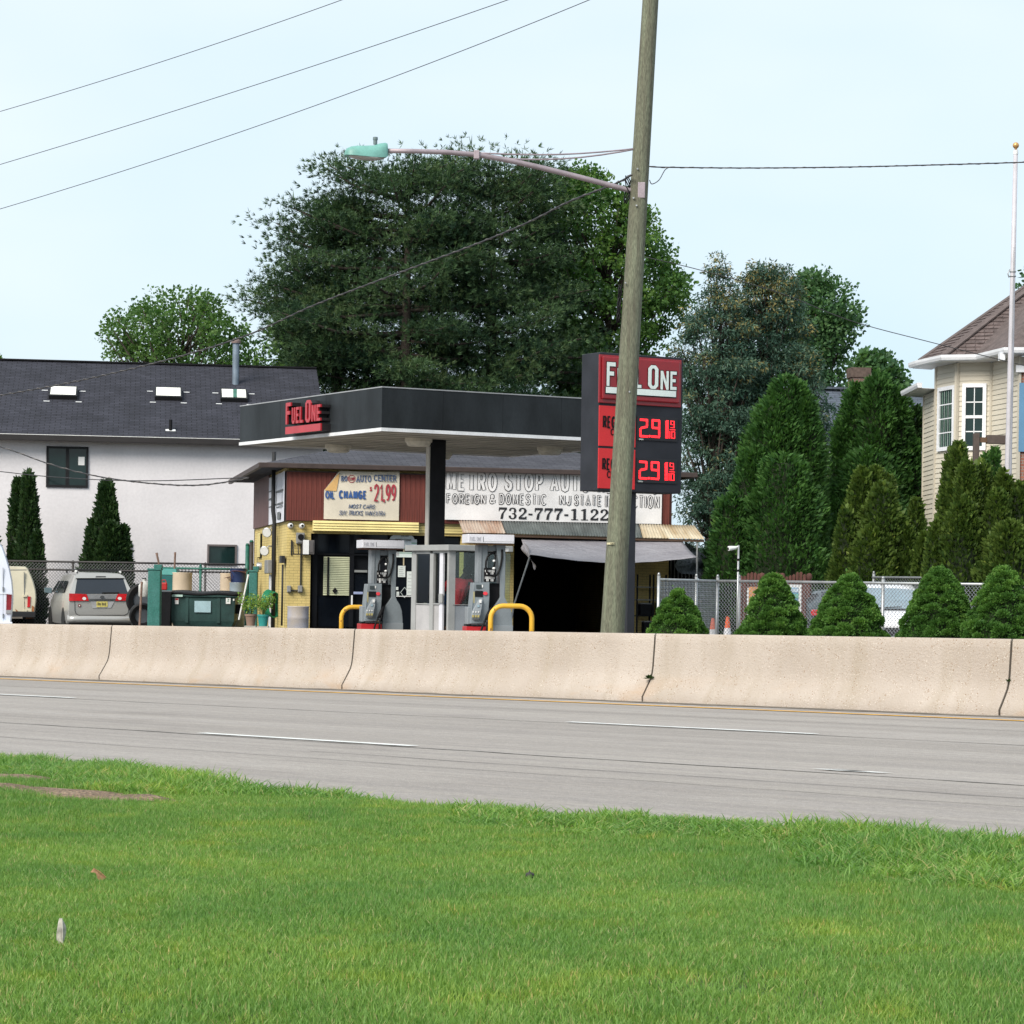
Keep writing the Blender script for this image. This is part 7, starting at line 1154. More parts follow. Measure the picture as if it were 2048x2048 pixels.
def hwin(fi, z, x0, y0, x1, y1, rows, cols, sash, blinds):
    fr = faces[fi]; X = HX.i @ fr.m; a, b = fr.hit(*Q(z, x0, y1), -.06), fr.hit(*Q(z, x1, y0), -.06); fw = .055; W_ = MB(); W_.ring([(a.x-.03, a.z-.04), (b.x+.03, a.z-.04), (b.x+.03, b.z+.04), (a.x-.03, b.z+.04)], [(a.x+fw, a.z+fw), (b.x-fw, a.z+fw), (b.x-fw, b.z-fw), (a.x+fw, b.z-fw)], -.06, .0); w = W_.xf(X).obj('window', m_wwhite, house)
    mb = MB(); mb.box(a.x+fw, b.x-fw, -.022, -.015, a.z+fw, b.z-fw).xf(X); mb.obj('pane', m_wgl, w)
    if blinds:
        k = 7
        for i in range(k): x = a.x+fw+(b.x-a.x-2*fw)*(i+.2)/k; mb = MB(); mb.box(x, x+(b.x-a.x)/k*.28, -.0245, -.0225, a.z+fw, b.z-fw).xf(X); mb.obj('curtain', mat('curtain_green', (.16, .27, .2) if i % 2 else (.30, .36, .33), .7), w)
    for i in range(1, rows): z_ = a.z+fw+(b.z-a.z-2*fw)*i/rows; t_ = .035 if (sash and i == rows//2) else .013; mb = MB(); mb.box(a.x+fw, b.x-fw, -.045 if t_ > .02 else -.03, -.026, z_-t_, z_+t_).xf(X); mb.obj('muntin', m_wwhite, w)
    for i in range(1, cols): x = a.x+fw+(b.x-a.x-2*fw)*i/cols; mb = MB(); mb.box(x-.01, x+.01, -.03, -.0262, a.z+fw, b.z-fw).xf(X); mb.obj('muntin', m_wwhite, w)
hwin(1, 'a7', 148, 1112, 290, 1668, 4, 1, False, True); hwin(2, 'a7', 374, 1096, 572, 1655, 4, 2, True, False)
# brick front with a blue shutter
fr, L = faces[4], lens_[4]; X = HX.i @ fr.m; m_hbrick = brickmat('red_house_brick', (.36, .15, .10), (.28, .11, .08), (.30, .25, .22), .2, .072, .01, 'xz', .85, .6)
mb = MB(); mb.box(0, L, 0, .2, 0, heave-.2); o = mb.obj('wall', m_hbrick, house); o.matrix_local = X
mb = MB(); mb.box(0, lens_[5], .0, .2, 0, heave-.2); o = mb.obj('wall', m_corner, house); o.matrix_local = HX.i @ faces[5].m
a, b = fr.hit(*Q('a7', 862, 1682), -.06), fr.hit(*Q('a7', 1010, 1078), -.06); mb = MB(); mb.box(a.x, b.x, -.06, -.002, a.z, b.z).xf(X); mb.obj('shutter', mat('blue_panel', (.10, .23, .38), .5, .06, 2), house); mb = MB(); a = fr.hit(*Q('a7', 850, 985), -.1); b = fr.hit(*Q('a7', 1020, 925), -.1); mb.box(a.x-.02, b.x, -.12, -.002, a.z, b.z).xf(X); mb.obj('frieze', m_wwhite, house)
# eaves, gutters and the hip roof over the bay
def offset_path(pts, d):
    out = []
    for i, p in enumerate(pts):
        ns = []
        for a, b in ((pts[i-1] if i else None, p), (p, pts[i+1] if i < len(pts)-1 else None)):
            if a is not None and b is not None: v = Vector((b.x-a.x, b.y-a.y, 0)).normalized(); ns.append(Vector((v.y, -v.x, 0)))
        m_ = sum(ns, Vector()).normalized(); out.append(p+m_*(d/max(.45, m_.dot(ns[0]))))
    return out
base_ = [Vector((p.x, p.y, 0)) for p in hp[1:6]]; base_ = [base_[0]+(base_[0]-base_[1]).normalized()*.25+Vector((0, .5, 0))]+base_
eo = offset_path(base_, .42); gz_ = heave+.06; w2l = lambda p, z: HX.i @ Vector((p.x, p.y, z))
prof_g = [(0, 0), (.1, 0), (.125, .06), (.13, .12), (.1, .125), (0, .125)]
mb = MB(); mb.loft([[w2l(q, gz_-.02+z) for q, z in [(offset_path(base_, .42+d)[i], z) for d, z in prof_g]] for i in range(len(base_))]); mb.obj('gutter', m_wwhite, house)
inn = offset_path(base_, -.05); mb = MB(); mb.loft([[w2l(inn[i], gz_-.05), w2l(eo[i], gz_-.03), w2l(eo[i], gz_-.022), w2l(inn[i], gz_-.04)] for i in range(len(base_))]); mb.obj('soffit', m_wwhite, house)
a0, a1 = Vector((hp[0].x, hp[0].y, 0)), Vector((hp[1].x, hp[1].y, 0)); lp_ = [a0+(a0-a1).normalized()*.9, a1]; l0 = offset_path(lp_, .35)
mb = MB(); mb.loft([[w2l(q, heave-.5+z) for q, z in [(offset_path(lp_, .35+d)[i], z) for d, z in prof_g]] for i in range(2)]); mb.obj('gutter', m_wwhite, house); mb = MB(); li = offset_path(lp_, -.1); mb.loft([[w2l(li[i], heave-.53), w2l(l0[i], heave-.51), w2l(l0[i], heave-.5), w2l(li[i], heave-.52)] for i in range(2)]); mb.obj('soffit', m_wwhite, house)
apex = at(2150, 505, 65.5); ap = HX.i @ apex; ee = [w2l(p, gz_+.1) for p in eo]; ee[0] = HX.i @ at(1846, 722, 66.0)
for i in range(len(ee)-1): mb = MB(); mb.add([ee[i], ee[i+1], ap], [(0, 1, 2)]); o = mb.obj('roof_plane', m_hroof2, house)
mb = MB(); mb.add([ee[-1], HX.i @ Vector((hp[6].x+.4, hp[6].y, gz_+.1)), ap], [(0, 1, 2)]); mb.obj('roof_plane', m_hroof2, house)
count = 0
for i in range(len(ee)-1):                                    # shingles laid course by course on each plane in view
    A, B_, P = ee[i], ee[i+1], ap; u = (B_-A).normalized(); nrm = (B_-A).cross(P-A).normalized(); nrm = nrm if nrm.z > 0 else -nrm; up = nrm.cross(u); up = up if up.z > 0 else -up; Hh = (P-A).dot(up); Wd = (B_-A).length; rowh = .17; tw = .23; px_ = (P-A).dot(u)
    big = i in (1, 2, 3, 4)
    for r_ in range(int(min(Hh, 4.4)/rowh)):
        t = (r_+.5)*rowh/Hh; x0, x1 = px_*t, Wd+(px_-Wd)*t; x = x0-(tw/2 if r_ % 2 else 0)
        while x < x1 and count < 298:
            s0, s1 = max(x+.006, x0), min(x+tw-.006, x1); 
            if s1-s0 > .05:
                pt_ = A+u*((s0+s1)/2)+up*(r_*rowh); pw = HX.m @ pt_; scx = PX+FP*pw.x/pw.y
                if scx < 2090:
                    lift = .022+random.uniform(0, .008); q = [A+u*s0+up*(r_*rowh)+nrm*lift, A+u*s1+up*(r_*rowh)+nrm*lift, A+u*s1+up*(r_*rowh+rowh*.97)+nrm*.006, A+u*s0+up*(r_*rowh+rowh*.97)+nrm*.006]; q += [v-nrm*lift*.95 for v in q]; mb = MB(); mb.add(q, [(0, 1, 2, 3), (0, 4, 5, 1), (1, 5, 6, 2), (3, 7, 4, 0)]); mb.obj('shingle', m_hroof, house, recalc=False); count += 1
            x += tw
print('shingles', count)
for i in (1, 2, 3): q0_, q1_ = ee[i], ap; mb = MB(); mb.bar(q0_+Vector((0, 0, .03)), q1_+Vector((0, 0, .03)), .24, .035); mb.obj('hip_cap', m_hroof2, house)
mb = MB(); p = HX.i @ at(*Q('a7', 722, 850), 60.6); mb.box(p.x-.06, p.x+.06, p.y-.05, p.y+.2, p.z-.08, p.z+.08); mb.obj('eave_bracket', m_wwhite, house)
# flagpole
fp0, fp1 = at(2016, 955, 57), at(2031.5, 300, 57); fdv = (fp1-fp0)/(fp1.z-fp0.z); fbase = fp0-fdv*fp0.z; flag = thing('flagpole', 'tall white flagpole with a gold ball in front of the beige house', 'flagpole', fbase); m_fp = mat('flagpole_white', (.52, .50, .54), .45, .1, 2)
mb = MB(); mb.tube([fdv*z for z in (0, 2, 4, 6, 8, fp1.z)], [.09, .085, .077, .068, .057, .048], 14); mb.obj('shaft', m_fp, flag, smooth=True); mb = MB(); c_ = fdv*(fp1.z+.1); mb.lathe([(.02, -.1), (.03, -.065)]+[(.07*math.sin(t), -.07*math.cos(t)) for t in [math.pi*k/10 for k in range(2, 10)]]+[(.005, .07)], 16, c_); mb.obj('ball', mat('gold_ball', (.62, .36, .14), .3, .1, 4, metal=.4), flag, smooth=True)
mb = MB(); c_ = fdv*(fp1.z-.02); mb.lathe([(.05, -.08), (.055, -.07), (.055, .0), (.03, .02)], 12, c_); mb.obj('collar', m_white, flag)
z_ = at(2028, 548, 57).z; mb = MB()
for dz in (-.05, .05): mb.lathe([(.07, -.012), (.075, 0), (.07, .012)], 14, fdv*(z_+dz))
mb.tube([fdv*z_+Vector((-.07, 0, .1)), fdv*z_+Vector((-.11, 0, 0)), fdv*z_+Vector((-.08, 0, -.08))], .012, 6); mb.obj('cleat', m_galv, flag, smooth=True); mb = MB(); mb.tube([fdv*9.0+Vector((.0, -.055, 0)), fdv*6+Vector((.01, -.075, 0)), fdv*3.2+Vector((.0, -.085, 0))], .005, 5); mb.obj('halyard', m_galv, flag)
# brown sign post
sp0 = at(*Q('a7', 500, 1700), 57.3); spf = yawf((sp0.x, sp0.y, 0), 4); sgp = thing('wooden_sign_post', 'dark brown wooden post with a side arm rising out of the shrubs', 'post', spf); m_bpost = mat('brown_post', (.10, .075, .065), .7, .15, 5)
ua, ub = spf.hit(*Q('a7', 475, 1800)), spf.hit(*Q('a7', 525, 1520)); box('upright', m_bpost, sgp, ua.x, ub.x, 0, .16, -.05, ub.z, .006); prect('spacer', mat('brown_spacer', (.15, .085, .05), .7), sgp, spf, 'a7', 526, 1556, 594, 1602, .03, .12); prect('arm', m_bpost, sgp, spf, 'a7', 595, 1535, 765, 1614, -.03, .16, .006)
# house and chimney beyond the trees
g0 = at(1690, 770, 92); GH = yawf((g0.x-1.2, g0.y, 0), 5); gh_ = thing('grey_house', 'grey roofed house with a brick chimney half hidden behind the evergreens', 'house', GH); gt = g0.z; gE = at(1760, 880, 90).z; m_gr = brickmat('blue_grey_shingles', (.12, .145, .185), (.095, .115, .15), (.06, .07, .09), .4, .17, .012, 'xy', .9, .5)
mb = MB(); mb.add([(0, -2.0, gE), (7, -2.0, gE), (7, 2.2, gt), (0, 2.2, gt), (7, 6.4, gE), (0, 6.4, gE)], [(0, 1, 2, 3), (3, 2, 4, 5)]); o = mb.obj('roof', m_gr, gh_, recalc=False); o.modifiers.new('t', 'SOLIDIFY').thickness = .12; box('wall', mat('pale_siding', (.42, .44, .46), .7), gh_, .3, 6.7, -1.6, 6, 0, gE); box('ridge', m_gr, gh_, -.05, 7.05, 2.0, 2.4, gt+.02, gt+.1)
ca, cb = GH.hit(*Q('z9', 218, 1020), 1.2), GH.hit(*Q('z9', 352, 910), 1.2); box('chimney', brickmat('chimney_brick', (.26, .15, .11), (.2, .11, .085), (.25, .21, .19), .21, .075, .01, 'xz'), gh_, ca.x, cb.x, 1.2, 1.9, gE, cb.z-.35); box('chimney_cap', mat('chimney_soot', (.12, .085, .07), .9, .3, 6), gh_, ca.x-.05, cb.x+.05, 1.15, 1.95, cb.z-.348, cb.z)
box('window', m_wgl, gh_, 2.2, 3.2, -1.63, -1.601, 1.2, 2.4)
# ================================================================== trees and shrubs: thousands of leaf-sized faces spread through each crown
def unit(v): return v/np.maximum(1e-9, np.linalg.norm(v, axis=-1, keepdims=True))
def rv(n): return unit(RNG.normal(size=(n, 3)))
def leafmesh(name, P, A, L, W, tint, m, par, side=None):
    """one diamond-shaped face per leaf: base P, axis A, length L, half width W"""
    n = len(P); A = unit(A); S = side if side is not None else unit(np.cross(A, RNG.normal(size=(n, 3)))); L = np.broadcast_to(np.asarray(L, float), (n,))[:, None]; W = np.broadcast_to(np.asarray(W, float), (n,))[:, None]
    V = np.stack([P, P+A*L*.45+S*W, P+A*L, P+A*L*.45-S*W], 1).reshape(-1, 3)
    me = bpy.data.meshes.new(name); me.vertices.add(4*n); me.vertices.foreach_set('co', V.ravel()); me.loops.add(4*n); me.loops.foreach_set('vertex_index', np.arange(4*n, dtype=np.int32)); me.polygons.add(n); me.polygons.foreach_set('loop_start', np.arange(0, 4*n, 4, dtype=np.int32))
    me.update(calc_edges=True); me.materials.append(m); me.attributes.new('tint', 'FLOAT', 'FACE').data.foreach_set('value', np.clip(tint, 0, 1).astype(np.float32)); return link(name, me, par)
class Outline:
    """silhouette measured in photo pixels at distance Z: rows (y, xl, xr); gives centre and reach at each height"""
    def __init__(s, rows, Z, k=1.06):
        s.Z = Z; r = [(at(xl*k, y*k, Z), at(xr*k, y*k, Z)) for y, xl, xr in rows]; s.z = np.array([(a.z+b.z)/2 for a, b in r])[::-1]; s.l = np.array([a.x for a, b in r])[::-1]; s.r = np.array([b.x for a, b in r])[::-1]
    def lr(s, z): return np.interp(z, s.z, s.l), np.interp(z, s.z, s.r)
m_bark = mat('bark', (.075, .06, .05), .95, .3, 6, fine=.2, fscale=30, bump=.6, bscale=20, bdist=.02)
def trunk_mesh(o, limbs, x0, ztop, r0, Z):
    b = MB(); b.tube([(0, 0, -.1), (.02, 0, ztop*.35), (-.03, 0, ztop*.7), (0, 0, ztop)], [r0, r0*.85, r0*.55, r0*.12], 10)
    for pts, r in limbs: b.tube(pts, [r, r*.7, r*.25][:len(pts)] if len(pts) == 3 else r, 5)
    b.obj('trunk', m_bark, o, smooth=True)
def pine(label, rows, Z, px, m, group, wh=.84, per=9, seed=1, dens=1.0):
    rs = np.random.default_rng(seed); ol = Outline(rows, Z); zt, zb = ol.z[-1], 6.3; x0 = at(px*1.06, 500, Z).x; o = thing('pine_tree', label, 'tree', (x0, Z, 0), group); limbs = []; Ps, As, Ls, Ts, Ws = [], [], [], [], []
    z = zb; k = 0
    while z < zt-.3:
        l, r = ol.lr(z); f = (z-zb)/(zt-zb)
        for j in range(per if f < .9 else 4):
            a = rs.uniform(0, 6.283) if j > 1 else (0 if j else math.pi)+rs.uniform(-.35, .35); ca, sa = math.cos(a), math.sin(a)
            reach = (r-x0 if ca > 0 else x0-l); mean = (r-l)/2; R = max(.5, abs(ca)*reach+(1-abs(ca))*mean*.85)*rs.uniform(.66, 1.03); rise = min(R*(.5*f**2-.06+rs.uniform(-.08, .1)), zt-.35-z)
            d = np.array([ca, sa, 0]); p0 = np.array([0, 0, z+rs.uniform(-.36, .36)]); p1 = p0+d*R*.55+np.array([0, 0, rise*.4-.05*R]); p2 = p0+d*R+np.array([0, 0, rise])
            if R > 1: limbs.append(([p0, p1, p2], .035+.012*R))
            npad = max(3, int(R*2.7)); lat = np.array([-sa, ca, 0])
            for q in range(npad):
                t = 1-.85*(q/npad)**1.1; c = p0*(1-t)**2+2*p1*t*(1-t)+p2*t*t if False else (p0+(p1-p0)*min(1, t/.55) if t < .55 else p1+(p2-p1)*(t-.55)/.45); c = c+lat*rs.uniform(-1, 1)*(.3+.9*(1-t))*min(1.5, R*.33)*(q > 0)+np.array([0, 0, rs.uniform(-.15, .2)])
                n = int(26*dens); off = rs.normal(size=(n, 3))*np.array([.5, .5, .19]); base = c+off; tint0 = rs.uniform(.0, .95)**1.1
                nd = 9; dirs = unit(np.repeat(off*np.array([1, 1, .6])+d*.35+np.array([0, 0, .42]), nd, 0)+rs.normal(size=(n*nd, 3))*.55)
                Ps.append(np.repeat(base, nd, 0)); As.append(dirs); Ls.append(rs.uniform(.13, .25, n*nd)); Ts.append(np.clip(np.repeat(tint0+rs.normal(size=n)*.1, nd)+rs.normal(size=n*nd)*.06, 0, .93)); Ws.append(np.full(n*nd, .0145))
            nc = 5 if f > .6 else 0                                 # upright shoots at the tip
            base = p2+rs.normal(size=(nc, 3))*.1-d*.3; Ps.append(base); As.append(unit(d*.25+np.array([0, 0, 1])+rs.normal(size=(nc, 3))*.15)); Ls.append(rs.uniform(.25, .62, nc)); Ts.append(rs.uniform(.5, .98, nc)); Ws.append(np.full(nc, .025))
        z += wh*rs.uniform(.8, 1.15)*(1 if f < .8 else .7)
    n = 40; base = np.array([0, 0, zt-1.2])+rs.normal(size=(n, 3))*np.array([.5, .5, .3]); Ps.append(base); As.append(unit(np.array([0, 0, 1])+rs.normal(size=(n, 3))*.18)); Ls.append(rs.uniform(.4, .95, n)); Ts.append(rs.uniform(.3, .9, n)); Ws.append(np.full(n, .03))
    trunk_mesh(o, limbs, 0, zt-.9, .32, Z); leafmesh('crown', np.concatenate(Ps), np.concatenate(As), np.concatenate(Ls), np.concatenate(Ws), np.concatenate(Ts), m, o); return o
def broadleaf(label, rows, Z, px, m, group=None, ncl=260, per=90, lsz=.16, crad=.62, depth=.8, seed=1, kind='broadleaf_tree', hang=0.0, wid=.42, gold=0.0, flat=.65, minz=1.0):
    rs = np.random.default_rng(seed); ol = Outline(rows, Z); zt, zb = ol.z[-1], max(minz, ol.z[0]); x0 = at(px*1.06, 600, Z).x; o = thing(kind, label, 'tree', (x0, Z, 0), group); Ps, As, Ls, Ts = [], [], [], []; limbs = []
    zs = rs.uniform(zb, zt, ncl*4); l, r = ol.lr(zs); w = (r-l); keep = rs.uniform(0, w.max(), len(zs)) < w; zs = zs[keep][:ncl]; l, r = l[keep][:ncl], r[keep][:ncl]
    for i, z in enumerate(zs):
        hw = (r[i]-l[i])/2; cx = (r[i]+l[i])/2-x0; a = rs.uniform(0, 6.283); q = rs.uniform(0, 1)**.38; cr = crad*rs.uniform(.6, 1.2); e = max(.05, hw-cr*.6); c = np.array([cx+e*q*math.cos(a), e*depth*q*math.sin(a), min(z, zt-cr*flat*.7)])
        n = int(per*rs.uniform(.6, 1.2)); d = unit(rs.normal(size=(n, 3))); rad = rs.uniform(.35, 1, n)[:, None]**.6; off = d*rad*np.array([cr, cr, cr*flat]); ax = unit(d*.5+rs.normal(size=(n, 3))*.6+np.array([0, 0, -hang+.1])); t0 = rs.uniform(.1, .8)
        Ps.append(c+off); As.append(ax); Ls.append(lsz*rs.uniform(.6, 1.25, n)); tt = np.clip(t0+rs.normal(size=n)*.14+.0*off[:, 2], 0, .95)
        if gold and rs.uniform() < gold*sstep(zb+(zt-zb)*.5, zt, z)*2: tt = np.where(rs.uniform(size=n) < .4, rs.uniform(.97, 1, n), tt)
        Ts.append(tt)
        if i % 3 == 0:
            s_ = max(zt*.25, c[2]-np.linalg.norm(c[:2])*.9-1); limbs.append(([np.array([0, 0, s_]), (np.array([0, 0, s_])+c)/2+np.array([0, 0, -.25]), c], .05+.008*np.linalg.norm(c[:2])))
    trunk_mesh(o, limbs, 0, zt*.8, .2+.008*zt, Z); L_ = np.concatenate(Ls); leafmesh('crown', np.concatenate(Ps), np.concatenate(As), L_, L_*wid, np.concatenate(Ts), m, o); return o
F_PINE = foliage('pine_needles', (.014, .040, .022), (.078, .140, .058), (.11, .15, .065), .22, .6); F_MAPLE = foliage('maple_leaves', (.036, .10, .026), (.105, .20, .045), (.17, .26, .06), .38); F_LEFT = foliage('street_tree_leaves', (.045, .11, .03), (.11, .20, .055), (.16, .25, .08), .38)
F_SPRUCE = foliage('spruce_needles', (.020, .055, .038), (.080, .145, .100), (.22, .185, .065), .15, .6); F_BACK = foliage('far_tree_leaves', (.04, .10, .045), (.09, .18, .065), (.12, .21, .08), .35); F_CEDAR = foliage('cedar_sprays', (.024, .075, .021), (.08, .178, .042), (.125, .225, .055), .3)
F_OLIVE = foliage('olive_sprays', (.032, .068, .013), (.112, .168, .032), (.19, .235, .046), .3); F_DARK = foliage('dark_sprays', (.012, .035, .012), (.042, .082, .024), (.06, .10, .03), .2); F_CONE = foliage('dwarf_spruce_needles', (.034, .098, .021), (.105, .222, .043), (.175, .30, .062), .3)
pine('tall dark pine with layered boughs left of centre behind the canopy', [(296, 745, 810), (312, 690, 850), (340, 622, 900), (390, 585, 930), (440, 590, 950), (475, 500, 950), (540, 492, 950), (605, 468, 960), (650, 530, 960), (700, 590, 960), (760, 610, 960), (900, 640, 950)], 96, 770, F_PINE, 'pines behind the filling station', seed=3, dens=1.05)
pine('tall dark pine right of centre behind the lamp arm', [(284, 890, 960), (298, 840, 1000), (335, 800, 1040), (400, 790, 1075), (500, 770, 1095), (600, 770, 1150), (660, 770, 1180), (720, 770, 1180), (900, 790, 1150)], 98, 930, F_PINE, 'pines behind the filling station', seed=5, dens=1.0)
pine('lower dark pine with long boughs reaching left over the stucco roof', [(372, 615, 640), (420, 585, 690), (475, 500, 720), (540, 492, 745), (605, 466, 765), (650, 525, 770), (720, 590, 770), (900, 620, 750)], 97, 640, F_PINE, 'pines behind the filling station', seed=11, dens=1.2)
broadleaf('broad green maple behind the utility pole', [(308, 1090, 1108), (335, 1030, 1150), (370, 990, 1215), (400, 980, 1250), (440, 970, 1275), (480, 960, 1302), (540, 960, 1316), (590, 970, 1300), (640, 980, 1270), (690, 990, 1280), (740, 1000, 1275), (850, 1010, 1240)], 101, 1150, F_MAPLE, ncl=470, per=120, lsz=.165, crad=.68, seed=7, wid=.36)
broadleaf('airy light green tree standing behind the stucco building', [(545, 300, 362), (565, 262, 420), (585, 225, 440), (610, 190, 470), (640, 176, 505), (670, 190, 520), (695, 195, 530), (740, 200, 520)], 108, 345, F_LEFT, ncl=260, per=60, lsz=.17, crad=.62, seed=9, wid=.36, minz=6)
broadleaf('young light green tree glimpsed low at the left of the pines', [(610, 520, 560), (640, 500, 590), (680, 510, 600), (720, 510, 600)], 104, 550, F_LEFT, ncl=70, per=50, lsz=.2, crad=.6, seed=12, minz=6)
broadleaf('blue green spruce with a thin pointed top just right of the price sign', [(478, 1349, 1357), (505, 1341, 1367), (540, 1328, 1388), (570, 1302, 1405), (600, 1284, 1425), (640, 1258, 1440), (700, 1262, 1455), (760, 1262, 1465), (900, 1270, 1470), (1060, 1278, 1460)], 76, 1352, F_SPRUCE, 'spruces behind the price sign', ncl=430, per=150, lsz=.125, crad=.42, seed=15, kind='spruce_tree', hang=.5, wid=.16, gold=.16, flat=.45, depth=.8)
broadleaf('broad blue green spruce with golden cones across its wide top', [(486, 1408, 1418), (497, 1402, 1425), (505, 1396, 1500), (530, 1384, 1512), (565, 1370, 1530), (600, 1360, 1535), (640, 1352, 1545), (700, 1350, 1565), (760, 1350, 1585), (900, 1350, 1585), (1060, 1350, 1550)], 77.5, 1450, F_SPRUCE, 'spruces behind the price sign', ncl=620, per=150, lsz=.125, crad=.45, seed=16, kind='spruce_tree', hang=.5, wid=.16, gold=.24, flat=.45, depth=.7)
broadleaf('mid green round headed tree right behind the spruce', [(507, 1520, 1560), (520, 1490, 1580), (545, 1470, 1605), (580, 1460, 1638), (610, 1460, 1632), (650, 1465, 1612), (700, 1470, 1608), (760, 1480, 1600)], 97, 1540, F_BACK, ncl=150, per=90, lsz=.17, crad=.7, seed=17, wid=.36, minz=5)
broadleaf('distant hazy green trees low beside the house roof', [(664, 1625, 1660), (680, 1605, 1690), (700, 1600, 1705), (730, 1600, 1715), (800, 1600, 1720)], 112, 1655, F_BACK, ncl=90, per=60, lsz=.25, crad=.8, seed=19, minz=5)
broadleaf('tree behind the flagpole, only its leaf tips in the picture', [(440, 1990, 2060), (480, 1940, 2080), (510, 1926, 2090), (560, 1932, 2100), (620, 1950, 2100)], 92, 2020, F_BACK, ncl=90, per=70, lsz=.2, crad=.6, seed=21, minz=8)
broadleaf('small tree top peeping over the stucco roof at the left edge', [(668, -40, 12), (684, -60, 20), (720, -70, 14), (760, -70, 10)], 100, -20, F_LEFT, ncl=24, per=40, lsz=.18, crad=.45, seed=22, minz=6)
# upright shrubs: each stem is a lumpy flame of sprays over a dark inner core
def lump(a, t, ph): return 1+.10*math.sin(3*a+9*t+ph)+.08*math.sin(5*a-17*t+ph*2)+.06*math.sin(23*t+ph*3)
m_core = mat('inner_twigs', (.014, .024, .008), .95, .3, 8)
def spires(name, label, stems, Z, m, group, cat='shrub', leaf=.11, dens=900, wid=.3, prof=None, up=1.1, k=1.0, zmin=0.0):
    """stems: (px, top y, half width in px, depth offset)"""
    prof = prof or (lambda t: min(1, (1-t)**.45*1.1)*(.82+.18*min(1, t/.12)))
    c0 = at(stems[0][0]*k, stems[0][1]*k, Z); o = thing(name, label, cat, (c0.x, Z, zmin), group); Ps, As, Ts, Ls = [], [], [], []; core = MB()
    for (px, py, hwp, dy) in stems:
        tp = at(px*k, py*k, Z+dy); h = tp.z-zmin; R_ = hwp*k*(Z+dy)/FP; cx = tp.x-c0.x; ph = RNG.uniform(0, 9); n = int(dens*h*R_*2.2)
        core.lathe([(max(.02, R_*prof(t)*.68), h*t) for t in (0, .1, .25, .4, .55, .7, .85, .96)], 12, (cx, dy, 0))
        nl = int(26+h*R_*26); la, lt = RNG.uniform(0, 6.283, nl), RNG.uniform(0, .98, nl)**1.1                    # clumps of sprays stand out of the surface
        i = RNG.integers(0, nl, n); a = la[i]+RNG.normal(size=n)*.24/np.maximum(.25, R_); t = np.clip(lt[i]+RNG.normal(size=n)*.16/h, 0, 1.0)
        rr = np.array([R_*prof(min(1, x))*lump(y, x, ph) for x, y in zip(t, a)])*(.70+.34*RNG.uniform(0, 1, n)**.5)*(1.08-.55*np.minimum(.3, np.hypot(a-la[i], (t-lt[i])*h/max(.3, R_))))
        P = np.stack([cx+rr*np.cos(a), dy+rr*np.sin(a), t*h], 1); out = np.stack([np.cos(a), np.sin(a), np.full(n, up)], 1)
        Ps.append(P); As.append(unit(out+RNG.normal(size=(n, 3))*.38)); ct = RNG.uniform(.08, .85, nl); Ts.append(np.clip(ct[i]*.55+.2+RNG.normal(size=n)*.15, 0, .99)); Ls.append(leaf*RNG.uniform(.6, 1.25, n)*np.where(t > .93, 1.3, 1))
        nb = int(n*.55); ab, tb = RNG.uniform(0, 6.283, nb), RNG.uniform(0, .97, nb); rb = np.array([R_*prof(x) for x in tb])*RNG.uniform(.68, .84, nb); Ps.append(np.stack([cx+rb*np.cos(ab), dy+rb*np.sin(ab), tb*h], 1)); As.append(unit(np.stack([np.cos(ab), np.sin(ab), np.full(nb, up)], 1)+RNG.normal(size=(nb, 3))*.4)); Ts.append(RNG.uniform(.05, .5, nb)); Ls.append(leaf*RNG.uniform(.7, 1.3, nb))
        m2 = 14; P2 = np.stack([np.full(m2, cx)+RNG.normal(size=m2)*.04, np.full(m2, dy)+RNG.normal(size=m2)*.04, h-RNG.uniform(.0, .22, m2)], 1); Ps.append(P2); As.append(unit(np.array([0, 0, 1.])+RNG.normal(size=(m2, 3))*.3)); Ts.append(RNG.uniform(.3, .9, m2)); Ls.append(np.full(m2, leaf*1.3))
    core.obj('inner_branches', m_core, o, smooth=True); L_ = np.concatenate(Ls); leafmesh('foliage', np.concatenate(Ps), np.concatenate(As), L_, L_*wid, np.concatenate(Ts), m, o); return o
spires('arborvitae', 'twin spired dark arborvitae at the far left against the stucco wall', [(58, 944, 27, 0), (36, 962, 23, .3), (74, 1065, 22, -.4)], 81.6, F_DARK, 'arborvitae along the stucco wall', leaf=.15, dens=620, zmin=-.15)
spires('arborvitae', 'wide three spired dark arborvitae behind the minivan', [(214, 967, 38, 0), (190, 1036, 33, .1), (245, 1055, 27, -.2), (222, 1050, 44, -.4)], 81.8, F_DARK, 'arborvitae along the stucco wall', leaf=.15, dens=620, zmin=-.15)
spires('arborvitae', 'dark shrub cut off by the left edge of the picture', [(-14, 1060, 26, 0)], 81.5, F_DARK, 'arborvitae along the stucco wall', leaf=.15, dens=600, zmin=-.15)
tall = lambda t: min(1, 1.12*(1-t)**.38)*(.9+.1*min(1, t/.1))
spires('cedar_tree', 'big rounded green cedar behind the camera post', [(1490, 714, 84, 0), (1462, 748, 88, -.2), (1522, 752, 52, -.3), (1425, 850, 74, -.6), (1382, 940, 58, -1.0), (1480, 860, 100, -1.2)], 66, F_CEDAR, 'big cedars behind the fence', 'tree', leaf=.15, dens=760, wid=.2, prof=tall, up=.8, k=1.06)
spires('cedar_tree', 'second big dark cedar closer to the beige house', [(1655, 703, 66, 0), (1612, 728, 52, .3), (1692, 735, 50, .2), (1590, 800, 40, .2), (1720, 830, 34, .2), (1640, 850, 95, -.9)], 68, F_CEDAR, 'big cedars behind the fence', 'tree', leaf=.15, dens=760, wid=.2, prof=tall, up=.8, k=1.06)
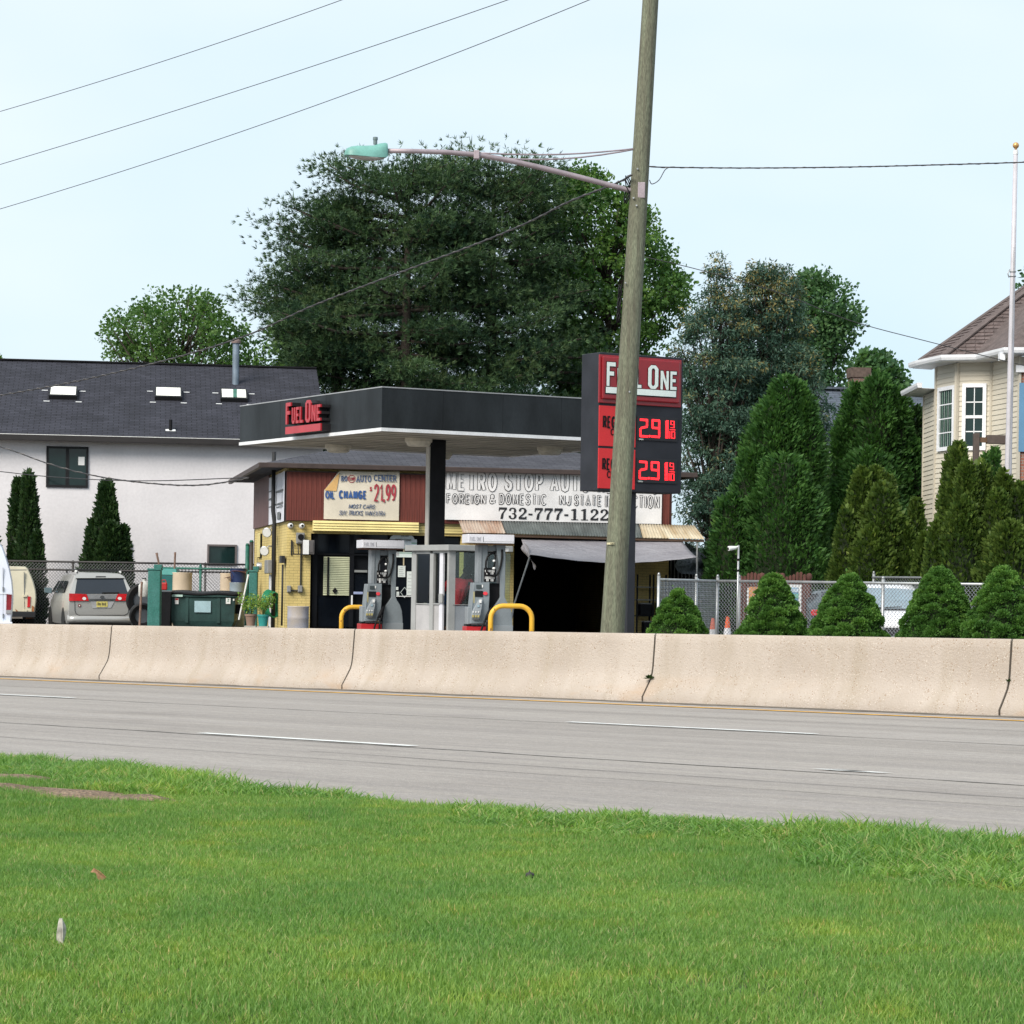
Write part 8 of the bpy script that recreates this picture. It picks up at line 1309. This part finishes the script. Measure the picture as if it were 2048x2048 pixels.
spires('cedar_tree', 'narrow dark cedar squeezed against the corner of the beige house', [(1728, 775, 30, 1.5), (1742, 900, 26, 2)], 70, F_DARK, 'big cedars behind the fence', 'tree', leaf=.18, dens=420, wid=.26, prof=tall, up=.8, k=1.06)
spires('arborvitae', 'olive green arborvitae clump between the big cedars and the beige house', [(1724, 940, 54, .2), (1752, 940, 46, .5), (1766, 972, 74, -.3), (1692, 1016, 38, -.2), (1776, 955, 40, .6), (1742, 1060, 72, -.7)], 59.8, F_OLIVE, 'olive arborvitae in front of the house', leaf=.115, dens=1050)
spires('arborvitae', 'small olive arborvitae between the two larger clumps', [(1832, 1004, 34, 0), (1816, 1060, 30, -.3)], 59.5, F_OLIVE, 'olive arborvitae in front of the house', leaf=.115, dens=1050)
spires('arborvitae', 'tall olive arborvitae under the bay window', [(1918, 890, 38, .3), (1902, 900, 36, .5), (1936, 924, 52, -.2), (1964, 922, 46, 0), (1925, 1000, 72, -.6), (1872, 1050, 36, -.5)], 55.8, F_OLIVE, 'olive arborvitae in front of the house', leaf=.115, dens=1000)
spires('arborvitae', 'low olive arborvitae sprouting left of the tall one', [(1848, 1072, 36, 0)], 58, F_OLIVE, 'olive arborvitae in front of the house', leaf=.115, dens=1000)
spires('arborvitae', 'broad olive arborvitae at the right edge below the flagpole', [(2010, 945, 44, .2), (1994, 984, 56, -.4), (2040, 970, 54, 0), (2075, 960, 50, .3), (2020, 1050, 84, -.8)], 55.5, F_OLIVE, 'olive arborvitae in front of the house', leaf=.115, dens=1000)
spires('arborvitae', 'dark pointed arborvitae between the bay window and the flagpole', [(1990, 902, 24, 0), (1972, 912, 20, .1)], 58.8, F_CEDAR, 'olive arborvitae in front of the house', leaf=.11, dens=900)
# row of clipped dwarf spruces: cones of soft rounded pads
def dwarf(label, px, py, hwp, Z, seed):
    rs = np.random.default_rng(seed); tp = at(px, py, Z); h = tp.z; R_ = 1.2*hwp*Z/FP; o = thing('dwarf_spruce', label, 'shrub', (tp.x, Z, 0), 'clipped cone shrubs behind the barrier'); Ps, As, Ls, Ts = [], [], [], []
    prof = lambda t: (1-t)**.62*(.92+.08*min(1, t/.12)); b = MB(); b.lathe([(max(.02, R_*prof(t)*.80), h*t) for t in (0, .08, .2, .35, .5, .65, .8, .92, .985)], 20); b.obj('inner_branches', m_core, o, smooth=True)
    for i in range(int(210*R_*h)):
        t = rs.uniform(0, 1)**1.25*.985; a = rs.uniform(0, 6.283); cr = rs.uniform(.085, .17)*(1-.45*t); r = R_*prof(t)*rs.uniform(.86, 1.0)-cr*.35; c = np.array([r*math.cos(a), r*math.sin(a), t*h]); n = int(300*cr/.13); d = unit(rs.normal(size=(n, 3))+np.array([math.cos(a)*.9, math.sin(a)*.9, .7])); d = d[d[:, 2] > -.35]; n = len(d)
        Ps.append(c+d*cr*np.array([1, 1, .72])*rs.uniform(.75, 1, (n, 1))); As.append(unit(d+rs.normal(size=(n, 3))*.35+np.array([0, 0, .25]))); Ls.append(rs.uniform(.025, .055, n)); t0 = rs.uniform(.2, .7); Ts.append(np.clip(t0+rs.normal(size=n)*.14+.12*t, 0, .97))
    nb = int(9000*R_*h); ab, tb = rs.uniform(0, 6.283, nb), rs.uniform(0, .97, nb); rb = np.array([R_*prof(x) for x in tb])*rs.uniform(.80, .9, nb); Ps.append(np.stack([rb*np.cos(ab), rb*np.sin(ab), tb*h], 1)); As.append(unit(np.stack([np.cos(ab), np.sin(ab), np.full(nb, .5)], 1)+rs.normal(size=(nb, 3))*.5)); Ls.append(rs.uniform(.03, .055, nb)); Ts.append(rs.uniform(.1, .55, nb))
    n = 60; P2 = np.array([0, 0, h-.06])+rs.normal(size=(n, 3))*np.array([.045, .045, .05]); Ps.append(P2); As.append(unit(np.array([0, 0, 1.])+rs.normal(size=(n, 3))*.5)); Ls.append(rs.uniform(.03, .07, n)); Ts.append(rs.uniform(.4, .95, n))
    L_ = np.concatenate(Ls); leafmesh('foliage', np.concatenate(Ps), np.concatenate(As), L_, L_*.3, np.concatenate(Ts), F_CONE, o)
dwarf('smallest cone shrub, in front of the gate panel beside the pole', 1357, 1183, 68, 44.6, 31); dwarf('second cone shrub from the pole, right of the traffic cone', 1546, 1151, 80, 43.4, 32); dwarf('middle cone shrub of the row, hiding the left half of the white car', 1698, 1150, 88, 42.4, 33); dwarf('tall pointed cone shrub right of the white car', 1880, 1137, 90, 41.2, 34); dwarf('cone shrub cut by the right edge of the picture', 2008, 1136, 92, 40.4, 35)
